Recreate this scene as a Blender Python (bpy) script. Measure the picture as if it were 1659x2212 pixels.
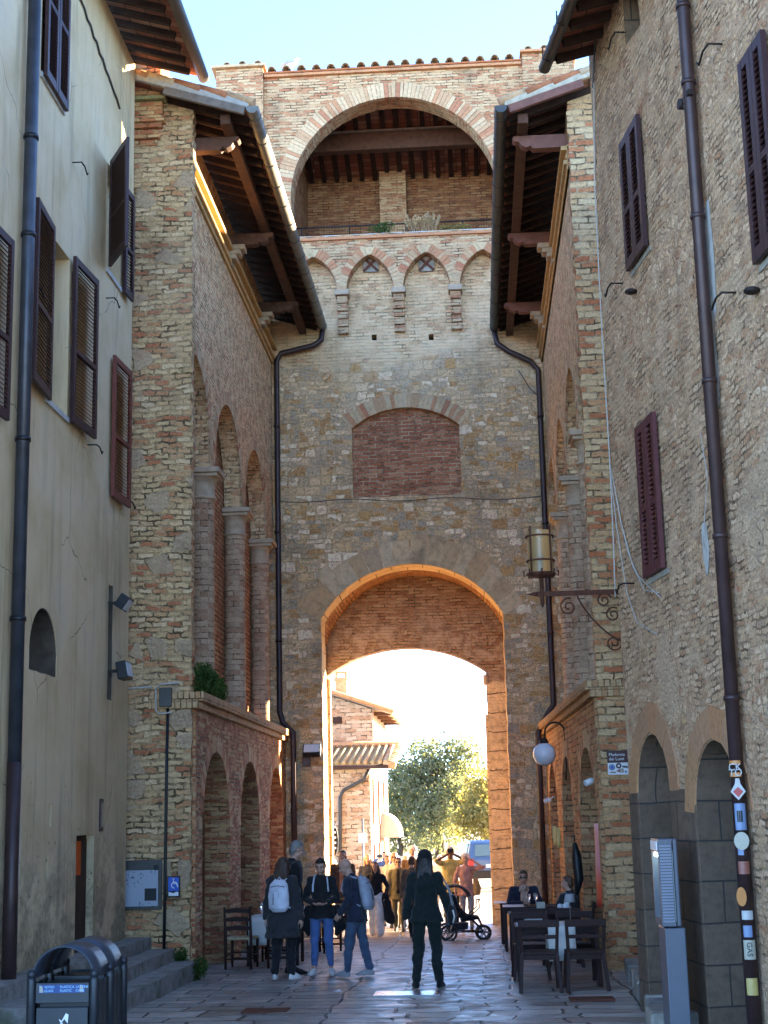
import bpy, bmesh, math, random
from mathutils import Vector as V, Matrix, noise as mnoise
from mathutils.geometry import tessellate_polygon
random.seed(7)
PI = math.pi
def D2(a): return math.radians(a)
for o in list(bpy.data.objects): bpy.data.objects.remove(o)
sc = bpy.context.scene
COL = sc.collection

# ------------------------------------------------------------------ camera
FPX, CX, CY = 3200.0, 829.5, 1106.0
CAM = V((0, 0, 2.45))
CAMROT = Matrix.Rotation(D2(3.33), 3, 'Z') @ Matrix.Rotation(D2(90 + 11.596), 3, 'X') @ Matrix.Rotation(D2(-1.35), 3, 'Z')
cd = bpy.data.cameras.new('camera')
cam = bpy.data.objects.new('camera', cd); COL.objects.link(cam)
cam.matrix_world = Matrix.Translation(CAM) @ CAMROT.to_4x4()
cd.sensor_fit = 'VERTICAL'; cd.sensor_height = 24; cd.lens = 24 * FPX / 2212
cd.clip_end = 3000; cd.clip_start = .1
sc.camera = cam
def ray(x, y): return CAMROT @ V(((x - CX) / FPX, -(y - CY) / FPX, -1))
def onY(x, y, Y):
    d = ray(x, y); return CAM + d * ((Y - CAM.y) / d.y)
def onX(x, y, X):
    d = ray(x, y); return CAM + d * ((X - CAM.x) / d.x)
def onP(x, y, P0, dr):
    n = V((dr[1], -dr[0], 0)); d = ray(x, y)
    return CAM + d * ((V((P0[0], P0[1], 0)) - CAM).dot(n) / d.dot(n))
GD, GS = 32.0, .025                         # street slope, level beyond the gate
def gz(y): return GS * (GD - y) if y < GD else 0.0
def onG(x, y):
    d = ray(x, y); t = (GS * GD - CAM.z) / (d.z + GS * d.y); p = CAM + d * t
    if p.y > GD: p = CAM + d * (-CAM.z / d.z)
    return p

# ------------------------------------------------------------------ objects
def tag(o, label=None, cat=None, group=None, kind=None):
    if label: o['label'] = label
    if cat: o['category'] = cat
    if group: o['group'] = group
    if kind: o['kind'] = kind
    return o
def thing(name, label, cat, loc=(0, 0, 0), rz=0, group=None):
    o = bpy.data.objects.new(name, None); COL.objects.link(o); o.empty_display_size = .2
    o.location = loc; o.rotation_euler = (0, 0, rz)
    return tag(o, label, cat, group)
def wloc(o):
    p = V((0, 0, 0))
    while o is not None: p += o.location; o = o.parent
    return p
def kids(o): return [c for c in bpy.data.objects if c.parent == o]
def copy_tree(o, parent=None):
    c = o.copy(); COL.objects.link(c); c.parent = parent
    for ch in kids(o): copy_tree(ch, c)
    return c

class MB:
    def __init__(s): s.v = []; s.f = []; s.m = []; s.sm = []
    def add(s, vs, fs, mi=0, smooth=False):
        b = len(s.v); s.v += [V(p) for p in vs]
        for f in fs: s.f.append([b + i for i in f]); s.m.append(mi); s.sm.append(smooth)
        return s
    def box(s, c, d, mi=0, rz=0, M=None):
        c = V(c); h = V(d) / 2
        pts = [V((x * h.x, y * h.y, z * h.z)) for x in (-1, 1) for y in (-1, 1) for z in (-1, 1)]
        if rz: M = Matrix.Rotation(rz, 3, 'Z')
        if M is not None: pts = [M @ p for p in pts]
        return s.add([p + c for p in pts], [(0, 1, 3, 2), (4, 6, 7, 5), (0, 4, 5, 1), (2, 3, 7, 6), (0, 2, 6, 4), (1, 5, 7, 3)], mi)
    def b2(s, x0, x1, y0, y1, z0, z1, mi=0):
        return s.box(((x0 + x1) / 2, (y0 + y1) / 2, (z0 + z1) / 2), (abs(x1 - x0), abs(y1 - y0), abs(z1 - z0)), mi)
    def bar(s, p, q, w, h, mi=0, up=(0, 0, 1)):
        p, q = V(p), V(q); d = (q - p).normalized(); up = V(up)
        if abs(d.dot(up)) > .98: up = V((0, 1, 0))
        a = d.cross(up).normalized(); b = a.cross(d).normalized()
        pts = [e + a * (sx * w / 2) + b * (sy * h / 2) for e in (p, q) for sx, sy in ((-1, -1), (1, -1), (1, 1), (-1, 1))]
        return s.add(pts, [(0, 3, 2, 1), (4, 5, 6, 7), (0, 1, 5, 4), (1, 2, 6, 5), (2, 3, 7, 6), (3, 0, 4, 7)], mi)
    def tube(s, pts, r, n=8, mi=0, smooth=True, caps=True, flat=1.0):
        pts = [V(p) for p in pts]; k = len(pts); rs = r if isinstance(r, (list, tuple)) else [r] * k
        t0 = (pts[1] - pts[0]).normalized(); a = t0.orthogonal().normalized()
        vs = []
        for i in range(k):
            t = (pts[min(i + 1, k - 1)] - pts[max(i - 1, 0)]).normalized()
            a = (a - t * a.dot(t)).normalized(); b = t.cross(a)
            for j in range(n):
                an = 2 * PI * j / n
                vs.append(pts[i] + (a * math.cos(an) + b * math.sin(an) * flat) * rs[i])
        fs = [(i * n + j, i * n + (j + 1) % n, (i + 1) * n + (j + 1) % n, (i + 1) * n + j) for i in range(k - 1) for j in range(n)]
        s.add(vs, fs, mi, smooth)
        if caps:
            b0 = len(s.v) - k * n
            s.f.append([b0 + j for j in reversed(range(n))]); s.m.append(mi); s.sm.append(False)
            s.f.append([b0 + (k - 1) * n + j for j in range(n)]); s.m.append(mi); s.sm.append(False)
        return s
    def lathe(s, prof, c=(0, 0, 0), n=16, mi=0, smooth=True, M=None, sx=1, sy=1):
        c = V(c); vs = []
        for r, z in prof:
            for j in range(n):
                p = V((r * sx * math.cos(2 * PI * j / n), r * sy * math.sin(2 * PI * j / n), z))
                vs.append(c + (M @ p if M is not None else p))
        k = len(prof)
        fs = [(i * n + j, i * n + (j + 1) % n, (i + 1) * n + (j + 1) % n, (i + 1) * n + j) for i in range(k - 1) for j in range(n)]
        if prof[0][0] > 1e-5: fs.append(tuple(reversed(range(n))))
        if prof[-1][0] > 1e-5: fs.append(tuple((k - 1) * n + j for j in range(n)))
        return s.add(vs, fs, mi, smooth)
    def ball(s, c, r, n=12, mi=0, M=None):
        r = V(r) if not isinstance(r, (int, float)) else V((r, r, r)); m = max(4, n // 2)
        prof = [(math.sin(PI * i / m), -math.cos(PI * i / m)) for i in range(m + 1)]
        Mx = Matrix.Diagonal(r)
        return s.lathe(prof, c, n, mi, True, (M @ Mx) if M is not None else Mx)
    def slab(s, outer, holes, O, U, N, t, mi=0, rmi=None, back=True):
        """outer/holes: (u, z) loops; front face through O along U, extruded t against the normal N."""
        O, U, N = V(O), V(U), V(N); rmi = mi if rmi is None else rmi
        loops = [list(outer)] + [list(h) for h in holes]
        P = lambda u, z, dn=0: O + U * u + V((0, 0, z)) - N * dn
        tri = tessellate_polygon([[V((u, z, 0)) for u, z in L] for L in loops])
        flat = [p for L in loops for p in L]
        fr = [P(*p) for p in flat]; bk = [P(p[0], p[1], t) for p in flat]
        W = U.cross(V((0, 0, 1)))
        fs = []
        for a, b, c in tri:
            n = (fr[b] - fr[a]).cross(fr[c] - fr[a])
            fs.append((a, b, c) if n.dot(N) > 0 else (a, c, b))
        s.add(fr, fs, mi)
        if back: s.add(bk, [tuple(reversed(f)) for f in fs], rmi)
        k = 0
        for li, L in enumerate(loops):
            m = len(L)
            area = sum(L[i][0] * L[(i + 1) % m][1] - L[(i + 1) % m][0] * L[i][1] for i in range(m))
            sgn = (area > 0) == (W.dot(N) > 0)
            if li: sgn = not sgn
            vs = [fr[k + i] for i in range(m)] + [bk[k + i] for i in range(m)]
            q = []
            for i in range(m):
                j = (i + 1) % m
                q.append((i, m + i, m + j, j) if sgn else (i, j, m + j, m + i))
            s.add(vs, q, rmi); k += m
        return s
    def build(s, name, mat, parent=None, local=False, bevel=0, smooth_all=False, fix=False):
        off = V((0, 0, 0)) if (local or parent is None) else wloc(parent)
        me = bpy.data.meshes.new(name)
        me.from_pydata([p - off for p in s.v], [], s.f)
        for i, p in enumerate(me.polygons): p.material_index = s.m[i]; p.use_smooth = s.sm[i] or smooth_all
        for m in (mat if isinstance(mat, (list, tuple)) else [mat]): me.materials.append(m)
        if fix:
            bm = bmesh.new(); bm.from_mesh(me); bmesh.ops.recalc_face_normals(bm, faces=bm.faces); bm.to_mesh(me); bm.free()
        uv = me.uv_layers.new(name='UVMap').data
        vv = s.v
        for p in me.polygons:
            n = p.normal; ax, ay, az = abs(n.x), abs(n.y), abs(n.z)
            h = math.hypot(n.x, n.y)
            for li in p.loop_indices:
                q = me.vertices[me.loops[li].vertex_index].co + off
                if az > .8: uv[li].uv = (q.x, q.y)
                elif ax > ay: uv[li].uv = (q.y + .37 * q.x, q.z)
                else: uv[li].uv = (q.x + .31 * q.y, q.z)
        o = bpy.data.objects.new(name, me); COL.objects.link(o)
        if parent is not None: o.parent = parent
        if bevel:
            bmod = o.modifiers.new('bevel', 'BEVEL'); bmod.width = bevel; bmod.segments = 2; bmod.limit_method = 'ANGLE'
        return o
def single(mb, name, mat, label, cat, group=None, base=None, bevel=0):
    """a thing that is one mesh; origin at base"""
    o = mb.build(name, mat, None, bevel=bevel)
    if base is not None:
        b = V(base); o.data.transform(Matrix.Translation(-b)); o.location = b
    return tag(o, label, cat, group)

def jag(loop, amp=.012, step=.12, seed=0):
    """break an outline into short uneven pieces, as worn masonry edges are"""
    rnd = random.Random(seed); out = []
    m = len(loop)
    for i in range(m):
        a, b = V(loop[i]), V(loop[(i + 1) % m]); d = b - a; L = d.length
        out.append((a.x, a.y)); k = int(L / step)
        if k < 2: continue
        n = V((-d.y, d.x)) / L
        for j in range(1, k):
            p = a + d * ((j + rnd.uniform(-.25, .25)) / k) + n * rnd.uniform(-amp, amp)
            out.append((p.x, p.y))
    return out
def arch_loop(c, w, z0, zs, rise, n=20, pointed=False):
    """closed (u,z) loop: jambs c-w..c+w from z0 up to zs, then an arch of the given rise"""
    top = arch_curve(c, w, zs, rise, n, pointed)
    return [(c - w, z0)] + top + [(c + w, z0)]
def arch_curve(c, w, zs, rise, n=20, pointed=False):
    pts = []
    if pointed:
        r = (w * w + rise * rise) / (2 * w); k = n // 2
        a1 = math.atan2(rise, r - w)
        for i in range(k + 1):
            a = a1 * i / k; pts.append((c - w + r - r * math.cos(a), zs + r * math.sin(a)))
        for i in range(k - 1, -1, -1):
            a = a1 * i / k; pts.append((c + w - r + r * math.cos(a), zs + r * math.sin(a)))
    elif rise >= w * .999:
        for i in range(n + 1):
            a = PI - PI * i / n; pts.append((c + w * math.cos(a), zs + rise * math.sin(a)))
    else:
        r = (w * w + rise * rise) / (2 * rise); a0 = math.asin(min(1, w / r))
        for i in range(n + 1):
            a = -a0 + 2 * a0 * i / n; pts.append((c + r * math.sin(a), zs + rise - r + r * math.cos(a)))
    return pts
def ring(mb, curve, depth, O, U, N, proud, t, gap=.006, jit=.012, stone=.075, seed=1, mi=0):
    """voussoirs laid along a curve of (u,z) points, radiating outwards"""
    rnd = random.Random(seed); O, U, N = V(O), V(U), V(N)
    P = [V(p) for p in curve]; acc = [0]
    for i in range(1, len(P)): acc.append(acc[-1] + (P[i] - P[i - 1]).length)
    def at(sd):
        sd = max(0, min(acc[-1], sd))
        for i in range(1, len(P)):
            if acc[i] >= sd or i == len(P) - 1:
                f = (sd - acc[i - 1]) / max(1e-9, acc[i] - acc[i - 1]); p = P[i - 1].lerp(P[i], f); d = (P[i] - P[i - 1]).normalized()
                return p, V((-d.y, d.x))
    k = max(3, round(acc[-1] / stone)); s0 = 0
    cuts = [acc[-1] * (i + (rnd.uniform(-.12, .12) if 0 < i < k else 0)) / k for i in range(k + 1)]
    for i in range(k):
        a, na = at(cuts[i] + gap / 2); b, nb = at(cuts[i + 1] - gap / 2)
        dp = depth + rnd.uniform(-jit, jit); pr = proud + rnd.uniform(-.006, .006)
        q = [a, b, b + nb * dp, a + na * dp]
        fr = [O + U * p.x + V((0, 0, p.y)) + N * pr for p in q]; bk = [p - N * (pr + t) for p in fr]
        fs = [(0, 1, 2, 3), (7, 6, 5, 4), (0, 4, 5, 1), (1, 5, 6, 2), (2, 6, 7, 3), (3, 7, 4, 0)]
        n = (fr[1] - fr[0]).cross(fr[2] - fr[0])
        if n.dot(N) < 0: fs = [tuple(reversed(f)) for f in fs]
        mb.add(fr + bk, fs, mi)
    return mb
def text_mesh(txt, size, mat, name, M, parent=None, extrude=.002, align='LEFT', local=False):
    cu = bpy.data.curves.new(name, 'FONT'); cu.body = txt; cu.size = size; cu.extrude = extrude; cu.align_x = align
    t = bpy.data.objects.new(name, cu); COL.objects.link(t)
    dg = bpy.context.evaluated_depsgraph_get(); me = bpy.data.meshes.new_from_object(t.evaluated_get(dg))
    bpy.data.objects.remove(t); bpy.data.curves.remove(cu)
    me.materials.clear(); me.materials.append(mat); me.transform(M)
    if parent is not None and not local: me.transform(Matrix.Translation(-wloc(parent)))
    o = bpy.data.objects.new(name, me); COL.objects.link(o)
    if parent is not None: o.parent = parent
    return o
def frame4(O, U, N):
    """matrix whose x is U, y is up, z is N, at O"""
    U, N = V(U).normalized(), V(N).normalized(); Y = N.cross(U)
    return Matrix(((U.x, Y.x, N.x, O[0]), (U.y, Y.y, N.y, O[1]), (U.z, Y.z, N.z, O[2]), (0, 0, 0, 1)))

# ------------------------------------------------------------------ materials
class Mt:
    def __init__(s, name):
        s.mat = bpy.data.materials.new(name); s.mat.use_nodes = True; s.nt = s.mat.node_tree
        s.b = s.nt.nodes['Principled BSDF']
    def put(s, sock, val):
        if isinstance(val, bpy.types.NodeSocket): s.nt.links.new(val, sock)
        elif isinstance(val, (tuple, list)) and len(val) == 3 and sock.type == 'RGBA': sock.default_value = (*val, 1)
        else: sock.default_value = val
    def nd(s, t, props=None, **inp):
        n = s.nt.nodes.new('ShaderNode' + t)
        for k, v in (props or {}).items(): setattr(n, k, v)
        for k, v in inp.items(): s.put(n.inputs[k.replace('_', ' ')], v)
        return n
    def uv(s): return s.nd('TexCoord').outputs['UV']
    def obj(s): return s.nd('TexCoord').outputs['Object']
    def pos(s): return s.nd('NewGeometry').outputs['Position']
    def island(s): return s.nd('NewGeometry').outputs['Random Per Island']
    def m(s, op, a, b=0.0, c=None):
        n = s.nd('Math', {'operation': op}); s.put(n.inputs[0], a); s.put(n.inputs[1], b)
        if c is not None: s.put(n.inputs[2], c)
        return n.outputs[0]
    def step(s, x, a, b, lo=0.0, hi=1.0):
        n = s.nd('MapRange', {'interpolation_type': 'SMOOTHSTEP'}); 
        for i, v in enumerate((x, a, b, lo, hi)): s.put(n.inputs[i], v)
        return n.outputs[0]
    def vm(s, op, a, b=None, scale=None):
        n = s.nd('VectorMath', {'operation': op}); s.put(n.inputs[0], a)
        if b is not None: s.put(n.inputs[1], b)
        if scale is not None: s.put(n.inputs['Scale'], scale)
        return n.outputs[0]
    def mix(s, f, a, b, blend='MIX'):
        n = s.nd('Mix', {'data_type': 'RGBA', 'blend_type': blend}); s.put(n.inputs[0], f); s.put(n.inputs[6], a); s.put(n.inputs[7], b)
        return n.outputs[2]
    def ramp(s, f, stops, interp='LINEAR'):
        n = s.nd('ValToRGB'); r = n.color_ramp; r.interpolation = interp
        while len(r.elements) < len(stops): r.elements.new(.5)
        for e, (p, c) in zip(r.elements, stops): e.position = p; e.color = (*c, 1) if len(c) == 3 else c
        s.put(n.inputs[0], f); return n.outputs[0]
    def pal(s, f, cols, interp='CONSTANT'):
        k = len(cols)
        return s.ramp(f, [(i / k if interp == 'CONSTANT' else i / max(1, k - 1), c) for i, c in enumerate(cols)], interp)
    def noise(s, vec, scale, detail=3.0, rough=.55, dist=0.0, col=False):
        n = s.nd('TexNoise', {'noise_dimensions': '3D'}, Vector=vec, Scale=scale, Detail=detail, Roughness=rough, Distortion=dist)
        return n.outputs['Color' if col else 'Fac']
    def scl(s, vec, x, y, z=1.0): return s.vm('MULTIPLY', vec, (x, y, z))
    def warp(s, vec, scale, amt, detail=2.0):
        return s.vm('ADD', vec, s.vm('SCALE', s.vm('SUBTRACT', s.noise(vec, scale, detail, col=True), (.5, .5, .5)), scale=amt))
    def voro(s, vec, feat='F1', scale=1.0, rnd=1.0):
        n = s.nd('TexVoronoi', {'feature': feat, 'voronoi_dimensions': '2D'}, Vector=vec, Scale=scale, Randomness=rnd)
        return n
    def bump(s, h, strength=1.0, dist=.02, prev=None):
        n = s.nd('Bump', Height=h, Strength=strength, Distance=dist)
        if prev is not None: s.put(n.inputs['Normal'], prev)
        return n.outputs[0]
    def warm(s, col, k=(1.28, 1.02, .76)): return s.mix(1.0, col, k, 'MULTIPLY')
    def fin(s, col, rough=.85, normal=None, spec=.35, metal=0.0, **kw):
        s.put(s.b.inputs['Base Color'], col); s.put(s.b.inputs['Roughness'], rough); s.put(s.b.inputs['Specular IOR Level'], spec); s.put(s.b.inputs['Metallic'], metal)
        if normal is not None: s.put(s.b.inputs['Normal'], normal)
        for k, v in kw.items(): s.put(s.b.inputs[k.replace('_', ' ')], v)
        return s.mat
    def sep(s, v, i): return s.nd('SeparateXYZ', Vector=v).outputs[i]

MAT = {}
def boulders(t, uv, col, h, boulder):
    v2 = t.scl(t.warp(uv, 4.0, .12), 2.1, 3.1)
    c2 = t.voro(v2); e2 = t.voro(v2, 'DISTANCE_TO_EDGE')
    sel = t.m('LESS_THAN', t.sep(c2.outputs['Color'], 1), boulder)
    k = t.m('MULTIPLY', sel, t.step(e2.outputs['Distance'], .09, .14))
    bm = t.ramp(t.noise(uv, 24.0, 5, .75), [(.38, (.09, .09, .09)), (.5, (.33, .32, .3)), (.62, (.55, .53, .5))])
    bc = t.mix(t.sep(c2.outputs['Color'], 0), bm, t.mix(.6, bm, (.5, .46, .4)))
    col = t.mix(t.m('MULTIPLY', k, .85), col, t.mix(t.noise(uv, 3.0, 3), bc, (.46, .39, .3)))
    h = t.mix(k, h, t.m('ADD', 1.1, t.noise(uv, 20.0, 5, .7)))
    return col, h
def brick_layer(t, uv, bw, bh, js, cols, mortar, warp1=.05, warp2=.02, interp='CONSTANT', boulder=0.0):
    w = t.warp(t.warp(uv, .9, warp1), 9.0, warp2)
    n = t.nd('TexBrick', {'offset': .5}, Vector=w, Color1=(0, 0, 0), Color2=(1, 1, 1), Mortar=(.5, .5, .5), Scale=1.0, Mortar_Size=js, Mortar_Smooth=.35, Bias=0.0, Brick_Width=bw, Row_Height=bh)
    rnd = n.outputs['Color']; mort = n.outputs['Fac']
    col = t.pal(t.sep(rnd, 0), cols, interp)
    mott = t.noise(uv, 22.0, 4, .65)
    col = t.mix(.75, col, t.ramp(mott, [(.25, (.45, .45, .45)), (.5, (1, 1, 1)), (.8, (1.35, 1.3, 1.25))]), 'MULTIPLY')
    # mortar comes and goes; dark gaps paint in the shadow of deep joints
    mk = t.m('MULTIPLY', mort, t.step(t.noise(uv, 2.3, 2), .3, .5, .65, 1.0))
    mc = t.mix(t.step(t.noise(uv, 4.0, 4, .7), .42, .6), mortar, tuple(c * .22 for c in mortar))
    col = t.mix(mk, col, mc)
    h = t.m('ADD', t.m('MULTIPLY', t.m('SUBTRACT', 1.0, mort), .8), t.m('MULTIPLY', mott, .7))
    h = t.m('ADD', h, t.m('MULTIPLY', t.sep(rnd, 0), .35))
    if boulder: col, h = boulders(t, uv, col, h, boulder)
    return col, h, mort
def rubble_layer(t, uv, sx, sy, cols, mortar, joint=.1, warp2=.05, boulder=0.0, bcols=None, hole=.0):
    w = t.warp(t.warp(uv, 1.3, .06), 7.0, warp2)
    v = t.scl(w, sx, sy)
    c = t.voro(v); e = t.voro(v, 'DISTANCE_TO_EDGE')
    rnd = t.sep(c.outputs['Color'], 0); ed = e.outputs['Distance']
    mott = t.noise(uv, 26.0, 4, .7)
    col = t.pal(rnd, cols)
    col = t.mix(.8, col, t.ramp(mott, [(.25, (.4, .4, .4)), (.5, (1, 1, 1)), (.8, (1.4, 1.35, 1.3))]), 'MULTIPLY')
    jn = t.step(ed, joint * .35, joint, 1.0, 0.0)
    mc = t.mix(t.noise(uv, 18.0, 3), mortar, tuple(c * .5 for c in mortar))
    col = t.mix(t.m('MULTIPLY', jn, t.step(t.noise(uv, 1.7, 2), .25, .6, .55, 1.0)), col, mc)
    h = t.m('ADD', t.m('MULTIPLY', t.m('SUBTRACT', 1.0, jn), .9), t.m('MULTIPLY', mott, .8))
    h = t.m('ADD', h, t.m('MULTIPLY', t.sep(c.outputs['Color'], 1), .5))
    if boulder: col, h = boulders(t, uv, col, h, boulder)
    return col, h, jn
def weather(t, col, uv, dirt=(.06, .055, .05), amt=.5, sc1=.5, green=0.0, pale=0.0):
    d = t.step(t.m('ADD', t.m('MULTIPLY', t.noise(uv, sc1, 5, .65), .75), t.m('MULTIPLY', t.noise(uv, 6.0, 4, .7), .25)), .5, .72)
    col = t.mix(t.m('MULTIPLY', d, amt), col, dirt)
    st = t.step(t.noise(t.scl(uv, 2.5, .25), 1.0, 4, .6), .55, .75)
    col = t.mix(t.m('MULTIPLY', st, amt * .5), col, tuple(c * 1.4 for c in dirt))
    if pale:
        p = t.step(t.noise(t.vm('ADD', uv, (17.0, 5.0, 3.0)), .7, 4, .6), .5, .68)
        col = t.mix(t.m('MULTIPLY', p, pale), col, (.55, .5, .4))
    if green:
        g = t.step(t.noise(t.vm('ADD', uv, (7.0, 3.0, 1.0)), 1.1, 5, .7), .56, .7)
        col = t.mix(t.m('MULTIPLY', g, green), col, (.16, .15, .06))
    return col
def masonry(name, kind, cols, mortar, amt=.45, dist=.03, green=.0, pale=0.0, dirt=(.06, .055, .05), **kw):
    t = Mt(name); uv = t.uv()
    col, h, j = (brick_layer if kind == 'brick' else rubble_layer)(t, uv, cols=cols, mortar=mortar, **kw)
    col = weather(t, col, uv, amt=amt, green=green, pale=pale, dirt=dirt)
    MAT[name] = t.fin(t.warm(col), .92, t.bump(h, .9, dist), .2)
    return MAT[name]

OLD = [(.3, .135, .08), (.36, .2, .12), (.42, .3, .19), (.46, .37, .25), (.27, .12, .075), (.38, .24, .15), (.44, .33, .2), (.33, .16, .1)]
BUFF = [(.45, .37, .27), (.41, .3, .21), (.48, .41, .31), (.4, .24, .16), (.44, .35, .26), (.36, .19, .13), (.47, .4, .3)]
masonry('brick_old', 'brick', OLD, (.4, .34, .26), bw=.27, bh=.068, js=.012, warp1=.06, warp2=.022, amt=.5)
masonry('brick_buff', 'brick', BUFF, (.45, .38, .28), bw=.28, bh=.07, js=.012, warp1=.06, warp2=.025, amt=.5)
masonry('brick_red', 'brick', [(.32, .14, .09), (.36, .17, .11), (.28, .12, .08), (.4, .22, .15), (.33, .15, .1)], (.45, .4, .34), bw=.3, bh=.085, js=.014, warp1=.03, warp2=.015, amt=.25)
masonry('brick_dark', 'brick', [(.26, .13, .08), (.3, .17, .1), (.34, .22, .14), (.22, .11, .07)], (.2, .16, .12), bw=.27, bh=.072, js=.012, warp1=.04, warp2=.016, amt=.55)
masonry('brick_hatched', 'brick', [(.36, .19, .11), (.4, .25, .15), (.33, .16, .1), (.43, .3, .19)], (.24, .18, .13), bw=.26, bh=.09, js=.018, warp1=.03, warp2=.012, amt=.3)
masonry('brick_column', 'brick', [(.4, .35, .3), (.44, .39, .33), (.36, .3, .25), (.42, .37, .32), (.34, .25, .2)], (.4, .34, .28), bw=.3, bh=.1, js=.01, warp1=.02, warp2=.012, amt=.35)
masonry('rubble_buttress', 'brick', [(.5, .42, .28), (.55, .48, .34), (.44, .27, .17), (.48, .36, .24), (.54, .46, .32), (.4, .19, .12), (.5, .43, .3), (.58, .52, .4), (.46, .38, .26)], (.44, .37, .26), bw=.23, bh=.085, js=.016, warp1=.2, warp2=.085, boulder=.2, amt=.6, dist=.06, green=.15, pale=.25)
masonry('rubble_gallery', 'brick', [(.56, .47, .33), (.6, .53, .39), (.5, .38, .26), (.53, .45, .32), (.46, .3, .2), (.62, .56, .43)], (.56, .48, .35), bw=.17, bh=.07, js=.014, warp1=.12, warp2=.07, amt=.2, dist=.025)

def mk_rubble_house():
    """small field stones bedded in rough lime mortar, patched with brick and render over the centuries"""
    t = Mt('rubble_house'); uv = t.uv()
    base = t.ramp(t.noise(uv, 3.0, 6, .75), [(.3, (.22, .16, .12)), (.43, (.4, .31, .23)), (.55, (.5, .41, .32)), (.7, (.62, .54, .45))])
    def stones(sx, sy, off, cols, jw, wp):
        w = t.warp(t.warp(t.vm('ADD', uv, off), 1.5, .12), 9.0, wp); v = t.scl(w, sx, sy)
        c = t.voro(v); e = t.voro(v, 'DISTANCE_TO_EDGE')
        show = t.m('GREATER_THAN', t.sep(c.outputs['Color'], 2), .25)
        k = t.m('MULTIPLY', t.step(e.outputs['Distance'], jw, jw * 2.2), show)
        return k, t.pal(t.sep(c.outputs['Color'], 0), cols), t.sep(c.outputs['Color'], 1)
    C1 = [(.56, .46, .33), (.66, .57, .44), (.46, .34, .23), (.6, .5, .37), (.4, .25, .17), (.5, .42, .32), (.7, .63, .52), (.36, .3, .24), (.54, .42, .28)]
    k1, c1, r1 = stones(9.5, 15.5, (0, 0, 0), C1, .1, .07)
    k2, c2, r2 = stones(5.0, 9.0, (5.3, 2.1, 0), C1[::-1], .07, .1)
    sel = t.step(t.noise(uv, .9, 3, .6), .5, .56)
    mk = t.mix(sel, k1, k2); mc = t.mix(sel, c1, c2)
    fine = t.noise(uv, 34.0, 5, .75)
    mc = t.mix(.85, mc, t.ramp(t.noise(uv, 16.0, 5, .75), [(.3, (.45, .43, .4)), (.5, (1, 1, 1)), (.7, (1.4, 1.38, 1.34))]), 'MULTIPLY')
    col = t.mix(t.m('MULTIPLY', mk, .8), base, mc)
    # courses of brick let in here and there
    cb, hb, _ = brick_layer(t, uv, .26, .07, .012, [(.4, .2, .12), (.46, .28, .18), (.36, .16, .1), (.5, .36, .24)], (.5, .4, .28), .08, .04)
    kb = t.step(t.noise(t.scl(t.vm('ADD', uv, (3.0, 8.0, 0)), .7, 1.1), 1.0, 3, .6), .6, .64)
    col = t.mix(t.m('MULTIPLY', kb, .75), col, cb)
    # much of the face is thin coursed stone, flatter than the field stones
    cc, hcs, _ = brick_layer(t, uv, .17, .062, .012, [(.52, .43, .32), (.58, .49, .38), (.46, .37, .27), (.5, .4, .29), (.42, .28, .19), (.55, .47, .37), (.38, .31, .25), (.62, .54, .43)], (.5, .41, .3), .2, .075)
    kc = t.step(t.noise(t.scl(t.vm('ADD', uv, (2.0, 13.0, 0)), .6, .9), 1.0, 4, .65), .42, .5)
    col = t.mix(t.m('MULTIPLY', kc, .88), col, cc)
    # smeared render, dark holes and damp
    kr = t.step(t.noise(t.vm('ADD', uv, (11.0, 4.0, 2.0)), .85, 5, .7), .55, .6)
    col = t.mix(t.m('MULTIPLY', kr, .7), col, t.ramp(fine, [(.3, (.42, .36, .28)), (.7, (.6, .53, .43))]))
    hole = t.step(t.noise(t.scl(uv, 9.0, 13.0), 1.0, 3, .6), .66, .71)
    col = t.mix(t.m('MULTIPLY', hole, .8), col, (.06, .045, .035))
    col = weather(t, col, uv, amt=.5, sc1=.45)
    mk = t.mix(kc, mk, t.m('MULTIPLY', hcs, .8))
    h = t.m('ADD', t.m('MULTIPLY', mk, .5), t.m('ADD', t.m('MULTIPLY', fine, .6), t.m('MULTIPLY', hole, -1.2)))
    MAT['rubble_house'] = t.fin(t.warm(t.mix(.9, col, t.ramp(t.noise(t.scl(uv, 30.0, 38.0), 1.0, 4, .8), [(.3, (.42, .4, .38)), (.5, (1, 1, 1)), (.68, (1.35, 1.33, 1.3))]), 'MULTIPLY'), (1.2, .93, .72)), .93, t.bump(h, .9, .04), .2)
mk_rubble_house()
masonry('voussoir_brick', 'brick', BUFF, (.42, .35, .26), bw=5., bh=5., js=.001, amt=.25) if 0 else None

def island_mat(name, cols, amt=.4, rough=.9, dist=.012, sc=20.0, spec=.25):
    t = Mt(name); uv = t.uv(); col = t.pal(t.island(), cols)
    n = t.noise(t.pos(), sc, 5, .65)
    col = t.mix(.7, col, t.ramp(n, [(.25, (.5, .5, .5)), (.5, (1, 1, 1)), (.8, (1.3, 1.27, 1.22))]), 'MULTIPLY')
    d = t.step(t.noise(t.pos(), 1.3, 4, .65), .48, .7)
    col = t.mix(t.m('MULTIPLY', d, amt), col, (.07, .06, .05))
    MAT[name] = t.fin(t.warm(col, (1.2, 1.0, .78)), rough, t.bump(n, .8, dist), spec); return MAT[name]
island_mat('arch_brick', BUFF, .25)
island_mat('arch_brick_red', [(.45, .33, .22), (.4, .22, .14), (.48, .4, .28), (.36, .17, .11), (.46, .36, .25)], .25)
island_mat('arch_stone', [(.5, .39, .27), (.44, .34, .23), (.54, .43, .31), (.46, .33, .21), (.42, .33, .25), (.52, .43, .33)], .5, dist=.045, sc=8.0)
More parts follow.
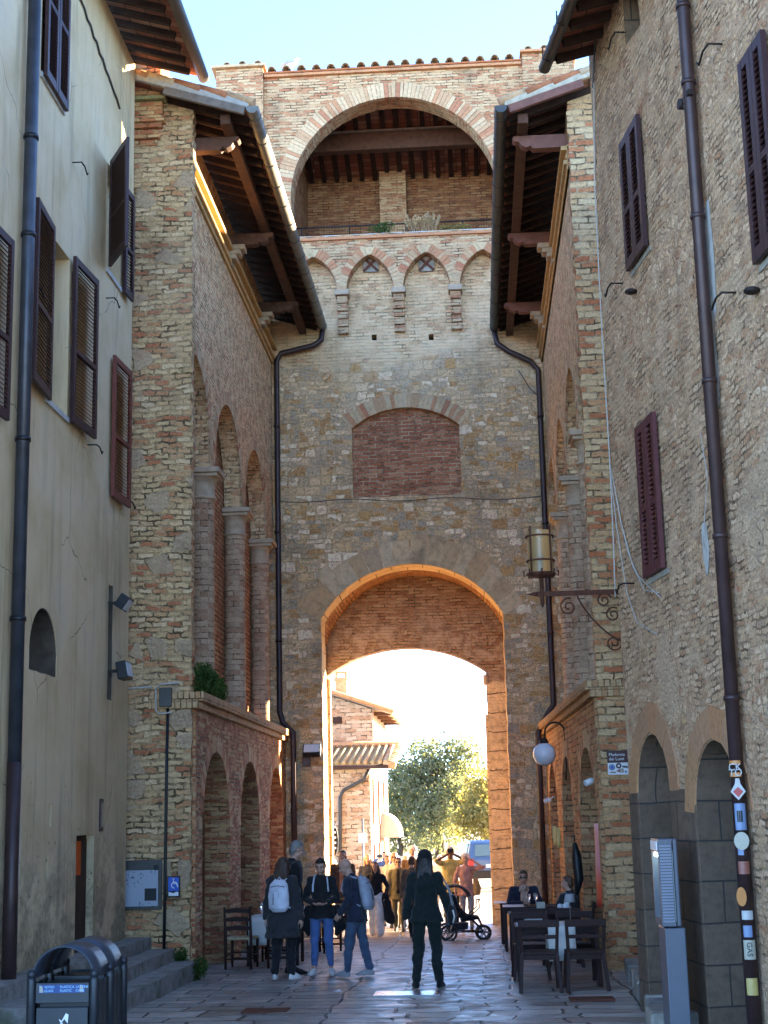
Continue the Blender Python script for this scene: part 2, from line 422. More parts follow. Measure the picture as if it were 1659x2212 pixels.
island_mat('roof_tile', [(.4, .2, .12), (.45, .27, .17), (.5, .36, .24), (.36, .16, .09), (.48, .4, .3)], .4)
island_mat('tile_underside', [(.3, .12, .07), (.34, .16, .09), (.26, .1, .06), (.38, .2, .12), (.4, .25, .16)], .35)

def simple(name, colr, rough=.6, spec=.4, metal=0.0, var=.25, sc=12.0, dist=.0, stretch=None, **kw):
    t = Mt(name); p = t.obj()
    if stretch: p = t.scl(p, *stretch)
    n = t.noise(p, sc, 4, .6)
    col = t.mix(1.0, colr, t.ramp(n, [(.2, (1 - var,) * 3), (.5, (1, 1, 1)), (.85, (1 + var,) * 3)]), 'MULTIPLY')
    MAT[name] = t.fin(col, rough, t.bump(n, .6, dist) if dist else None, spec, metal, **kw); return MAT[name]
simple('wood_dark', (.045, .022, .014), .7, .3, var=.5, sc=6, dist=.006, stretch=(1, 1, .2))
simple('wood_beam', (.1, .048, .03), .75, .3, var=.5, sc=8, dist=.006)
simple('wood_red', (.2, .085, .06), .7, .3, var=.3, sc=8, dist=.004)
simple('wood_grey', (.2, .16, .13), .8, .2, var=.4, sc=8, dist=.004)
simple('rafter_wood', (.04, .022, .015), .8, .2, var=.5, sc=8)
simple('shutter_paint', (.036, .014, .016), .5, .4, var=.2, sc=9)
simple('shutter_red', (.15, .038, .028), .5, .4, var=.25, sc=9)
simple('shutter_maroon', (.085, .022, .024), .5, .4, var=.25, sc=9)
simple('copper_pipe', (.05, .028, .027), .45, .5, .3, var=.45, sc=5)
simple('steel_pipe', (.045, .05, .062), .4, .5, .3, var=.5, sc=5)
simple('gutter_metal', (.2, .19, .16), .5, .5, .3, var=.4, sc=4)
simple('gutter_dark', (.06, .06, .055), .5, .5, .3, var=.4, sc=4)
simple('iron', (.03, .022, .02), .6, .4, .5, var=.5, sc=20, dist=.003)
simple('iron_rust', (.13, .05, .03), .75, .3, .3, var=.5, sc=25, dist=.003)
simple('black_metal', (.016, .018, .022), .42, .5, .4, var=.3, sc=14)
simple('lime_stone', (.44, .33, .22), .85, .25, var=.3, sc=9, dist=.01)
simple('lime_dark', (.3, .27, .22), .9, .2, var=.5, sc=6, dist=.02)
simple('cornice_paint', (.52, .34, .15), .8, .2, var=.25, sc=6)
simple('concrete', (.3, .29, .27), .9, .2, var=.35, sc=7, dist=.01)
simple('mortar_grey', (.42, .4, .36), .9, .2, var=.3, sc=8, dist=.012)
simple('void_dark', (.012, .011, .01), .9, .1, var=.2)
simple('white_paint', (.75, .76, .77), .5, .4, var=.06)
simple('cable_white', (.42, .4, .36), .6, .3, var=.1)
simple('cable_black', (.09, .08, .07), .6, .3, var=.1)
simple('glass_dark', (.02, .024, .03), .08, .6, var=.1)
simple('plastic_black', (.012, .012, .014), .45, .4, var=.1)

def mk_plaster():
    t = Mt('plaster'); uv = t.uv()
    n1 = t.noise(t.warp(uv, 1.5, .3), .9, 5, .6); n2 = t.noise(t.scl(uv, 3.5, .28), 1.0, 5, .65); n3 = t.noise(uv, 40.0, 3, .7)
    col = t.ramp(n1, [(.28, (.44, .37, .25)), (.45, (.53, .46, .34)), (.6, (.58, .52, .41)), (.75, (.5, .47, .42))])
    col = t.mix(t.step(n2, .48, .76, 0, .75), col, (.27, .24, .19))
    col = t.mix(t.step(t.noise(t.vm('ADD', t.scl(uv, 6.0, .16), (9., 2., 0.)), 1.0, 4, .65), .58, .72, 0, .7), col, (.64, .58, .46))
    col = t.mix(t.step(t.noise(t.vm('ADD', t.scl(uv, 9.0, .35), (3., 7., 0.)), 1.0, 4, .65), .66, .76, 0, .6), col, (.16, .13, .1))
    cr = t.voro(t.warp(uv, 2.5, .35), 'DISTANCE_TO_EDGE', .55).outputs['Distance']
    col = t.mix(t.m('MULTIPLY', t.step(cr, .006, .0), t.step(t.noise(uv, .7, 2), .5, .55)), col, (.14, .12, .1))
    z = t.sep(uv, 1)
    low = t.step(t.m('ADD', z, t.m('MULTIPLY', n1, -1.2)), 2.2, .5)   # damp and lost render near the ground
    g = t.m('MULTIPLY', low, t.step(t.noise(uv, 1.6, 6, .7), .42, .56))
    col = t.mix(t.m('MULTIPLY', g, .85), col, t.ramp(t.noise(uv, 11.0, 4), [(.35, (.17, .15, .12)), (.65, (.33, .3, .25))]))
    pit = t.m('MULTIPLY', t.step(z, 3.6, 1.6), t.step(t.noise(uv, 7.0, 4, .7), .63, .67))
    col = t.mix(pit, col, (.1, .09, .07))
    h = t.m('ADD', t.m('MULTIPLY', n3, .25), t.m('ADD', n1, t.m('MULTIPLY', pit, -2.0)))
    MAT['plaster'] = t.fin(t.warm(col, (1.12, .99, .78)), .9, t.bump(h, .5, .02), .2)
mk_plaster()

def mk_gate():
    """travertine and sandstone blocks below, worn brick above, the change uneven"""
    t = Mt('gate_masonry'); uv = t.uv(); z = t.sep(uv, 1)
    STONE = [(.44, .4, .35), (.54, .46, .34), (.6, .53, .41), (.42, .28, .16), (.68, .64, .57), (.48, .43, .37), (.56, .47, .33), (.48, .34, .19), (.38, .36, .34), (.58, .51, .4), (.44, .38, .31), (.74, .71, .66)]
    w = t.warp(t.warp(uv, .8, .22), 5.0, .1)
    n = t.nd('TexBrick', {'offset': .42, 'squash': .7, 'squash_frequency': 3}, Vector=w, Color1=(0, 0, 0), Color2=(1, 1, 1), Mortar=(.5, .5, .5), Scale=1.0, Mortar_Size=.013, Mortar_Smooth=.5, Bias=0.0, Brick_Width=.34, Row_Height=.215)
    n2 = t.nd('TexBrick', {'offset': .37, 'squash': 1.3, 'squash_frequency': 3}, Vector=t.warp(w, 7.0, .05), Color1=(0, 0, 0), Color2=(1, 1, 1), Mortar=(.5, .5, .5), Scale=1.0, Mortar_Size=.012, Mortar_Smooth=.5, Bias=0.0, Brick_Width=.2, Row_Height=.11)
    pick = t.step(t.noise(t.vm('ADD', uv, (4.0, 9.0, 0)), 1.1, 3, .6), .47, .5)
    rnd = t.mix(pick, t.sep(n.outputs['Color'], 0), t.sep(n2.outputs['Color'], 0)); mort = t.mix(pick, n.outputs['Fac'], n2.outputs['Fac'])
    mott = t.noise(uv, 14.0, 6, .75); pit = t.step(t.noise(uv, 34.0, 3, .6), .36, .44)
    c1 = t.pal(rnd, STONE)
    c1 = t.mix(.85, c1, t.ramp(mott, [(.3, (.42, .42, .43)), (.5, (1, 1, 1)), (.72, (1.4, 1.38, 1.32))]), 'MULTIPLY')
    c1 = t.mix(t.m('MULTIPLY', t.m('SUBTRACT', 1.0, pit), .6), c1, (.09, .085, .08))
    c1 = t.mix(t.m('MULTIPLY', mort, .8), c1, (.5, .43, .33))
    h1 = t.m('ADD', t.m('MULTIPLY', t.m('SUBTRACT', 1.0, mort), .9), t.m('ADD', t.m('MULTIPLY', mott, 1.2), t.m('MULTIPLY', pit, .5)))
    c2, h2, _ = brick_layer(t, uv, .29, .078, .014, [(.5, .44, .33), (.46, .38, .27), (.54, .49, .38), (.38, .26, .18), (.5, .43, .32), (.43, .33, .23)], (.52, .47, .38), .05, .02)
    c2 = t.mix(t.step(t.noise(uv, .8, 4, .6), .4, .65, .1, .75), c2, (.55, .5, .4))
    k = t.step(t.m('ADD', z, t.m('MULTIPLY', t.m('SUBTRACT', t.noise(uv, 1.1, 3), .5), 1.6)), 12.35, 12.6)
    col = t.mix(k, c1, c2); h = t.mix(k, h1, h2)
    # pale lime wash runs over the upper stones, darker weathering lower down
    wash = t.m('MULTIPLY', t.m('MULTIPLY', t.step(z, 10.4, 12.2), t.step(z, 14.0, 13.0)), t.step(t.noise(uv, 1.3, 5, .7), .42, .6))
    col = t.mix(t.m('MULTIPLY', wash, .6), col, (.58, .54, .44))
    col = weather(t, col, uv, amt=.5, sc1=.55)
    MAT['gate_masonry'] = t.fin(t.warm(col, (1.56, 1.2, .85)), .92, t.bump(h, .95, .045), .2)
mk_gate()

def mk_ashlar(name, cols, bw, bh, amt=.4):
    t = Mt(name); uv = t.uv(); w = t.warp(uv, 1.2, .05)
    n = t.nd('TexBrick', {'offset': .5}, Vector=w, Color1=(0, 0, 0), Color2=(1, 1, 1), Mortar=(.5, .5, .5), Scale=1.0, Mortar_Size=.008, Mortar_Smooth=.2, Bias=0.0, Brick_Width=bw, Row_Height=bh)
    mott = t.noise(uv, 9.0, 6, .72)
    col = t.pal(t.sep(n.outputs['Color'], 0), cols, 'LINEAR')
    col = t.mix(.8, col, t.ramp(mott, [(.25, (.5, .5, .5)), (.5, (1, 1, 1)), (.75, (1.3, 1.28, 1.25))]), 'MULTIPLY')
    col = t.mix(n.outputs['Fac'], col, (.05, .045, .04))
    col = weather(t, col, uv, amt=amt)
    MAT[name] = t.fin(col, .9, t.bump(t.m('ADD', t.m('MULTIPLY', t.m('SUBTRACT', 1.0, n.outputs['Fac']), .8), t.m('MULTIPLY', mott, .5)), .9, .02), .2)
mk_ashlar('ashlar_shaded', [(.13, .088, .058), (.16, .11, .075), (.11, .075, .05)], .62, .36)  # darker than the stone itself, dim light of the arches put into colour
mk_ashlar('ashlar_warm', [(.56, .38, .19), (.62, .44, .24), (.5, .32, .15)], .7, .4, .2)
mk_ashlar('ashlar_grey', [(.36, .33, .29), (.3, .27, .23), (.42, .39, .34)], .5, .38)

def mk_paving():
    t = Mt('paving'); uv = t.uv()
    w = t.warp(t.warp(uv, .5, .38), 4.0, .08)
    n = t.nd('TexBrick', {'offset': .5, 'squash': .8, 'squash_frequency': 2}, Vector=w, Color1=(0, 0, 0), Color2=(1, 1, 1), Mortar=(.5, .5, .5), Scale=1.0, Mortar_Size=.024, Mortar_Smooth=.6, Bias=0.0, Brick_Width=.85, Row_Height=.46)
    rnd = t.sep(n.outputs['Color'], 0); j = n.outputs['Fac']
    n1 = t.noise(uv, 3.2, 5, .65); n2 = t.noise(uv, 24.0, 4, .7)
    col = t.pal(rnd, [(.32, .295, .265), (.39, .36, .32), (.33, .305, .275), (.27, .25, .225), (.43, .395, .345), (.26, .215, .175), (.35, .32, .28)])
    col = t.mix(.8, col, t.ramp(n1, [(.3, (.55, .55, .55)), (.5, (1, 1, 1)), (.7, (1.3, 1.3, 1.28))]), 'MULTIPLY')
    col = t.mix(t.m('MULTIPLY', t.step(n2, .55, .7), .25), col, (.34, .33, .31))
    col = t.mix(t.step(t.noise(uv, .8, 5, .7), .5, .68, 0, .6), col, (.13, .12, .11))
    col = t.mix(t.step(t.noise(t.vm('ADD', uv, (5., 2., 0.)), 5.0, 5, .75), .6, .7, 0, .45), col, (.48, .45, .41))
    col = t.mix(t.m('MULTIPLY', j, t.step(n2, .3, .6, .7, 1.0)), col, (.035, .032, .03))
    h = t.m('ADD', t.m('MULTIPLY', t.m('SUBTRACT', 1.0, j), .6), t.m('ADD', t.m('MULTIPLY', n1, 1.0), t.m('MULTIPLY', n2, .12)))
    h = t.m('ADD', h, t.m('MULTIPLY', rnd, .5))
    rough = t.step(n1, .35, .65, .32, .6)
    MAT['paving'] = t.fin(col, rough, t.bump(h, .9, .042), .5)
    t = Mt('outer_ground'); p = t.pos(); n = t.noise(p, .6, 5, .6); n2 = t.noise(p, 9.0, 4)
    col = t.ramp(n, [(.3, (.42, .36, .27)), (.55, (.5, .44, .34)), (.75, (.55, .49, .39))])
    MAT['outer_ground'] = t.fin(col, .8, t.bump(n2, .4, .01), .3)
mk_paving()
def mk_plank_tiles():
    """flat terracotta tiles laid over the rafters, seen from below"""
    t = Mt('pianelle'); uv = t.uv()
    n = t.nd('TexBrick', {'offset': .0}, Vector=uv, Color1=(0, 0, 0), Color2=(1, 1, 1), Mortar=(.5, .5, .5), Scale=1.0, Mortar_Size=.008, Mortar_Smooth=.2, Bias=0.0, Brick_Width=.3, Row_Height=.15)
    col = t.pal(t.sep(n.outputs['Color'], 0), [(.27, .09, .05), (.32, .13, .08), (.23, .08, .045), (.38, .19, .11), (.28, .1, .06)])
    col = t.mix(n.outputs['Fac'], col, (.04, .04, .03))
    col = t.mix(t.step(t.noise(uv, 2.0, 4), .5, .7, 0, .5), col, (.1, .06, .045))
    MAT['pianelle'] = t.fin(col, .9, t.bump(t.m('SUBTRACT', 1.0, n.outputs['Fac']), .6, .01), .2)
mk_plank_tiles()
# ------------------------------------------------------------------ ground
def build_ground():
    m = MB(); nx, ny = 60, 130; x0, x1, y0, y1 = -9.0, 7.0, 6.0, 37.4
    vs = []
    for j in range(ny + 1):
        for i in range(nx + 1):
            x = x0 + (x1 - x0) * i / nx; y = y0 + (y1 - y0) * j / ny
            vs.append((x, y, gz(y) + .03 * mnoise.noise(V((x * .5, y * .5, 3))) + .012 * mnoise.noise(V((x * 2.2, y * 2.2, 9)))))
    fs = [(j * (nx + 1) + i, j * (nx + 1) + i + 1, (j + 1) * (nx + 1) + i + 1, (j + 1) * (nx + 1) + i) for j in range(ny) for i in range(nx)]
    m.add(vs, fs, 0, True)
    tag(m.build('street', MAT['paving']), kind='structure')
    m = MB()
    ys = [-80, 0, 20, 32, 40, 80, 160, 400, 1500]
    vs = [(x, y, (gz(y) if y > 0 else gz(0)) - .07) for y in ys for x in (-900, -60, -10, 10, 60, 900)]
    m.add(vs, [(j * 6 + i, j * 6 + i + 1, j * 6 + 7 + i, j * 6 + 6 + i) for j in range(len(ys) - 1) for i in range(5)])
    tag(m.build('ground', MAT['outer_ground']), kind='structure')
build_ground()

# ------------------------------------------------------------------ gate tower
GY = 32.0            # lower wall face
UY = 31.66           # face of the upper wall, carried on corbels
def build_gate():
    T = thing('gate_tower', 'tall medieval stone and brick gate tower with open archway and roofed loggia on top', 'gate tower', (-1.3, GY, 0))
    O, U, N = (0, GY, 0), (1, 0, 0), (0, -1, 0)
    # lower wall with archway, blind window and putlog holes
    gate = arch_loop(-1.31, 1.98, -.1, 6.7, 1.14, 28)
    blind = arch_loop(-1.34, 1.2, 9.37, 10.96, .44, 22)
    put = [[(x - .055, z - .07), (x - .055, z + .07), (x + .055, z + .07), (x + .055, z - .07)] for x, z in ((-1.99, 13.07), (-.7, 13.02))]
    m = MB().slab([(-5.6, -.1), (2.9, -.1), (2.9, 15.2), (-5.6, 15.2)], [jag(gate, .012, .2, 1), jag(blind, .008, .12, 2)] + put, O, U, N, .8, 0, 1)
    m.build('wall', [MAT['gate_masonry'], MAT['ashlar_warm']], T)
    MB().b2(-2.6, -.1, GY + .17, GY + .3, 9.3, 11.5).build('window_infill', MAT['brick_red'], T)
    mm = MB()
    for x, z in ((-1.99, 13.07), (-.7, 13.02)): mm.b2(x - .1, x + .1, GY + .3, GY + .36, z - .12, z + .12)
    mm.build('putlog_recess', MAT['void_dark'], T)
    ring(MB(), arch_curve(-1.31, 2.02, 6.66, 1.19, 40), .58, O, U, N, .012, .1, .012, .1, .3, 5).build('arch_ring', MAT['arch_stone'], T)
    ring(MB(), arch_curve(-1.34, 1.22, 10.94, .46, 24), .34, O, U, N, .014, .1, .008, .012, .085, 6).build('arch_ring', MAT['arch_brick'], T)
    # jamb stones of the window
    # corbel table
    cxs = [-3.95, -2.68, -1.40, -.12, 1.15]
    arcs = []
    for i in range(4):
        c = (cxs[i] + cxs[i + 1]) / 2; w = (cxs[i + 1] - cxs[i]) / 2 - .11
        arcs.append((c, w))
    # upper wall: bottom edge follows pointed arches, big round opening above
    bot = [(-5.5, 14.05), (cxs[0] - .11, 14.05)]
    for c, w in arcs: bot += [(c - w, 14.05)] + arch_curve(c, w, 14.12, .82, 16, True)[1:-1] + [(c + w, 14.05)]
    bot += [(cxs[4] + .11, 14.05), (2.75, 14.05), (2.75, 19.38), (-5.5, 19.38)]
    big = arch_loop(-1.43, 2.38, 15.42, 16.4, 2.38, 44)
    m = MB().slab(bot, [jag(big, .014, .13, 3)], (0, UY, 0), U, N, .62)
    m.build('upper_wall', MAT['brick_buff'], T)
    for c, w in arcs:
        ring(MB(), arch_curve(c, w + .005, 14.1, .84, 16, True), .2, (0, UY, 0), U, N, .016, .08, .008, .012, .085, int(c * 9)).build('arch_ring', MAT['arch_brick_red'], T)
    ring(MB(), arch_curve(-1.43, 2.385, 16.35, 2.4, 60), .36, (0, UY, 0), U, N, .02, .1, .008, .02, .085, 8).build('arch_ring', MAT['arch_brick'], T)
    for x in cxs[1:4]:
        c = MB()
        for k in range(5):
            z0 = 13.15 + k * .17; dp = .1 + .045 * k
            c.b2(x - .12, x + .12, GY - dp, GY + .05, z0, z0 + .163)
        cc = c.build('corbel', MAT['brick_buff'], T, bevel=.012)
        MB().b2(x - .16, x + .16, UY - .02, GY + .03, 14.0, 14.13).build('capital', MAT['lime_stone'], cc, bevel=.012)
    # iron tie plates in the two middle arches
    for x, z in ((-2.03, 14.8), (-.76, 14.76)):
        p = MB().box((x, GY - .03, z), (.36, .05, .36)); a = p.build('anchor_plate', MAT['lime_dark'], T, bevel=.01)
        q = MB()
        for s in (1, -1): q.bar((x - .16, GY - .075, z - .16 * s), (x + .16, GY - .075, z + .16 * s), .05, .05, up=(0, 1, 0))
        q.ball((x, GY - .08, z), .05, 8)
        q.build('cross', MAT['iron_rust'], a)
    # ledge of the loggia, its course of brick
    MB().b2(-4.2, 1.4, UY - .06, UY - .002, 15.3, 15.37).build('ledge', MAT['arch_brick_red'], T, bevel=.01)
    MB().b2(-3.8, .95, UY + .02, 35.6, 15.3, 15.44).build('loggia_floor', MAT['mortar_grey'], T)
    # flanking piers
    for x0, x1 in ((-5.52, -4.42), (1.6, 2.78)):
        MB().b2(x0, x1, UY - .14, UY + .6, 14.0, 19.6).build('pier', MAT['brick_buff'], T)
    # coping
    m = MB().b2(-4.4, 1.58, UY - .09, UY + .72, 19.385, 19.45); m.b2(-4.4, 1.58, UY - .12, UY + .72, 19.455, 19.5)
    m.b2(-5.62, -4.35, UY - .24, UY + .72, 19.605, 19.67); m.b2(1.55, 2.86, UY - .24, UY + .72, 19.605, 19.67)
    m.build('coping', MAT['roof_tile'], T, bevel=.008)
    xs = [(-4.2 + .345 * i, 19.5) for i in range(17)] + [(-5.25 + .36 * i, 19.67) for i in range(3)] + [(1.75 + .36 * i, 19.67) for i in range(3)]
    for x, z in xs:
        z += random.uniform(-.01, .01); x += random.uniform(-.012, .012)
        t = MB(); n = 8; vs = []
        for y in (UY - .2, UY + .7):
            for rr in (.1, .078):
                for k in range(n + 1):
                    a = PI * k / n; vs.append((x + rr * math.cos(a), y, z + rr * math.sin(a)))
        q = n + 1; fs = []
        for k in range(n):
            fs += [(k, k + 1, 2 * q + k + 1, 2 * q + k), (q + k + 1, q + k, 3 * q + k, 3 * q + k + 1), (k + 1, k, q + k, q + k + 1)]
        t.add(vs, fs); t.build('ridge_tile', MAT['lime_stone'], T)
    # inside of the loggia
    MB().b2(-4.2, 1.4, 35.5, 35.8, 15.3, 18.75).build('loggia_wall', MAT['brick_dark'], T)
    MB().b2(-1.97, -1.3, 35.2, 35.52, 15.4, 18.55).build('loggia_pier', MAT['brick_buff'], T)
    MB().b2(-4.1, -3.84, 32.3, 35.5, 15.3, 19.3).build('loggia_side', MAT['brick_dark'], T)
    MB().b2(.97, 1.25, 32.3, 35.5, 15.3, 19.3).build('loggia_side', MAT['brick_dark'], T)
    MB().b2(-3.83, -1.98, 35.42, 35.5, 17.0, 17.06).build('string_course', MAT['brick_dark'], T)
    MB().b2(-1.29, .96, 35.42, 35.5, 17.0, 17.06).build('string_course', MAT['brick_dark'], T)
    rz = lambda y: 19.32 - .27 * (y - 32.3)
    m = MB(); a = V((-4.0, 32.28, rz(32.28) + .1)); 
    m.add([(-3.84, 32.28, rz(32.28) + .09), (.97, 32.28, rz(32.28) + .09), (.97, 35.6, rz(35.6) + .09), (-3.84, 35.6, rz(35.6) + .09),
           (-3.84, 32.28, rz(32.28) + .15), (.97, 32.28, rz(32.28) + .15), (.97, 35.6, rz(35.6) + .15), (-3.84, 35.6, rz(35.6) + .15)],
          [(0, 3, 2, 1), (4, 5, 6, 7), (0, 1, 5, 4), (2, 3, 7, 6)])
    m.build('roof', MAT['pianelle'], T)
    for i in range(15):
        x = -3.72 + .325 * i
        MB().bar((x, 32.3, rz(32.3) + .03), (x, 35.5, rz(35.5) + .03), .11, .12).build('rafter', MAT['rafter_wood'], T)
    MB().b2(-3.84, .97, 33.62, 33.86, 18.42, 18.86).build('beam', MAT['wood_beam'], T, bevel=.02)
    MB().b2(-3.84, .97, 33.56, 33.9, 18.865, 18.91).build('beam_plank', MAT['wood_grey'], T)
    # railing of the loggia
    # passage
    P0, P1 = GY + .8, 34.6
    MB().b2(-3.75, -3.45, P0 + .002, P1, -.1, 6.4).build('passage_wall', MAT['ashlar_warm'], T)
    MB().b2(.85, 1.15, P0 + .002, P1, -.1, 6.4).build('passage_wall', MAT['ashlar_warm'], T)
    cv = arch_curve(-1.3, 2.16, 6.35, 1.65, 24); cv2 = [(p[0], p[1] + .25) for p in cv]
    m = MB(); k = len(cv)
    vs = [(p[0], y, p[1]) for y in (P0 + .003, P1) for p in cv] + [(p[0], y, p[1]) for y in (P0 + .003, P1) for p in cv2]
    m.add(vs, [(i, i + 1, k + i + 1, k + i) for i in range(k - 1)] + [(2 * k + i + 1, 2 * k + i, 3 * k + i, 3 * k + i + 1) for i in range(k - 1)], 0, False)
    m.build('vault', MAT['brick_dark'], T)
    back = arch_loop(-1.58, 1.85, -.1, 5.7, .6, 24)
    m = MB().slab([(-5.2, -.1), (2.6, -.1), (2.6, 8.6), (-5.2, 8.6)], [jag(back, .012, .2, 12)], (0, P1, 0), U, N, .42)
    m.build('inner_wall', MAT['vault_brick'], T)
    MB().b2(-3.46, -3.36, P1 - .03, P1 + .4, 5.4, 5.62).build('impost', MAT['lime_stone'], T, bevel=.03)
    MB().b2(.2, .3, P1 - .03, P1 + .4, 5.4, 5.62).build('impost', MAT['lime_stone'], T, bevel=.03)
    MB().b2(-3.44, -3.38, P1 + .05, P1 + .38, -.05, 5.39).build('jamb', MAT['ashlar_warm'], T)
    MB().b2(.22, .28, P1 + .05, P1 + .38, -.05, 4.7).build('jamb', MAT['ashlar_warm'], T)
    # body of the tower behind the faces
    m = MB(); m.b2(-5.5, -3.85, GY + .81, 37.2, 8.7, 15.0); 
    m.b2(-5.5, 2.75, 35.85, 37.2, 8.7, 19.0); m.b2(-5.5, -4.15, 32.3, 35.8, 15.0, 19.3); m.b2(1.4, 2.75, 32.3, 35.8, 15.0, 19.3)
    m.build('tower_body', MAT['brick_buff'], T)
    return T
def mk_vault():
    t = Mt('vault_brick'); uv = t.uv()
    col, h, j = brick_layer(t, uv, .28, .075, .012, [(.3, .18, .11), (.34, .22, .14), (.26, .14, .085), (.38, .27, .18)], (.3, .24, .17), .05, .02)
    f = t.noise(t.warp(uv, 2.0, .5), 1.6, 5, .65); z = t.sep(uv, 1)
    pl = t.m('MULTIPLY', t.step(f, .47, .51), t.step(z, 7.5, 6.6))       # remains of frescoed render
    col = t.mix(t.m('MULTIPLY', pl, .75), col, t.ramp(t.noise(uv, 5.0, 3), [(.4, (.22, .15, .11)), (.5, (.36, .27, .2)), (.65, (.42, .34, .26))]))
    ash = t.mix(.8, (.62, .46, .28), t.ramp(t.noise(uv, 7.0, 5, .7), [(.3, (.5, .48, .45)), (.5, (1, 1, 1)), (.7, (1.25, 1.25, 1.25))]), 'MULTIPLY')
    ash = t.mix(t.step(t.m('PINGPONG', t.m('ADD', z, t.m('MULTIPLY', f, .2)), .22), .02, .005), ash, (.12, .08, .05))
    col = t.mix(t.step(t.m('ADD', z, f), 6.0, 5.9), col, ash)
    col = weather(t, col, uv, amt=.45)
    MAT['vault_brick'] = t.fin(col, .9, t.bump(t.m('ADD', h, pl), .9, .03), .2)
mk_vault()
GATE = build_gate()

# ------------------------------------------------------------------ the two arcaded side buildings
def gallery(left):
    sg = -1 if left else 1
    x0 = -4.33 if left else 1.78                       # face of the upper arcade wall
    X = lambda d: x0 + sg * d                          # d grows away from the street
    gd, gzz = (-1.18, 13.3) if left else (-1.06, 13.1)  # gutter
    if left:
        T = thing('arcaded_building', 'old rubble and brick building left of the gate, tall blind arcade under deep wooden eaves', 'building', (-5.5, 26.5, 0))
    else:
        T = thing('arcaded_building', 'old brick and rubble building right of the gate, blind arcade half hidden behind its buttress', 'building', (3.0, 26.5, 0))
    N = (-sg, 0, 0); U = (0, 1, 0)
    s = .325
    rs = lambda d: gzz + .02 + s * (d - gd)            # underside of roof tiles
    YB = 21.6
    # buttress (front block)
    bx0 = -4.15 if left else 1.76; bx1 = bx0 + sg * 3.6
    zt = lambda x: rs((x - x0) * sg) - .02
    fr = jag([(bx0, -.1), (bx1, -.1), (bx1, zt(bx1)), (bx0, zt(bx0) - (.0 if left else .0))], .022, .1, 21 if left else 22)
    m = MB().slab(fr, [], (0, YB, 0), (1, 0, 0), (0, -1, 0), .22)
    m.build('buttress', MAT['rubble_buttress' if left else 'rubble_right'], T)
    # upper arcade
    ycols = [24.42, 27.78, 31.1] if left else [22.85, 26.1, 29.35]
    rad = 1.46
    zs, zb = 8.3, 4.3
    def span(ya, yb):
        c = (ya + yb) / 2; return c, (yb - ya) / 2 - .2
    cents = [span(ycols[0] - 3.3, ycols[0]), span(ycols[0], ycols[1]), span(ycols[1], ycols[2])]
    if not left: cents.append(span(ycols[2], ycols[2] + 3.25))
    yw0 = YB + .21
    out = [(yw0, zb)]; holes = []
    top = [(32.0, zb), (32.0, rs(0) - .13), (yw0, rs(0) - .13)]
    for c, w in cents:
        L = arch_loop(c, w, zb - .2, zs, w + .1, 26)
        if c - w < yw0:                               # first arch is cut by the buttress
            pts = [p for p in L if p[0] > yw0 + .02]
            ztop = max(p[1] for p in L) - .02
            zc = [p for p in L[1:-1]]
            za = zs + (w + .1) * math.sqrt(max(0, 1 - ((yw0 - c) / w) ** 2)) if abs(yw0 - c) < w else zs
            top += [(yw0, za)] + [p for p in pts if p[1] > zs - .01]
            top += [(c + w, zb)]
            out = []
        else: holes.append([(p[0], max(p[1], zb + .001 if False else p[1])) for p in L])
    # wall is open below along the arches: build as one outline running under each pier
    outline = []
    edges = []
    for c, w in cents:
        L = [p for p in arch_curve(c, w, zs, w + .1, 26)]
        edges.append((c, w, L))
    outline = []
    for c, w, L in edges:
        L2 = [p for p in L if yw0 + .01 < p[0] < 31.99]
        if c - w < yw0:
            za = zs + (w + .1) * math.sqrt(max(0, 1 - ((yw0 - c) / w) ** 2))
            outline += [(yw0, za)] + L2 + [(c + w, zs - .02)]
        elif c + w > 32:
            za = zs + (w + .1) * math.sqrt(max(0, 1 - ((31.99 - c) / w) ** 2))
            outline += [(c - w, zs - .02)] + L2 + [(31.995, za)]
        else:
            outline += [(c - w, zs - .02)] + L2 + [(c + w, zs - .02)]
    last = edges[-1]
    if last[0] + last[1] < 32: outline += [(32.0, zs - .02)]
    outline += [(31.995, rs(0) - .13), (yw0, rs(0) - .13)]
    MB().slab(jag(outline, .01, .12, 31), [], (x0, 0, 0), U, N, .34).build('arcade_wall', MAT['rubble_gallery'], T)
    MB().b2(X(.36), X(.62), yw0, 32.0, zb - .3, rs(0) - .15).build('arcade_backing', MAT['brick_hatched'], T)
    for c, w, L in edges:
        L2 = [p for p in L if yw0 + .02 < p[0] < 31.97]
        ring(MB(), L2, .24, (x0, 0, 0), U, N, .006, .04, .006, .012, .08, int(c)).build('arch_ring', MAT['arch_brick'], T)
    MB().b2(X(.64), X(3.4 if left else 7.6), yw0 + .01, 31.9, -.1, rs(0) - .3).build('building_body', MAT['brick_dark'], T)
    for y in ycols:
        cm = MB()
        pr = [(.235, zb - .15), (.235, zb + .12), (.2, zb + .14), (.2, zb + 1.2), (.196, zs - .55), (.2, zs - .53)]
        cm.lathe(pr, (X(.17), y, 0), 20)
        c = cm.build('column', MAT['brick_column'], T)
        k = MB(); k.lathe([(.2, zs - .53), (.235, zs - .52), (.235, zs - .48), (.205, zs - .47), (.205, zs - .26), (.22, zs - .22), (.275, zs - .16)], (X(.17), y, 0), 20)
        k.b2(X(.17) - .29, X(.17) + .29, y - .29, y + .29, zs - .16, zs - .1); k.b2(X(.17) - .33, X(.17) + .33, y - .33, y + .33, zs - .098, zs - .01)
        k.build('capital', MAT['lime_stone'], c, bevel=.012)
    # ---- lower wall with three arches
    if left: xa, xb = -4.1, -4.1
    else: xa, xb = 1.72, 1.45
    dr = ((xb - xa) / (32.0 - YB), 1)
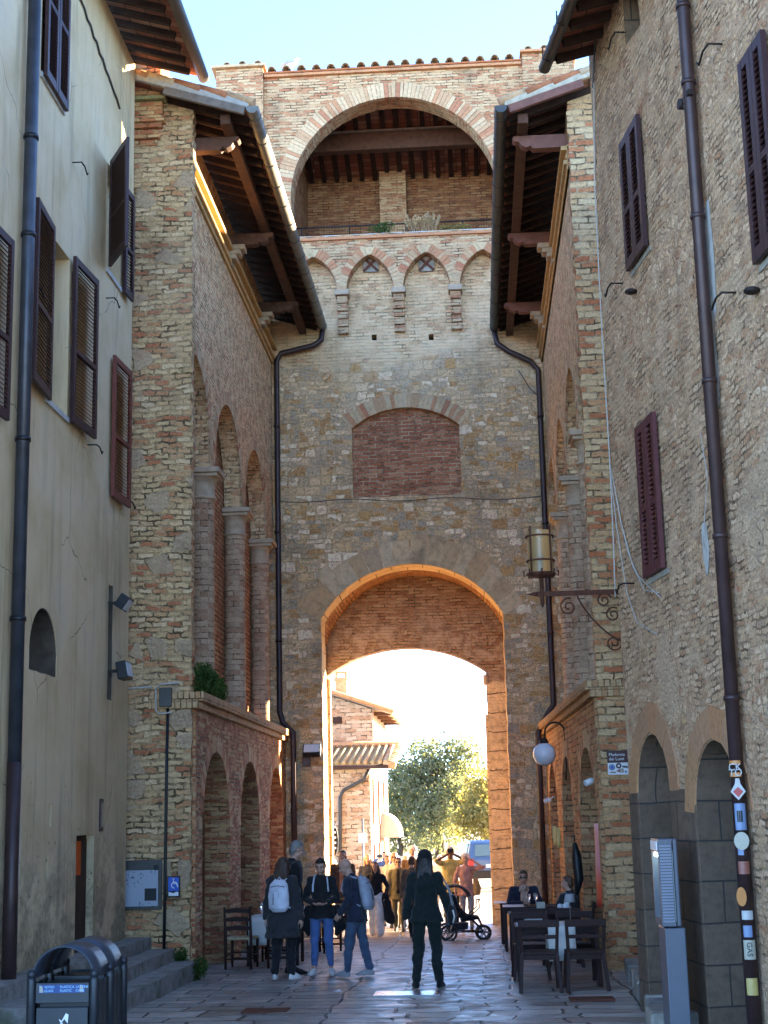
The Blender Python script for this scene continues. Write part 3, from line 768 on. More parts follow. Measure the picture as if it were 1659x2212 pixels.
    xl = lambda y: xa + dr[0] * (y - YB)
    py = lambda px, pyy: onP(px, pyy, (xa, YB), dr).y
    if left: spans = [(py(437, 1850), py(497, 1850), 3.5), (py(520, 1850), py(561, 1850), 3.47), (py(583, 1850), py(612, 1850), 3.47)]
    else: spans = [(22.0, 24.75, 3.42), (25.95, 28.2, 3.42), (29.35, 31.4, 3.42)]
    UU = V((dr[0], 1, 0)); NN = V((-sg, dr[0] * sg, 0)).normalized()
    holes = []; loops = []
    for a, b, zt_ in spans:
        w = (b - a) / 2; c = (a + b) / 2
        holes.append(jag(arch_loop(c - YB, w, -.15 if False else .02, zt_ - w * 1.0, w * 1.0, 24), .01, .14, int(c))); loops.append((c - YB, w, zt_))
    MB().slab(jag([(.1, -.1), (10.4, -.1), (10.4, 4.05), (.1, 4.05)], .004, .2, 3), holes, (xa, YB, 0), UU, NN, .42).build('lower_wall', MAT['brick_old' if left else 'brick_lower_right'], T)
    for c, w, zt_ in loops:
        ring(MB(), arch_curve(c, w + .004, zt_ - w, w + .004, 28), .27, (xa, YB, 0), UU, NN, .004, .05, .004, .012, .075, int(c * 7)).build('arch_ring', MAT['arch_brick_red'], T)
    m = MB()
    for (a, b, zt_) in spans:
        q = sg * .62
        m.b2(xl(a) + q, xl(a) + q + sg * .12, a - .1, b + .1, -.1, 4.0)
    m.build('arch_recess', MAT['brick_dark'], T)
    # second order inside each arch
    m = MB()
    for (a, b, zt_) in spans:
        m.b2(xl(b) + sg * .425, xl(b) + sg * .6, b - .3, b + .2, -.1, 4.0)
    m.build('inner_jamb', MAT['brick_dark'], T)
    # ledge
    lz = 4.06
    m = MB(); pa, pb = V((xl(YB - .35), YB - .35 if False else YB - .06, lz)), V((xl(31.99), 31.99, lz))
    for dz0, dz1, o in ((0, .1, .07), (.103, .24, .14)):
        xs0, xs1 = xl(YB) - sg * o, xl(32) - sg * o; xi0, xi1 = x0 + sg * .45, x0 + sg * .45
        v = [(xs0, YB - .05, lz + dz0), (xs1, 31.99, lz + dz0), (xi1, 31.99, lz + dz0), (xi0, YB - .05, lz + dz0)]
        v += [(p[0], p[1], lz + dz1) for p in v]
        f = [(0, 3, 2, 1), (4, 5, 6, 7), (0, 1, 5, 4), (1, 2, 6, 5), (2, 3, 7, 6), (3, 0, 4, 7)]
        m.add(v, f if left else [tuple(reversed(q)) for q in f])
    m.build('ledge', MAT['ledge_brick'], T, bevel=.012, fix=True)
    # ---- eaves
    m = MB()
    for dz, dd in ((12.52, .05), (12.6, .1), (12.7, .06), (12.84, .13)):
        m.b2(X(.01), X(-dd), yw0 + .01, 31.98, dz - (0 if left else .2), dz + .075 - (0 if left else .2))
    m.b2(X(.01), X(-.04), yw0 + .01, 31.98, 12.52 - (0 if left else .2), 12.93 - (0 if left else .2))
    m.build('cornice', MAT['cornice_paint'], T, bevel=.01)
    yb = [21.98, 26.0, 29.8]
    ztp = rs(-.72) - .12 - .16                          # top of brackets
    for i, y in enumerate(yb):
        prof = [(.2, ztp), (-.86, ztp), (-.88, ztp - .05), (-.84, ztp - .09), (-.78, ztp - .09), (-.74, ztp - .16), (-.66, ztp - .2), (-.6, ztp - .17), (-.56, ztp - .22), (.2, ztp - .22)]
        p = MB().slab([(d, z) for d, z in prof], [], (x0, y - .085, 0), (sg, 0, 0), (0, -1, 0), .17)
        p.build('bracket_beam', MAT['wood_beam' if left else 'wood_red'], T, bevel=.008)
        if i:
            c = MB()
            for k, (dd, h) in enumerate(((.34, .1), (.26, .09), (.18, .09), (.1, .1))):
                zt2 = ztp - .225 - sum((.1, .09, .09, .1)[:k]); c.b2(X(.02), X(-dd), y - .14, y + .14, zt2 - h + .003, zt2)
            c.build('corbel', MAT['lime_stone'], T, bevel=.015)
    MB().b2(X(-.80), X(-.64), 21.45, 31.95, ztp + .002, ztp + .16).build('purlin', MAT['wood_beam'], T, bevel=.008)
    n = 27
    for i in range(n):
        y = 21.62 + (31.85 - 21.62) * i / (n - 1)
        MB().bar((X(gd + .12), y, rs(gd + .12) - .057), (X(.75), y, rs(.75) - .057), .09, .11).build('rafter', MAT['rafter_wood'], T)
    def roofslab(mb, d0, d1, y0, y1, za, zb_):
        v = [(X(d), y, rs(d) + z) for z in (za, zb_) for d, y in ((d0, y0), (d1, y0), (d1, y1), (d0, y1))]
        mb.add(v, [(0, 1, 2, 3), (7, 6, 5, 4), (0, 4, 5, 1), (1, 5, 6, 2), (2, 6, 7, 3), (3, 7, 4, 0)])
    m = MB(); roofslab(m, gd + .06, 3.6 if left else 8.0, 21.32, 31.98, 0, .035); m.build('roof_boards', MAT['pianelle'], T, fix=True)  # right side carried farther back out of view, added to block the low sun
    # curved tiles on top, one row of ends seen along the eave
    rt = MB()
    for i in range(48):
        y = 21.42 + i * .222
        if y > 31.9: break
        nn = 6; vs = []
        for d in (gd - .03, 3.5):
            for k in range(nn + 1):
                a = PI * k / nn; vs.append((X(d), y + .1 * math.cos(a), rs(d) + .045 + .085 * math.sin(a)))
        q = nn + 1
        rt.add(vs, [(k, k + 1, q + k + 1, q + k) for k in range(nn)] + [tuple(range(q))], 0, False)
        if i % 1 == 0:
            vs = []
            for d in (gd - .05, 3.5):
                for k in range(nn + 1):
                    a = PI + PI * k / nn; vs.append((X(d), y + .111 + .09 * math.cos(a), rs(d) + .075 + .035 * math.sin(a)))
            rt.add(vs, [(k, k + 1, q + k + 1, q + k) for k in range(nn)] + [tuple(range(q))], 0, False)
    rt.build('roof_tiles', MAT['roof_tile'], T)
    # verge: barge board, mortar and a row of tiles
    m = MB().bar((X(gd + .12), 21.27, rs(gd + .12) - .06), (X(.22), 21.27, rs(.22) - .06), .07, .13)
    m.build('barge_board', MAT['wood_grey' if left else 'wood_red'], T, bevel=.008)
    m = MB().bar((X(gd + .05), 21.29, rs(gd + .05) + .065), (X(1.2), 21.29, rs(1.2) + .065), .09, .12)
    m.build('verge_mortar', MAT['mortar_grey' if left else 'cornice_pale'], T, bevel=.02)
    m = MB()
    for k in range(7):
        d0 = gd - .02 + k * .42
        m.tube([(X(d0), 21.31, rs(d0) + .12), (X(d0 + .46), 21.31, rs(d0 + .46) + .145)], [.085, .07], 10)
    m.build('verge_tiles', MAT['roof_tile'], T)
    # gutter with its straps, downpipe
    g = MB(); gx = X(gd)
    nn = 8; vs = []
    for y in (21.22, 31.9):
        for r in (.1, .092):
            for k in range(nn + 1):
                a = PI + PI * k / nn; vs.append((gx + r * math.cos(a), y, gzz + .05 + r * 1.15 * math.sin(a)))
    q = nn + 1; fs = []
    for k in range(nn): fs += [(k, 2 * q + k, 2 * q + k + 1, k + 1), (q + k + 1, 3 * q + k + 1, 3 * q + k, q + k)]
    g.add(vs, fs, 0, True); g.add([vs[k] for k in range(q)], [tuple(range(q))]); g.add([vs[2 * q + k] for k in range(q)], [tuple(reversed(range(q)))])
    G = g.build('gutter', MAT['gutter_metal' if left else 'gutter_dark'], T)
    for i in range(13):
        y = 21.5 + i * .85
        MB().tube([(gx + .105 * math.cos(PI + PI * k / 6), y, gzz + .05 + .122 * math.sin(PI + PI * k / 6)) for k in range(7)], .008, 5).build('strap', MAT['gutter_dark'], G)
    if left: path = [(gx, 31.85, gzz - .05), (gx - .03, 31.83, gzz - .3), (gx - .2, 31.82, gzz - .42), (-4.1, 31.82, gzz - .58), (-4.2, 31.84, gzz - .75), (-4.2, 31.86, 9.0), (-4.2, 31.86, 4.7), (-4.12, 31.8, 4.45), (-3.9, 31.75, 4.25), (-3.9, 31.75, 0)]
    else: path = [(gx, 31.85, gzz - .05), (gx + .05, 31.83, gzz - .35), (gx + .3, 31.82, gzz - .55), (1.5, 31.82, gzz - .8), (1.66, 31.84, gzz - 1.0), (1.66, 31.86, 9.0), (1.66, 31.86, 4.7), (1.5, 31.8, 4.45), (1.3, 31.72, 4.1), (1.3, 31.72, 0)]
    P = MB().tube(path, .062, 10).build('drainpipe', MAT['copper_pipe'], T)
    for z in (11.0, 8.6, 6.2, 2.6):
        xx = path[5][0] if z > 4.6 else path[-1][0]
        MB().tube([(xx, 31.8, z), (xx, 31.8, z + .05)], .074, 10).build('collar', MAT['copper_pipe'], P)
    if left:
        # brick pier with moulded head rising through the verge
        a = V((-4.66, 21.5, 0)); m = MB()
        z = 12.95
        for i, (o, h) in enumerate(((.0, .1), (.05, .07), (.02, .1), (.09, .08), (.14, .1), (.1, .26))):
            m.b2(-5.5, -4.72 + o, YB - .02 - o, YB + .5, z, z + h - .003); z += h
        m.build('pier_cornice', MAT['brick_pier'], T, bevel=.01)
        m = MB(); m.b2(-5.5, -4.56, YB - .2, YB + .6, z, z + .06); m.build('pier_slab', MAT['moss_stone'], T, bevel=.01)
        m = MB(); m.b2(-5.4, -4.66, YB - .08, YB + .55, z + .062, z + .95); m.build('chimney', MAT['brick_pier'], T)
    return T
masonry('rubble_right', 'brick', [(.46, .3, .19), (.5, .4, .27), (.42, .22, .13), (.54, .46, .33), (.38, .17, .1), (.48, .36, .23), (.52, .43, .3)], (.45, .38, .28), bw=.3, bh=.1, js=.014, warp1=.1, warp2=.05, amt=.35, dist=.045)
masonry('brick_lower_right', 'brick', [(.4, .28, .18), (.44, .34, .23), (.36, .21, .13), (.42, .31, .2)], (.36, .29, .21), bw=.3, bh=.095, js=.014, warp1=.06, warp2=.03, amt=.4, dist=.04)
masonry('ledge_brick', 'brick', [(.42, .34, .24), (.46, .38, .27), (.38, .26, .17), (.44, .36, .25)], (.3, .25, .18), bw=.085, bh=.3, js=.01, warp1=.02, warp2=.012, amt=.35, green=.35)
masonry('brick_pier', 'brick', [(.42, .2, .12), (.46, .3, .18), (.38, .16, .1), (.5, .38, .24)], (.4, .3, .2), bw=.24, bh=.075, js=.012, amt=.3, green=.2)
simple('moss_stone', (.26, .25, .12), .9, .2, var=.5, sc=9, dist=.02)
simple('cornice_pale', (.5, .42, .3), .9, .2, var=.3, sc=8, dist=.012)
GAL_L = gallery(True)
GAL_R = gallery(False)

# ------------------------------------------------------------------ shutters
def shutter(parent, P, U, N, w, z0, z1, mat, mid=True):
    """leaf whose lower corner is at P, running along U, outer face towards N"""
    P, U, N = V((P[0], P[1], 0)), V((U[0], U[1], 0)).normalized(), V((N[0], N[1], 0)).normalized()
    F = Matrix((( U.x, N.x, 0), (U.y, N.y, 0), (0, 0, 1))); t = .045; st = .075
    m = MB(); h = z1 - z0
    def bx(u0, u1, za, zb, n0=0, n1=t):
        c = P + U * ((u0 + u1) / 2) + N * ((n0 + n1) / 2); c.z = (za + zb) / 2
        m.box(c, (abs(u1 - u0), abs(n1 - n0), abs(zb - za)), 0, M=F)
    bx(0, st, z0, z1); bx(w - st, w, z0, z1)
    rails = [(z0, z0 + .11), (z1 - .09, z1)]
    if mid: rails.append((z0 + h * .42, z0 + h * .42 + .06))
    for a, b in rails: bx(st, w - st, a, b, .002, t - .002)
    k = int(h / .058)
    for i in range(k):
        z = z0 + .13 + (h - .24) * (i + .5) / k
        c = P + U * (w / 2) + N * (t / 2); c.z = z
        m.box(c, (w - 2 * st, .055, .008), 0, M=F @ Matrix.Rotation(D2(-42), 3, 'X'))
    return m.build('shutter', mat, parent)
def hook(parent, P, N, U, name='shutter_hook'):
    P, N, U = V(P), V(N), V(U)
    a = [P, P + N * .1, P + N * .12 + V((0, 0, .0))]
    m = MB().tube([P, P + N * .13], .009, 6)
    m.tube([P + N * .12 - U * .0, P + N * .13 + U * .13, P + N * .13 + U * .2 + V((0, 0, -.03)), P + N * .13 + U * .26 + V((0, 0, -.06)), P + N * .13 + U * .3 + V((0, 0, -.02))], .01, 6)
    return m.build(name, MAT['iron'], parent)

# ------------------------------------------------------------------ plastered house on the left
def house_left():
    XH = -5.0; T = thing('plastered_house', 'tall house with stained cream plaster, brown shutters and black drainpipe on the left', 'house', (-5.5, 16, 0))
    YE = 21.2
    yz = lambda x, y: (lambda p: (p.y, p.z))(onX(x, y, XH))
    N, U = (1, 0, 0), (0, 1, 0)
    wins = [(16.79, 17.73, 7.45, 9.55), (19.58, 20.4, 10.15, 11.75), (16.28, 17.24, 11.4, 13.7), (14.0, 14.65, 6.6, 8.9)]
    holes = [[(a, c), (b, c), (b, d), (a, d)] for a, b, c, d in wins]
    na, nb = yz(62, 1445), yz(122, 1465); nt = yz(92, 1312)
    holes.append(jag(arch_loop((na[0] + nb[0]) / 2, (nb[0] - na[0]) / 2, na[1], nt[1] - .5, .5, 18), .006, .1, 4))
    sa, sb = yz(235, 1262), yz(246, 1515)
    holes.append([(sa[0], sb[1]), (sa[0] + .26, sb[1]), (sa[0] + .26, sa[1]), (sa[0], sa[1])])
    da, db = yz(165, 1805), yz(203, 2052)
    holes.append([(da[0], .62), (da[0] + .86, .62), (da[0] + .86, da[1]), (da[0], da[1])])
    for px, pyy in ((108, 1762), (101, 1868)):
        q = yz(px, pyy); holes.append([(q[0] - .05, q[1] - .13), (q[0] + .06, q[1] - .13), (q[0] + .06, q[1] + .13), (q[0] - .05, q[1] + .13)])
    MB().slab(jag([(8, -.1), (YE, -.1), (YE, 14.15), (8, 14.15)], .006, .25, 8), holes, (XH, 0, 0), U, N, .8).build('wall', MAT['plaster'], T)
    MB().b2(XH - .81, XH - 7, 8, YE - .01, -.1, 14.1).build('house_body', MAT['plaster'], T)
    for a, b, c, d in wins:
        f = MB(); xx = XH - .26
        for q in ((a, a + .06), (b - .06, b), ((a + b) / 2 - .04, (a + b) / 2 + .04)): f.b2(xx, xx + .05, q[0], q[1], c, d)
        for q in ((c, c + .07), (d - .06, d), ((c + d) / 2 - .02, (c + d) / 2 + .02)): f.b2(xx + .002, xx + .046, a, b, q[0], q[1])
        w = f.build('window', MAT['wood_dark'], T)
        MB().b2(xx - .03, xx - .02, a, b, c, d).build('pane', MAT['glass_dark'], w)
        MB().b2(XH - .28, XH + .03, a - .04, b + .04, c - .07, c - .002).build('sill', MAT['mortar_grey'], w)
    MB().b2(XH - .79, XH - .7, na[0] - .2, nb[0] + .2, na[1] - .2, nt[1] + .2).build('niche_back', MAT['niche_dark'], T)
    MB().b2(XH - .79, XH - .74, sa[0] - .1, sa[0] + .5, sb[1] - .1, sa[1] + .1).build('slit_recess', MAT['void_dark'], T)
    nl = arch_loop((na[0] + nb[0]) / 2, (nb[0] - na[0]) / 2 + .01, na[1] - .01, nt[1] - .5, .51, 18); ni = arch_loop((na[0] + nb[0]) / 2, (nb[0] - na[0]) / 2 - .012, na[1] + .012, nt[1] - .5, .488, 18)
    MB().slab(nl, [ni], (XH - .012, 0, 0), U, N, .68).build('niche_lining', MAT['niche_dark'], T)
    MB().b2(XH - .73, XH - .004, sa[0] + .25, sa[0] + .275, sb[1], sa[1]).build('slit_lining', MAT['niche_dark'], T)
    # door
    d = MB().b2(XH - .16, XH - .1, da[0], da[0] + .86, .62, da[1])
    for k in range(5): d.b2(XH - .1, XH - .092, da[0] + .02 + k * .17, da[0] + .175 + k * .17, .66, da[1] - .05)
    dd = d.build('door', MAT['wood_dark'], T)
    nz = yz(168, 1818)[1]
    o = MB().b2(XH - .09, XH - .086, da[0] + .08, da[0] + .55, nz - .42, nz).build('notice', MAT['orange_paper'], dd); o['label'] = 'orange paper notice'
    for k in range(5): pass
    t = text_mesh('LAVORI\nIN CORSO', .1, MAT['wood_dark'], 'notice_text', frame4((XH - .085, da[0] + .12, nz - .17), (0, 1, 0), (1, 0, 0)), dd) if False else None
    q = yz(216, 1762)
    ic = MB().b2(XH, XH + .03, q[0] - .06, q[0] + .08, q[1] - .2, q[1] + .22).build('intercom', MAT['copper_pipe'], T, bevel=.008)
    MB().b2(XH + .03, XH + .034, q[0] - .03, q[0] + .05, q[1] - .15, q[1] + .17).build('call_panel', MAT['lime_stone'], ic)
    # shutters: hinge, direction, etc. (open leaves stand a little off the wall)
    S, SR = MAT['shutter_paint'], MAT['shutter_red']
    def leaf(y, z0, z1, w, ang, mat, back):
        # ang: angle between leaf and wall plane; back: leaf runs towards -Y from the hinge
        a = D2(ang); dirv = (math.sin(a), (-1 if back else 1) * math.cos(a)); nv = (math.cos(a), (1 if back else -1) * math.sin(a))
        return shutter(T, (XH + .04, y), dirv, nv, w, z0, z1, mat)
    leaf(16.78, 7.4, 9.6, .9, 4, S, True); leaf(17.74, 7.4, 9.6, .92, 4, S, False)
    leaf(16.28, 11.36, 13.74, .47, 0, S, False); leaf(16.77, 11.36, 13.74, .47, 0, S, False)
    leaf(19.55, 10.15, 11.75, .86, 29, S, True)
    leaf(20.42, 10.08, 11.75, .42, 4, S, False)
    leaf(14.5, 6.7, 8.75, .62, 3, S, False)
    leaf(19.88, 6.9, 8.95, .85, 3, SR, False)['label'] = 'reddish brown shutter, paler than the others'
    for y, z in ((15.95, 8.55), (17.75, 10.9), (19.6, 9.7), (20.7, 7.0), (14.6, 12.0), (18.75, 7.35)): hook(T, (XH, y, z), N, (0, -1, 0) if y < 15 else (0, 1, 0))
    # string of cable clips running diagonally
    p0, p1 = onX(165, -20, XH), onX(256, 232, XH); pts = []
    for k in range(15):
        f = k / 14; p = p0.lerp(p1, f); pts.append((XH + .02, p.y, p.z - .03 * math.sin(f * 40)))
    MB().tube(pts, .016, 6).build('cable', MAT['gutter_dark'], T)
    # drainpipe with collars
    yp = 15.62; 
    P = MB().tube([(XH + .11, yp, 14), (XH + .11, yp, 3.1)], .074, 14).build('drainpipe', MAT['steel_pipe'], T)
    MB().tube([(XH + .11, yp, 3.1), (XH + .11, yp, gz(yp))], .077, 14).build('pipe_foot', MAT['copper_pipe'], P)
    for z in (12.6, 10.2, 9.0, 6.6, 4.6):
        MB().tube([(XH + .11, yp, z), (XH + .11, yp, z + .05)], .088, 14).build('collar', MAT['black_metal'], P)
    # eave
    gx, gzl = -4.06, 14.0
    rs = lambda x: gzl + .02 + .3 * (gx - x)
    m = MB(); y0, y1 = 8, 21.42
    v = [(x, y, rs(x) + z) for z in (0, .06) for x, y in ((gx + .02, y0), (-9, y0), (-9, y1), (gx + .02, y1))]
    m.add(v, [(0, 1, 2, 3), (7, 6, 5, 4), (0, 4, 5, 1), (1, 5, 6, 2), (2, 6, 7, 3), (3, 7, 4, 0)])
    m.build('roof', MAT['pianelle'], T, fix=True)
    for i in range(30):
        y = 10.5 + i * .37
        MB().bar((gx - .08, y, rs(gx - .08) - .05), (-5.2, y, rs(-5.2) - .05), .08, .09).build('rafter', MAT['rafter_wood'], T)
    m = MB()
    for i in range(57):
        y = 8.8 + i * .222; m.tube([(gx + .05, y, rs(gx) + .1), (-8.8, y, rs(-8.8) + .1)], .085, 8)
    m.build('roof_tiles', MAT['roof_tile'], T)
    m = MB().tube([(gx + .1, 8, gzl + .02), (gx + .1, 21.5, gzl + .02)], .09, 12); m.build('gutter', MAT['gutter_dark'], T)
    return T
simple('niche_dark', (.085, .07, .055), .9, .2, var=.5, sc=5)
simple('orange_paper', (.62, .11, .02), .7, .2, var=.2, sc=8)
HOUSE_L = house_left()

# ------------------------------------------------------------------ stone house on the right
KH = .755                                                # the house corner stands nearer than the buttress beside it
W0, WD = V((2.15 * KH, 21.6 * KH, 0)), V((.15, -1, 0)).normalized()
zh = lambda z: 2.45 + (z - 2.45) * KH
WN = V((WD.y, -WD.x, 0))                                  # towards the street
def wu(x, y):
    p = onP(x, y, W0, WD); return (p - W0).dot(WD), p.z
def WP(u, z, n=0): p = W0 + WD * u + WN * n; p.z = z; return p
def house_right():
    T = thing('stone_house', 'tall rubble stone house on the right with two dark arched openings and louvred shutters', 'house', (3.2, 17, 0))
    holes = []; arches = []
    for a, b, t in (((1380, 1720), (1450, 1720), (1412, 1585)), ((1503, 1720), (1598, 1720), (1548, 1598))):
        u0, _ = wu(*a); u1, _ = wu(*b); _, zt = wu(*t); w = (u1 - u0) / 2
        arches.append(((u0 + u1) / 2, w, zt)); holes.append(arch_loop((u0 + u1) / 2, w, .1, zt - w, w, 26))
    ba, bb = wu(1345, 0), wu(1378, 0)
    u0 = wu(1349, 60)[0]; zb = wu(1352, 118)[1]
    holes.append([(u0, zb + .1), (u0 + .6, zb), (u0 + .6, zb + 2.0), (u0, zb + 2.0)])
    MB().slab(jag([(-.02, -.1), (9.5, -.1), (9.5, zh(14.6)), (-.02, zh(14.6))], .008, .2, 5), holes, W0, WD, WN, .85, 0, 1).build('wall', [MAT['rubble_house'], MAT['ashlar_shaded']], T)
    def bodybox(u0, u1, n0, n1, z0, z1, nm, mt, bevel=0):
        F = Matrix(((WD.x, WN.x, 0), (WD.y, WN.y, 0), (0, 0, 1)))
        return MB().box(WP((u0 + u1) / 2, (z0 + z1) / 2, (n0 + n1) / 2), (abs(u1 - u0), abs(n1 - n0), abs(z1 - z0)), 0, M=F).build(nm, mt, T, bevel=bevel)
    bodybox(0, 9.5, -2.0, -6, -.1, zh(14.6), 'house_body', MAT['rubble_house'])
    MB().b2(2.7, 8, 14, 21.55, -.1, 11.6).build('sun_gap_block', MAT['rubble_house'], T)  # unseen block added to stop sun leaking between house and buttress
    bodybox(u0 - .1, u0 + .7, -.3, -.4, zb - .2, zb + 2.2, 'walled_window', MAT['brick_old'])
    # ashlar casing of the ground floor: piers between the arches
    for (c, w, zt) in arches:
        m = MB(); o = 0
        ring(m, arch_curve(c, w + .022, zt - w, w + .022, 26), .3, W0, WD, WN, .012, .05, .003, .015, .24, int(c * 5)); m.build('arch_ring', MAT['arch_render'], T)
    edges = [(.0, arches[0][0] - arches[0][1]), (arches[0][0] + arches[0][1], arches[1][0] - arches[1][1]), (arches[1][0] + arches[1][1], arches[1][0] + arches[1][1] + .22)]
    for a, b in edges:
        zt = arches[0][2] - arches[0][1] + .05
        bodybox(a + .004, b - .004, -.8, .016, 0, zt, 'pier', MAT['ashlar_shaded'], .012)
    # recess behind: door leaves deep in the shade
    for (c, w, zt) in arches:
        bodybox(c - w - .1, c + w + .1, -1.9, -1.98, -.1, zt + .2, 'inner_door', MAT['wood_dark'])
    # shutters
    for (pa, pb, za, zb_, mt) in (((1357, 450), (1400, 450), zh(9.85), zh(11.75), 'shutter_paint'), ((1393, 1080), (1434, 1080), zh(5.5), zh(7.58), 'shutter_maroon'), ((1622, 300), (1680, 300), zh(8.02), zh(10.3), 'shutter_paint')):
        u0 = wu(*pa)[0]; u1 = wu(*pb)[0]; w = (u1 - u0) / 2
        for k in range(2):
            p = WP(u0 + k * w + .004, 0, .025); shutter(T, p, WD, WN, w - .008, za, zb_, MAT[mt])
        bodybox(u0 - .02, u1 + .02, -.05, .012, za - .06, za - .005, 'sill', MAT['lime_dark'])
    # drainpipe with stickers
    up = wu(1560, 900)[0]
    PR = .057; PO = .09
    P = MB().tube([WP(up, zh(14.2), PO), WP(up, zh(12.2), PO), WP(up, gz(12), PO)], PR, 14).build('drainpipe', MAT['copper_pipe'], T)
    for z in (11.9, 10.9, 9.2, 7.2, 5.4, 3.6): MB().tube([WP(up, zh(z), PO), WP(up, zh(z) + .04, PO)], .068, 14).build('collar', MAT['copper_pipe'], P)
    MB().tube([WP(up + .02, zh(14.2), PO), WP(up + .0, zh(12.25), PO)], [.068, .062], 14).build('pipe_sleeve', MAT['gutter_verdigris'], P)
    bk = MB().bar(WP(up - .15, zh(10.75), .11), WP(up + .09, zh(10.75), .11), .045, .05); bk.tube([WP(up - .15, zh(10.75), .05), WP(up - .15, zh(10.75), .15)], .05, 10); bk.build('pipe_bracket', MAT['iron'], P)
    # stickers wrapped on the pipe, from the knee down
    def sticker(z, h, du, col, nm='sticker', wfrac=.9):
        m = MB(); n = 6; vs = []
        c = WP(up, 0, PO); toC = V((CAM.x - c.x, CAM.y - c.y, 0)).normalized(); side = V((-toC.y, toC.x, 0))
        for zz in (z, z + h):
            for k in range(n + 1):
                a = (-1 + 2 * k / n) * wfrac + du; q = c + (toC * math.cos(a) + side * math.sin(a)) * (PR + .0035); vs.append((q.x, q.y, zz))
        m.add(vs, [(k, k + 1, n + 2 + k, n + 1 + k) for k in range(n)]); return m.build(nm, MAT[col], P)
    def onpipe(z, du=0.0, r=.062):
        c = WP(up, z, PO); toC = V((CAM.x - c.x, CAM.y - c.y, 0)).normalized(); side = V((-toC.y, toC.x, 0))
        nv = toC * math.cos(du) + side * math.sin(du); return c + nv * r, nv, V((-nv.y, nv.x, 0))
    zz = lambda y: onP(1612, y, W0, WD).z
    sticker(zz(1652), .035, -.3, 'st_orange'); sticker(zz(1678), .035, -.3, 'st_orange')
    o, nv, sv = onpipe(zz(1664), -.35); text_mesh('CK', .08, MAT['st_white'], 'sticker_letters', frame4(o - sv * .045, sv, nv), P); o, nv, sv = onpipe(zz(1676), -.35); text_mesh('TO', .08, MAT['st_white'], 'sticker_letters', frame4(o - sv * .045, sv, nv), P)
    o, nv, sv = onpipe(zz(1710)); F = frame4(o, sv, nv)
    def shape(pts, mt, nm='sticker', dz=0.0):
        m = MB(); m.add([F @ V((x * KH, y * KH, dz)) for x, y in pts], [tuple(range(len(pts)))]); return m.build(nm, MAT[mt], P)
    shape([(-.02, .14), (-.03, .08), (-.08, .0), (0, -.09), (.08, 0), (.03, .08), (.02, .14)], 'st_white', dz=.001); shape([(-.055, .0), (0, -.06), (.055, 0), (.0, .05)], 'st_red', dz=.003)
    sticker(zz(1792), zz(1735) - zz(1792), .1, 'st_blue', wfrac=.8); sticker(zz(1775), .09, .0, 'black_metal', wfrac=.4)
    o, nv, sv = onpipe(zz(1815)); F = frame4(o, sv, nv); shape([(.08 * math.cos(a * PI / 8), .095 * math.sin(a * PI / 8)) for a in range(16)], 'st_cream', dz=.002)
    sticker(zz(1845), .09, -.2, 'st_blue', wfrac=.4); sticker(zz(1885), .1, .1, 'st_brick', wfrac=.8)
    o, nv, sv = onpipe(zz(1932), -.5); F = frame4(o, sv, nv); shape([(.06 * math.cos(a * PI / 8), .1 * math.sin(a * PI / 8)) for a in range(16)], 'st_orange', dz=.002)
    sticker(zz(1980), .07, .1, 'st_white', wfrac=.8); sticker(zz(2016), .09, .0, 'st_blue', wfrac=.6)
    sticker(zz(2062), zz(2022) - zz(2062), .1, 'st_cream', wfrac=.85)
    o, nv, sv = onpipe(zz(2026), .1, .063); text_mesh('GAS', .06, MAT['black_metal'], 'sticker_letters', frame4(o - V((0, 0, .0)) - sv * .022, V((0, 0, -1)), nv), P)
    sticker(zz(2135), zz(2100) - zz(2135), .1, 'st_yellow', wfrac=.8)
    # eave
    g0 = onY(1176, 148, 21.35 * KH); off = (V((g0.x, g0.y, 0)) - W0).dot(WN); uz = (V((g0.x, g0.y, 0)) - W0).dot(WD)
    zg = g0.z
    rs = lambda n: zg + .03 + .3 * (off - n)
    m = MB(); v = []
    for z in (0, .06):
        for u, n in ((uz + .05, off - .05), (uz + .05, -6), (9.5, -6), (9.5, off - .05)):
            p = WP(u, rs(n) + z, n); v.append(p)
    m.add(v, [(0, 1, 2, 3), (7, 6, 5, 4), (0, 4, 5, 1), (1, 5, 6, 2), (2, 6, 7, 3), (3, 7, 4, 0)]); m.build('roof', MAT['pianelle'], T, fix=True)
    for i in range(24):
        u = uz + .2 + i * .38; MB().bar(WP(u, rs(off - .1) - .05, off - .1), WP(u, rs(-.3) - .05, -.3), .08, .09).build('rafter', MAT['rafter_wood'], T)
    m = MB()
    for i in range(42): u = uz + .15 + i * .222; m.tube([WP(u, rs(off) + .1, off - .02), WP(u, rs(-6) + .1, -6)], .085, 8)
    m.build('roof_tiles', MAT['roof_tile'], T)
    m = MB().tube([WP(uz, zg, off), WP(9.5, zg, off)], .07, 12); G = m.build('gutter', MAT['gutter_dark'], T)
    for i in range(8): MB().tube([WP(uz + .3 + i * .8, zg + .1, off + .075), WP(uz + .3 + i * .8, zg - .04, off + .08), WP(uz + .3 + i * .8, zg - .08, off)], .008, 5).build('strap', MAT['iron'], G)
    # hooks, vents, wires fixed to the wall
    for x, y in ((1345, 612), (1590, 632), (1370, 1260), (1352, 70), (1560, 95)):
        u, z = wu(x, y); hook(T, WP(u, z), WN, -WD)
    for x, y in ((1375, 630), (1640, 628)):
        u, z = wu(x, y); MB().ball(WP(u, z, .06), (.07, .07, .03), 10).build('vent_cowl', MAT['iron'], T)
    u, z = wu(1572, 1290); bodybox(u - .08, u + .08, 0, .05, z - .21, z + .21, 'meter_box', MAT['concrete'], .008)
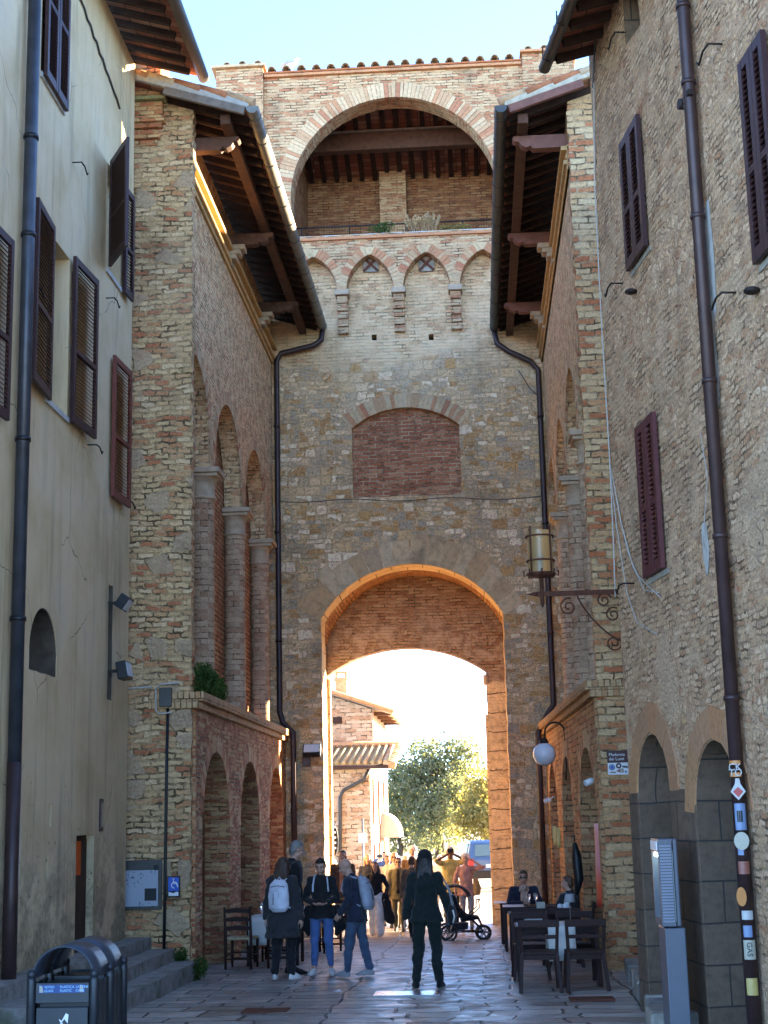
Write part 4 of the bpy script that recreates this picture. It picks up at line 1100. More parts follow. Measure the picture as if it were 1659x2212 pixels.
    # grey render patches along the pipe
    for (x, y, w, h) in ((1535, 560, .12, .65), (1545, 790, .1, .38), (1525, 1180, .13, .26)):
        u, z = wu(x, y); m = MB(); k = 14; rnd = random.Random(int(y)); pts = [WP(u + w * math.cos(2 * PI * i / k) * rnd.uniform(.6, 1.1), z + h * math.sin(2 * PI * i / k) * rnd.uniform(.75, 1.1), .006) for i in range(k)]
        m.add(pts, [tuple(range(k))]); m.build('render_patch', MAT['mortar_grey'], T, fix=False)
    def wire(pts, r=.005, mt='cable_white', nm='cable'):
        q = [WP(*wu(x, y), .03) for x, y in pts]; out = []
        for i in range(len(q) - 1):
            for k in range(5): out.append(q[i].lerp(q[i + 1], k / 5))
        out.append(q[-1]); return MB().tube(out, r, 5).build(nm, MAT[mt], T)
    wire([(1288, 180), (1290, 400), (1305, 700), (1322, 980), (1330, 1150), (1335, 1290)], .008)
    wire([(1325, 1010), (1345, 1120), (1365, 1200), (1385, 1245), (1432, 1290)]); wire([(1325, 1010), (1348, 1130), (1372, 1220), (1398, 1275), (1430, 1280)])
    wire([(1322, 1000), (1338, 1140), (1360, 1280), (1382, 1345), (1425, 1370)])
    wire([(1525, 1180), (1535, 1030), (1520, 935)], .004); wire([(1295, 20), (1289, 120), (1286, 190)], .01, 'gutter_dark')
    wire([(1288, 1300), (1600, 1130)], .006, 'cable_black') if False else None
    return T
island_mat('arch_render', [(.36, .21, .125), (.33, .2, .13), (.4, .25, .15), (.34, .22, .15)], .35)
simple('gutter_verdigris', (.06, .1, .1), .6, .4, .3, var=.4, sc=9)
for nm, c in (('st_orange', (.5, .2, .05)), ('st_red', (.38, .02, .02)), ('st_blue', (.15, .22, .36)), ('st_white', (.42, .42, .4)), ('st_cream', (.36, .34, .26)), ('st_brick', (.24, .08, .055)), ('st_yellow', (.42, .32, .1))): simple(nm, c, .4, .5, var=.12, sc=20)
HOUSE_R = house_right()
# ------------------------------------------------------------------ more materials
def leaf_mat(name, cols, trans=.45):
    t = Mt(name); col = t.pal(t.island(), cols)
    d = t.nd('BsdfDiffuse', Color=col); tr = t.nd('BsdfTranslucent', Color=t.mix(1.0, col, (1.5, 1.5, .9), 'MULTIPLY'))
    mx = t.nd('MixShader', Fac=trans); t.nt.links.new(d.outputs[0], mx.inputs[1]); t.nt.links.new(tr.outputs[0], mx.inputs[2])
    t.nt.links.new(mx.outputs[0], t.nt.nodes['Material Output'].inputs[0]); MAT[name] = t.mat
t = Mt('step_stone'); uv = t.uv(); n = t.noise(uv, 5.0, 6, .7); c = t.ramp(n, [(.3, (.12, .115, .1)), (.5, (.25, .24, .22)), (.7, (.34, .33, .31))])
c = t.mix(t.step(t.noise(t.vm('ADD', uv, (3., 1., 5.)), 1.6, 5, .7), .5, .68, 0, .7), c, (.09, .1, .05)); MAT['step_stone'] = t.fin(c, .8, t.bump(n, .8, .03), .3)
masonry('far_wall', 'brick', [(.46, .43, .37), (.5, .47, .42), (.42, .35, .28), (.52, .49, .44), (.45, .4, .34), (.38, .29, .22)], (.5, .47, .42), bw=.34, bh=.13, js=.018, warp1=.15, warp2=.07, amt=.2)
island_mat('tile_moss', [(.3, .29, .2), (.36, .31, .21), (.27, .27, .18), (.4, .33, .22)], .3)
simple('far_roof', (.4, .34, .28), .9, .2, var=.3, sc=3)
simple('canvas', (.72, .66, .55), .8, .2, var=.08)
leaf_mat('leaf_olive', [(.16, .18, .12), (.2, .215, .14), (.12, .15, .09), (.25, .245, .16), (.18, .18, .1)])  # paler than the leaves themselves, hazy glare put into the colour
leaf_mat('leaf_gold', [(.24, .2, .07), (.28, .24, .1), (.19, .17, .07), (.33, .27, .11)])
leaf_mat('leaf_green', [(.05, .1, .03), (.07, .13, .04), (.04, .08, .025), (.09, .14, .05)])
leaf_mat('leaf_dry', [(.5, .38, .24), (.56, .44, .3), (.44, .3, .18), (.6, .48, .34)])
simple('bark', (.12, .09, .065), .9, .2, var=.5, sc=8, dist=.02)
simple('car_blue', (.06, .14, .3), .3, .6, .2, var=.05); simple('car_glass', (.1, .2, .25), .1, .7, var=.1)
t = Mt('amber_glass'); MAT['amber_glass'] = t.fin((.85, .62, .28), .35, None, .5, Transmission_Weight=.75, Alpha=1.0)
simple('opal', (.66, .68, .75), .25, .5, var=.03)
simple('lamp_lens', (.5, .6, .7), .15, .6, var=.05)
t = Mt('map_paper'); p_ = t.pos(); n = t.noise(t.warp(p_, 6.0, .25), 22.0, 3, .6); c = t.mix(t.m('MULTIPLY', t.step(n, .56, .63), t.step(t.noise(p_, 2.5, 2), .42, .55)), (.34, .38, .44), (.06, .07, .09)); MAT['map_paper'] = t.fin(c, .5, None, .4)
simple('sign_blue', (.02, .1, .5), .4, .5, var=.05)
simple('sign_brown', (.06, .02, .02), .4, .4, var=.05)
t = Mt('banner_red'); z = t.sep(t.pos(), 2); MAT['banner_red'] = t.fin(t.mix(t.step(z, 1.35, 1.75), (.75, .06, .04), (.62, .3, .42)), .6, None, .3)
simple('paper_yellow', (.65, .52, .2), .7, .2, var=.08)
simple('kiosk_grey', (.09, .1, .125), .4, .5, var=.08); simple('kiosk_light', (.2, .22, .28), .4, .5, var=.05)
simple('kiosk_screen', (.4, .5, .5), .3, .5, var=.05)
t = Mt('kiosk_lamp'); MAT['kiosk_lamp'] = t.fin((.8, .9, .9), .4, None, .3, Emission_Color=(.75, 1, .95, 1), Emission_Strength=1.2)
simple('bin_metal', (.022, .026, .032), .4, .5, .3, var=.25, sc=10); simple('bin_hood', (.04, .05, .07), .45, .5, .3, var=.2, sc=6); simple('strip_blue', (.02, .06, .2), .5, .4, var=.1)
simple('label_text', (.35, .6, .8), .5, .4, var=.03)
simple('chair_wood', (.034, .015, .012), .6, .25, var=.3, sc=10); simple('rush', (.4, .33, .2), .8, .2, var=.3, sc=20); simple('cloth_white', (.66, .65, .6), .85, .2, var=.06); simple('table_wood', (.024, .01, .008), .6, .25, var=.3, sc=8)
simple('paper_blue', (.45, .52, .7), .5, .4, var=.05)
t = Mt('clear_glass'); MAT['clear_glass'] = t.fin((.9, .93, .95), .05, None, .6, Transmission_Weight=.85)
simple('shade_grey', (.3, .3, .31), .7, .3, var=.05)
simple('gull_grey', (.35, .37, .4), .6, .3, var=.1)
simple('manhole', (.3, .3, .3), .25, .6, .4, var=.3, sc=20)
# ------------------------------------------------------------------ steps and kerb
def steps():
    T = thing('stone_steps', 'three worn grey stone steps at the foot of the left building, moss on the risers', 'steps', (-4.6, 19, gz(19)))
    for i, x in enumerate((-4.02, -4.36, -4.7)):
        z = [gz(16) - .02 + .17 * (i + 1), gz(21) + .17 * (i + 1)]
        m = MB(); y0, y1 = 14.5, 21.55
        m.slab(jag([(y0, gz(21) - .3), (y1, gz(21) - .3), (y1, .37 + .165 * (i + 1) - .02), (y0, .37 + .165 * (i + 1) + .04)], .008, .35, 40 + i), [], (x, 0, 0), (0, 1, 0), (1, 0, 0), 1.05 if i == 2 else .5)
        m.build('step', MAT['step_stone'], T, bevel=.012)
steps()
m = MB()
pts = [(-.1, -.3), (6.6, -.3), (6.6, .0), (-.1, .0)]
k0, k1 = V((1.93, 21.55)), V((1.5, 14.2)); kd = (k1 - k0).normalized()
n = 9; rnd = random.Random(3)
T = thing('raised_kerb', 'low raised stone kerb along the foot of the right stone house', 'kerb', (2.1, 18, gz(18)))
for i in range(n):
    a, b = i / n, (i + 1) / n - .004; pa, pb = k0.lerp(k1, a), k0.lerp(k1, b); h = .2 + rnd.uniform(-.02, .02); o = rnd.uniform(-.03, .03)
    za, zb = gz(pa.y) + h, gz(pb.y) + h
    xa, xb = pa.x + o, pb.x + o + rnd.uniform(-.02, .02); wa = wb = 2.6
    v = [(xa, pa.y, -.1), (xb, pb.y, -.1), (wb, pb.y, -.1), (wa, pa.y, -.1), (xa, pa.y, za), (xb, pb.y, zb), (wb, pb.y, zb), (wa, pa.y, za)]
    MB().add(v, [(0, 3, 2, 1), (4, 5, 6, 7), (0, 1, 5, 4), (1, 2, 6, 5), (2, 3, 7, 6), (3, 0, 4, 7)]).build('kerb_stone', MAT['step_stone' if i % 2 else 'lime_dark'], T, bevel=.03, fix=True)

# ------------------------------------------------------------------ far house, trees, van
def far_house():
    T = thing('far_house', 'brick and stone house beyond the gate with two tiled roofs and a sunlit side', 'house', (-6, 50, 0))
    XR = -3.3
    # low front block
    MB().b2(-12, XR, 46, 55, -.1, 3.95).build('front_wall', MAT['far_wall'], T)
    zf = lambda y: 4.0 + (y - 45.7) * .17
    m = MB(); v = [(x, y, zf(y) + z) for z in (0, .08) for x, y in ((-12, 45.6), (XR + .75, 45.6), (XR + .75, 49.6), (-12, 49.6))]
    m.add(v, [(3, 2, 1, 0), (4, 5, 6, 7), (0, 1, 5, 4), (1, 2, 6, 5), (2, 3, 7, 6), (3, 0, 4, 7)]); m.build('lower_roof', MAT['tile_moss'], T)
    m = MB()
    for i in range(34): x = -10 + i * .22; m.tube([(x, 45.5, zf(45.5) + .09), (x, 49.6, zf(49.6) + .09)], .065, 8)
    m.build('roof_tiles', MAT['tile_moss'], T)
    m = MB()
    for i in range(10): y = 45.6 + i * .42; m.tube([(XR + .45, y, zf(y) + .05), (XR + .82, y, zf(y) - .02)], .12, 8)
    m.build('verge_tiles', MAT['roof_tile'], T)
    MB().tube([(-10, 49.55, zf(49.55) + .16), (XR + .75, 49.55, zf(49.55) + .12)], .11, 8).build('ridge_tiles', MAT['roof_tile'], T)
    # taller block behind
    up = [(-12, 3.5), (XR - .12, 3.5), (XR - .12, 5.95), (-12, 8.9)]
    MB().slab(up, [], (0, 49.6, 0), (1, 0, 0), (0, -1, 0), 7).build('upper_wall', MAT['far_wall'], T)
    zr = lambda x: 5.98 + (XR - .12 - x) * .34
    m = MB(); v = [(x, y, zr(x) + z) for z in (0, .1) for x, y in ((-12, 49.2), (XR + .55, 49.2), (XR + .55, 57), (-12, 57))]
    m.add(v, [(3, 2, 1, 0), (4, 5, 6, 7), (0, 1, 5, 4), (1, 2, 6, 5), (2, 3, 7, 6), (3, 0, 4, 7)]); m.build('upper_roof', MAT['far_roof'], T)
    m = MB()
    for i in range(36): y = 49.2 + i * .215; m.tube([(XR + .6, y, zr(XR + .6) + .1), (-9, y, zr(-9) + .1)], .085, 6)
    m.build('roof_tiles', MAT['roof_tile'], T)
    for i in range(4): MB().b2(XR - .1, XR + .45, 49.9 + i * 1.8, 50.05 + i * 1.8, 5.75, 5.88).build('rafter_end', MAT['wood_beam'], T)
    p = onY(737, 1470, 51); c = MB().b2(p.x - .2, p.x + .2, 50.8, 51.2, 5.9, p.z + .0); c.b2(p.x - .26, p.x + .26, 50.74, 51.26, p.z + .003, p.z + .06)
    ch = c.build('chimney', MAT['lime_stone'], T)
    k = MB(); k.b2(p.x - .2, p.x + .2, 50.8, 51.2, p.z + .063, p.z + .1); k.b2(p.x - .22, p.x + .22, 50.78, 51.22, p.z + .25, p.z + .3)
    for sx in (-.17, .17):
        for sy in (-.17, .17): k.b2(p.x + sx - .03, p.x + sx + .03, 51 + sy - .03, 51 + sy + .03, p.z + .1, p.z + .25)
    k.build('chimney_pot', MAT['roof_tile'], ch)
    w = onY(729, 1556, 49.6); MB().b2(w.x - .15, w.x + .15, 49.57, 49.62, w.z - .11, w.z + .11).build('vent', MAT['wood_dark'], T)
    # side wall openings and shutters
    for y in (47.4, 49.9, 52.6):
        for z0 in (.1, 2.1):
            f = MB().b2(XR, XR + .05, y - .45, y + .45, z0 + .1, z0 + 1.5).build('side_shutter', MAT['wood_red'], T)
    g = onY(800, 1660, 45.95); q = [onY(800, 1657, 45.9), onY(785, 1685, 45.9), onY(742, 1707, 45.9), onY(735, 1722, 45.9), onY(735, 1880, 45.9)]
    MB().tube(q, .055, 8).build('drainpipe', MAT['gutter_dark'], T)
    MB().tube([(-11, 45.55, 3.93), (XR + .6, 45.55, 3.93)], .07, 8).build('gutter', MAT['copper_pipe'], T)
    # round canopy over a shop door
    aw = MB(); n = 10; vs = []; y0, y1 = 50.2, 52.8; r = .62
    for y in (y0, y1):
        for k in range(n + 1):
            a = PI / 2 * k / n; vs.append((XR + .02 + r * math.sin(a), y, 1.75 + r * math.cos(a) * 1.3))
    aw.add(vs, [(k, k + 1, n + 2 + k, n + 1 + k) for k in range(n)], 0, True)
    for o in (0, n + 1):
        aw.add([vs[o + k] for k in range(n + 1)] + [(XR + .02, y0 if o == 0 else y1, 1.75)], [tuple(range(n + 2))])
    single(aw, 'awning', MAT['canvas'], 'cream rounded canvas awning over a doorway on the sunlit house beyond the gate', 'awning', base=(XR, 51.5, 1.85))
    return T
far_house()

def leaves(m, c, r, n, size, rnd, flat=.8, shell=.55, droop=.0):
    for _ in range(n):
        d = V((rnd.gauss(0, 1), rnd.gauss(0, 1), rnd.gauss(0, 1))).normalized()
        q = c + V((d.x * r[0], d.y * r[1], d.z * r[2])) * (shell + (1.04 - shell) * rnd.random() ** .6)
        u = V((rnd.gauss(0, 1), rnd.gauss(0, 1), rnd.gauss(0, 1) - droop)).normalized(); w = u.orthogonal().normalized(); w = Matrix.Rotation(rnd.uniform(0, 6.28), 3, u) @ w
        L = size * rnd.uniform(.6, 1.3); W = L * .42
        m.add([q - u * L * .5, q + w * W * .5, q + u * L * .5, q - w * W * .5], [(0, 1, 2, 3)])
def tree(label, base, crown_c, crown_r, nl, mat, seed, trunk=.22, size=.3, group=None, per=110):
    rnd = random.Random(seed)
    T = thing('tree', label, 'tree', base, 0, group)
    b = V(base); tr = MB(); top = V(crown_c) + V((0, 0, -crown_r[2] * .2))
    tr.tube([b, b.lerp(top, .35) + V((.12, 0, 0)), b.lerp(top, .7) + V((-.1, .1, 0)), top], [trunk, trunk * .8, trunk * .6, trunk * .3], 10)
    m = MB()
    for i in range(nl):
        d = V((rnd.gauss(0, 1), rnd.gauss(0, 1), rnd.gauss(0, 1) * .9)).normalized() * (rnd.random() ** .45)
        lr = rnd.uniform(.16, .3)
        c = V(crown_c) + V((d.x * crown_r[0], d.y * crown_r[1], d.z * crown_r[2])) * .86
        R_ = max(crown_r) * lr
        leaves(m, c, (R_ * 1.1, R_ * 1.1, R_ * .8), per, size, rnd, droop=.6)
        if i % 2 == 0: tr.tube([b.lerp(top, rnd.uniform(.45, .95)), c.lerp(top, .4) + V((0, 0, .1)), c], [trunk * .35, trunk * .2, .02], 6)
    tr.build('trunk', MAT['bark'], T); m.build('crown', MAT[mat], T)
    return T
def pz(x, y, Y): return onY(x, y, Y)
c = pz(945, 1715, 88); tree('large round grey green tree beyond the gate, lit gold on its right side', (c.x, 88, 0), (c.x, 88, c.z), (3.7, 3.6, 3.9), 120, 'leaf_olive', 11, .3, .27, per=150)
c = pz(1045, 1745, 80); tree('golden green tree at the right edge of the archway behind the blue car', (c.x, 80, 0), (c.x, 80, c.z), (2.1, 2.2, 2.8), 60, 'leaf_gold', 12, .2, .25, per=130)
c = pz(862, 1775, 95); tree('smaller dark green tree beside the sunlit house beyond the gate', (c.x, 95, 0), (c.x, 95, c.z), (2.2, 2.2, 2.6), 50, 'leaf_olive', 13, .2, .27, per=110)
m = MB(); rnd = random.Random(5)
for i in range(60): leaves(m, V((rnd.uniform(-9, 12), rnd.uniform(99, 104), rnd.uniform(.4, 2.6))), (1.2, 1.0, .8), 70, .34, rnd)
tag(m.build('far_hedge', MAT['leaf_olive']), 'far hedge of low olive green shrubs closing the view beyond the gate', 'hedge', kind='stuff')

T = thing('sun_blocker', 'added unseen block behind the right arcaded building, keeping sun off the left house', 'house', (11, 32, 0))  # unseen mass added to shade the left house, heights set by the sun
MB().b2(9.95, 13, 22.0, 34.4, 0, 18.4).build('wall', MAT['far_wall'], T); MB().b2(9.95, 13, 34.41, 41, 0, 16.1).build('lower_blocker', MAT['far_wall'], T)
def car():
    p = onG(1068, 1921); T = thing('parked_car', 'blue parked car with pale roof half hidden behind the right gate jamb', 'car', (p.x, p.y, 0), D2(4))
    # rear towards the street; x across, y along
    prof = [(0, .35), (0, .95), (.05, 1.0), (.45, 1.5), (.7, 1.58), (2.1, 1.56), (2.9, 1.05), (3.9, .92), (4.05, .6), (4.05, .35)]
    m = MB(); W = .88
    def sec(x, inset): return [(x - math.copysign(inset * max(0, (z - .95) / .6), x), y, z) for y, z in prof]
    L, Rr = sec(-W, .16), sec(W, .16); k = len(prof)
    m.add(L + Rr, [(i, (i + 1) % k, k + (i + 1) % k, k + i) for i in range(k)] + [tuple(range(k)), tuple(reversed(range(k, 2 * k)))])
    m.build('body', MAT['car_blue'], T, local=True, bevel=.05, fix=True)
    MB().add([(-.6, .09, 1.08), (.6, .09, 1.08), (.56, .4, 1.44), (-.56, .4, 1.44)], [(0, 1, 2, 3)]).build('rear_window', MAT['car_glass'], T, local=True)
    for s in (-1, 1):
        MB().add([(s * .875, .55, 1.0), (s * .875, 2.6, 1.0), (s * .765, 2.15, 1.46), (s * .765, .75, 1.48)], [(0, 1, 2, 3)]).build('side_window', MAT['car_glass'], T, local=True)
        MB().box((s * .74, -.01, .86), (.2, .05, .26)).build('tail_light', MAT['st_red'], T, local=True, bevel=.02)
        for y in (.75, 3.2):
            w = MB().lathe([(.0, -.1), (.22, -.1), (.31, -.08), (.32, 0), (.31, .08), (.22, .1), (0, .1)], (s * .82, y, .32), 18, M=Matrix.Rotation(PI / 2, 3, 'Y')).build('wheel', MAT['plastic_black'], T, local=True)
            MB().lathe([(0, -.11), (.19, -.11), (.19, .11), (0, .11)], (s * .82, y, .32), 14, M=Matrix.Rotation(PI / 2, 3, 'Y')).build('rim', MAT['gutter_metal'], w, local=True)
    MB().box((0, -.04, .48), (1.7, .12, .26)).build('bumper', MAT['plastic_black'], T, local=True, bevel=.03)
    MB().box((0, -.02, .76), (.5, .03, .11)).build('number_plate', MAT['white_paint'], T, local=True)
car()
# signpost and round board outside the gate
p = onY(785, 1870, 44); T = thing('signpost', 'thin post with a small white square sign beyond the gate', 'signpost', (p.x, 44, 0))
zt = onY(785, 1768, 44).z; MB().tube([(p.x, 44, 0), (p.x, 44, zt)], .03, 8).build('post', MAT['gutter_metal'], T)
z = onY(785, 1810, 44).z; MB().box((p.x, 43.95, z), (.24, .02, .28)).build('sign_plate', MAT['white_paint'], T, bevel=.006)
p = onY(716, 1815, 38.5); T = thing('round_board', 'dark round notice board with white lettering just outside the left gate jamb', 'notice board', (p.x, 38.5, 0))
MB().lathe([(0, -.02), (.42, -.02), (.42, .02), (0, .02)], (p.x - .12, 38.5, p.z), 24, M=Matrix.Rotation(PI / 2, 3, 'X'), sx=.7, sy=1.35).build('board', MAT['black_metal'], T)
text_mesh('BAR\nRISTORANTE', .13, MAT['white_paint'], 'lettering', frame4((p.x - .1, 38.46, p.z + .2), (1, 0, 0), (0, -1, 0)), T, align='CENTER') if False else None
for k in range(5): MB().b2(p.x - .28 + .02 * k, p.x + .12, 38.465, 38.475, p.z + .3 - k * .13, p.z + .35 - k * .13).build('lettering', MAT['white_paint'], T)
MB().tube([(p.x - .12, 38.53, 0), (p.x - .12, 38.53, p.z + .2)], .03, 8).build('post', MAT['iron'], T)

# ------------------------------------------------------------------ lamps and small fittings
def spiral(c, r, turns, a0, ax, az=V((0, 0, 1)), n=26, sgn=1):
    return [V(c) + ax * (r * (1 - .82 * k / n) * math.cos(a0 + sgn * turns * 2 * PI * k / n)) + az * (r * (1 - .82 * k / n) * math.sin(a0 + sgn * turns * 2 * PI * k / n)) for k in range(n + 1)]
def lantern():
    Y = 21.25; q = lambda x, y: onY(x, y, Y)
    a, b = q(1340, 1278), q(1137, 1284); z = (a.z + b.z) / 2; a.z = b.z = z
    T = thing('wall_lantern', 'round amber glass street lantern on a rusty scrolled wall bracket', 'street lantern', a)
    m = MB().bar(a, b + V((.16, 0, 0)), .035, .07); m.tube([b + V((.16, 0, 0)), b], [.035, .004], 6)
    br = m.build('arm', MAT['iron_rust'], T)
    s = MB(); X = V((1, 0, 0))
    zb = q(1342, 1400).z
    s.bar(V((a.x, Y, z)), V((a.x, Y, zb)), .03, .02)
    arc = [V((a.x - .62 + .62 * (1 - math.cos(t * PI / 2 / 12)), Y, z - .03 - (z - zb - .12) * math.sin(t * PI / 2 / 12) ** 1.0 * (t / 12) ** .6)) for t in range(13)]
    s.tube(arc, .012, 6)
    for cx, cz, r, a0, sg in ((-.75, -.2, .13, 1.3, 1), (-.24, -.12, .11, .3, 1), (-.12, -.33, .11, 1.0, 1), (-.13, -(z - zb) + .08, .12, .2, -1)):
        s.tube(spiral((a.x + cx, Y, z + cz), r, 1.6, a0, X, sgn=sg), .011, 6)
    s.build('scrollwork', MAT['iron_rust'], T)
    c = q(1171, 1284); cx = c.x; zt, zbm = q(1170, 1148).z, q(1170, 1240).z; R = .2
    p = MB().tube([(cx, Y, z - .2), (cx, Y, z - .14), (cx, Y, zbm - .05)], [.006, .03, .03], 8); p.build('spike', MAT['iron_rust'], T)
    g = MB().lathe([(R - .02, zbm), (R - .02, zt)], (cx, Y, 0), 24); g.f = g.f[:24]; g.m = g.m[:24]; g.sm = g.sm[:24]
    G = g.build('glass', MAT['amber_glass'], T)
    f = MB()
    for zz in (zbm, zbm + (zt - zbm) * .3, zt - .08): f.tube([(cx + R * math.cos(2 * PI * k / 24), Y + R * math.sin(2 * PI * k / 24), zz) for k in range(25)], .014, 6, caps=False)
    for k in range(4):
        an = PI / 4 + k * PI / 2; f.tube([(cx + R * math.cos(an), Y + R * math.sin(an), zbm - .04), (cx + R * math.cos(an), Y + R * math.sin(an), zt + .06)], .014, 6)
    for k in range(8):
        an = k * PI / 4; f.tube([(cx + R * math.cos(an), Y + R * math.sin(an), zbm), (cx + 1.22 * R * math.cos(an), Y + 1.22 * R * math.sin(an), zbm - .03), (cx + 1.25 * R * math.cos(an), Y + 1.25 * R * math.sin(an), zbm + .05)], .012, 6)
    f.lathe([(.03, zbm - .06), (R, zbm - .03), (R, zbm), (0, zbm + .003)], (cx, Y, 0), 24)
    f.build('cage', MAT['iron_rust'], T)
    l = MB().tube([(cx, Y, zbm), (cx, Y, zbm + .25)], .02, 8)
    l.tube([(cx + .07 * math.cos(PI + PI * k / 8), Y, zbm + .36 + .1 * math.sin(PI + PI * k / 8)) for k in range(9)], .012, 6); l.build('lamp_holder', MAT['iron'], T)
lantern()
def globe():
    Y = 27.0; q = lambda x, y: onY(x, y, Y); c = q(1176, 1629)
    wx = 1.56; T = thing('globe_lamp', 'white glass globe lamp on a curved black bracket right of the gate', 'globe lamp', c)
    MB().ball(c, .205, 24).build('globe', MAT['opal'], T)
    MB().lathe([(.07, c.z + .18), (.09, c.z + .2), (.05, c.z + .28), (0, c.z + .29)], (c.x, Y, 0), 12).build('fitting', MAT['iron'], T)
    pts = [(c.x + .02, Y, c.z + .27)]
    for k in range(9):
        a = PI - PI * k / 8; pts.append((c.x + .2 + .18 * math.cos(a), Y, c.z + .38 + .18 * math.sin(a)))
    pts += [(c.x + .38, Y, c.z - .3), (wx - .0, Y, c.z - .45)]
    MB().tube(pts, .018, 8).build('bracket', MAT['iron'], T)
globe()
def flood(pxy, Yw, label, tilt, w=.34, h=.24, X=None, size=1.0):
    c = onX(*pxy, X) if X is not None else onY(*pxy, Yw)
    T = thing('floodlight', label, 'floodlight', c)
    n = V((1, 0, 0)) if X is not None else V((0, -1, 0)); u = V((0, 1, 0)) if X is not None else V((1, 0, 0))
    d = c + n * .22; Fm = Matrix((u, n, V((0, 0, 1)))).transposed() @ Matrix.Rotation(D2(tilt), 3, 'X')
    MB().box(d, (w, .14, h), 0, M=Fm).build('housing', MAT['black_metal'], T, bevel=.012)
    MB().box(d + Fm @ V((0, .075, 0)), (w * .86, .006, h * .8), 0, M=Fm).build('lens', MAT['lamp_lens'], T)
    MB().bar(c, d, .04, .04).build('bracket', MAT['iron'], T)
flood((234, 1303), 0, 'upper black wall floodlight beside the slit window of the plastered house', -35, X=-5.0, w=.3, h=.2)
flood((234, 1450), 0, 'lower grey wall floodlight with clear front below the other on the plastered house', 10, X=-5.0, w=.34, h=.24)
flood((676, 1622), 31.97, 'black floodlight with bluish lens on the stone left of the archway', 38, w=.38, h=.26)
p = onY(662, 1645, 31.95); b = MB().box(p, (.17, .08, .2)); single(b, 'junction_box', MAT['copper_pipe'], 'small square brown junction box under the floodlight left of the archway', 'junction box', base=p, bevel=.01)
def camera_dome(x, y, Y, label, rot):
    c = onY(x, y, Y); T = thing('security_camera', label, 'security camera', c)
    d = V((math.cos(rot), -math.sin(rot) * .6, -.25)).normalized()
    MB().tube([c, c + d * .03, c + d * .14], [.035, .05, .045], 12).build('housing', MAT['white_paint'], T)
    MB().tube([c + V((.0, 0, .02)), c + V((.05, .05, .05)), c + V((.08, .12, .05))], .016, 8).build('bracket', MAT['white_paint'], T)
camera_dome(1190, 1727, 29.3, 'white security camera at the far arch right of the gate', PI * .95)
camera_dome(1281, 1686, 22.6, 'white security camera at the nearest arch of the right building', PI * .8)

# map board, toilet sign, street sign, cabinet
Yb = 21.57
def onB(x, y, d=0): p = onY(x, y, Yb - d); return p
a, b = onB(268, 1862), onB(349, 1960); T = thing('map_board', 'framed grey notice panel with a faded street map left of the toilet sign', 'notice panel', ((a.x + b.x) / 2, Yb, b.z))
MB().b2(a.x, b.x, Yb - .02, Yb + .03, b.z - .03, a.z + .02).build('frame', MAT['gutter_dark'], T, bevel=.006)
MB().b2(a.x + .02, b.x - .05, Yb - .026, Yb - .018, b.z + .02, a.z - .12).build('panel', MAT['map_paper'], T)
for x0, y0, w in ((338, 1874, .07), (326, 1932, .17)):
    c = onB(x0, y0); MB().b2(c.x - w / 2, c.x + w / 2, Yb - .032, Yb - .024, c.z - w / 2, c.z + w / 2).build('printed_square', MAT['black_metal'], T)
a, b = onB(362, 1893), onB(389, 1938); T = thing('toilet_sign', 'small blue wheelchair access sign on the brick buttress corner', 'sign', ((a.x + b.x) / 2, Yb, b.z))
MB().b2(a.x, b.x, Yb - .02, Yb + .02, b.z, a.z).build('backing', MAT['black_metal'], T, bevel=.004)
zs = b.z + (a.z - b.z) * .3; MB().b2(a.x + .015, b.x - .015, Yb - .026, Yb - .018, zs, a.z - .015).build('blue_panel', MAT['sign_blue'], T)
def flatshape(parent, pts, y, mt, nm):
    return MB().add([(x, y, z) for x, z in pts], [tuple(range(len(pts)))]).build(nm, MAT[mt], parent)
cx, cz = (a.x + b.x) / 2, (zs + a.z) / 2; r = .042; mk = MB()
mk.tube([(cx + .015 + r * math.cos(2 * PI * k / 20), Yb - .03, cz - .02 + r * math.sin(2 * PI * k / 20)) for k in range(16)], .008, 6)
mk.ball((cx - .0, Yb - .03, cz + .065), .013, 8); mk.tube([(cx, Yb - .03, cz + .05), (cx + .005, Yb - .03, cz + .0), (cx + .045, Yb - .03, cz - .0), (cx + .065, Yb - .03, cz - .05)], .009, 6)
mk.build('wheelchair_symbol', MAT['white_paint'], T)
flatshape(T, [(a.x + .02, b.z + .02), (b.x - .02, b.z + .02), (b.x - .02, zs - .015), (cx + .04, zs - .01), (cx - .0, zs - .03), (a.x + .02, zs - .01)], Yb - .024, 'white_paint', 'white_label')
a, b = onB(1311, 1622), onB(1358, 1673); T = thing('street_sign', 'brown and white street sign reading Madonna dei Lumi on the right buttress', 'street sign', ((a.x + b.x) / 2, Yb, b.z))
zm = (a.z + b.z) / 2 - .0
MB().b2(a.x, b.x, Yb - .02, Yb + .02, zm + .002, a.z).build('brown_plate', MAT['sign_brown'], T, bevel=.004)
MB().b2(a.x, b.x, Yb - .02, Yb + .02, b.z, zm - .002).build('white_plate', MAT['white_paint'], T, bevel=.004)
text_mesh('Madonna\ndei Lumi', .062, MAT['white_paint'], 'lettering', frame4((a.x + .02, Yb - .021, a.z - .075), (1, 0, 0), (0, -1, 0)), T)
def disc(cx, cz, r, y, mt, nm, n=16): return flatshape(T, [(cx + r * math.cos(2 * PI * k / n), cz + r * math.sin(2 * PI * k / n)) for k in range(n)], y, mt, nm)
w = b.x - a.x
disc(a.x + w * .2, b.z + .105, .045, Yb - .023, 'st_blue', 'emblem'); disc(a.x + w * .2, b.z + .105, .018, Yb - .025, 'sign_blue', 'emblem')
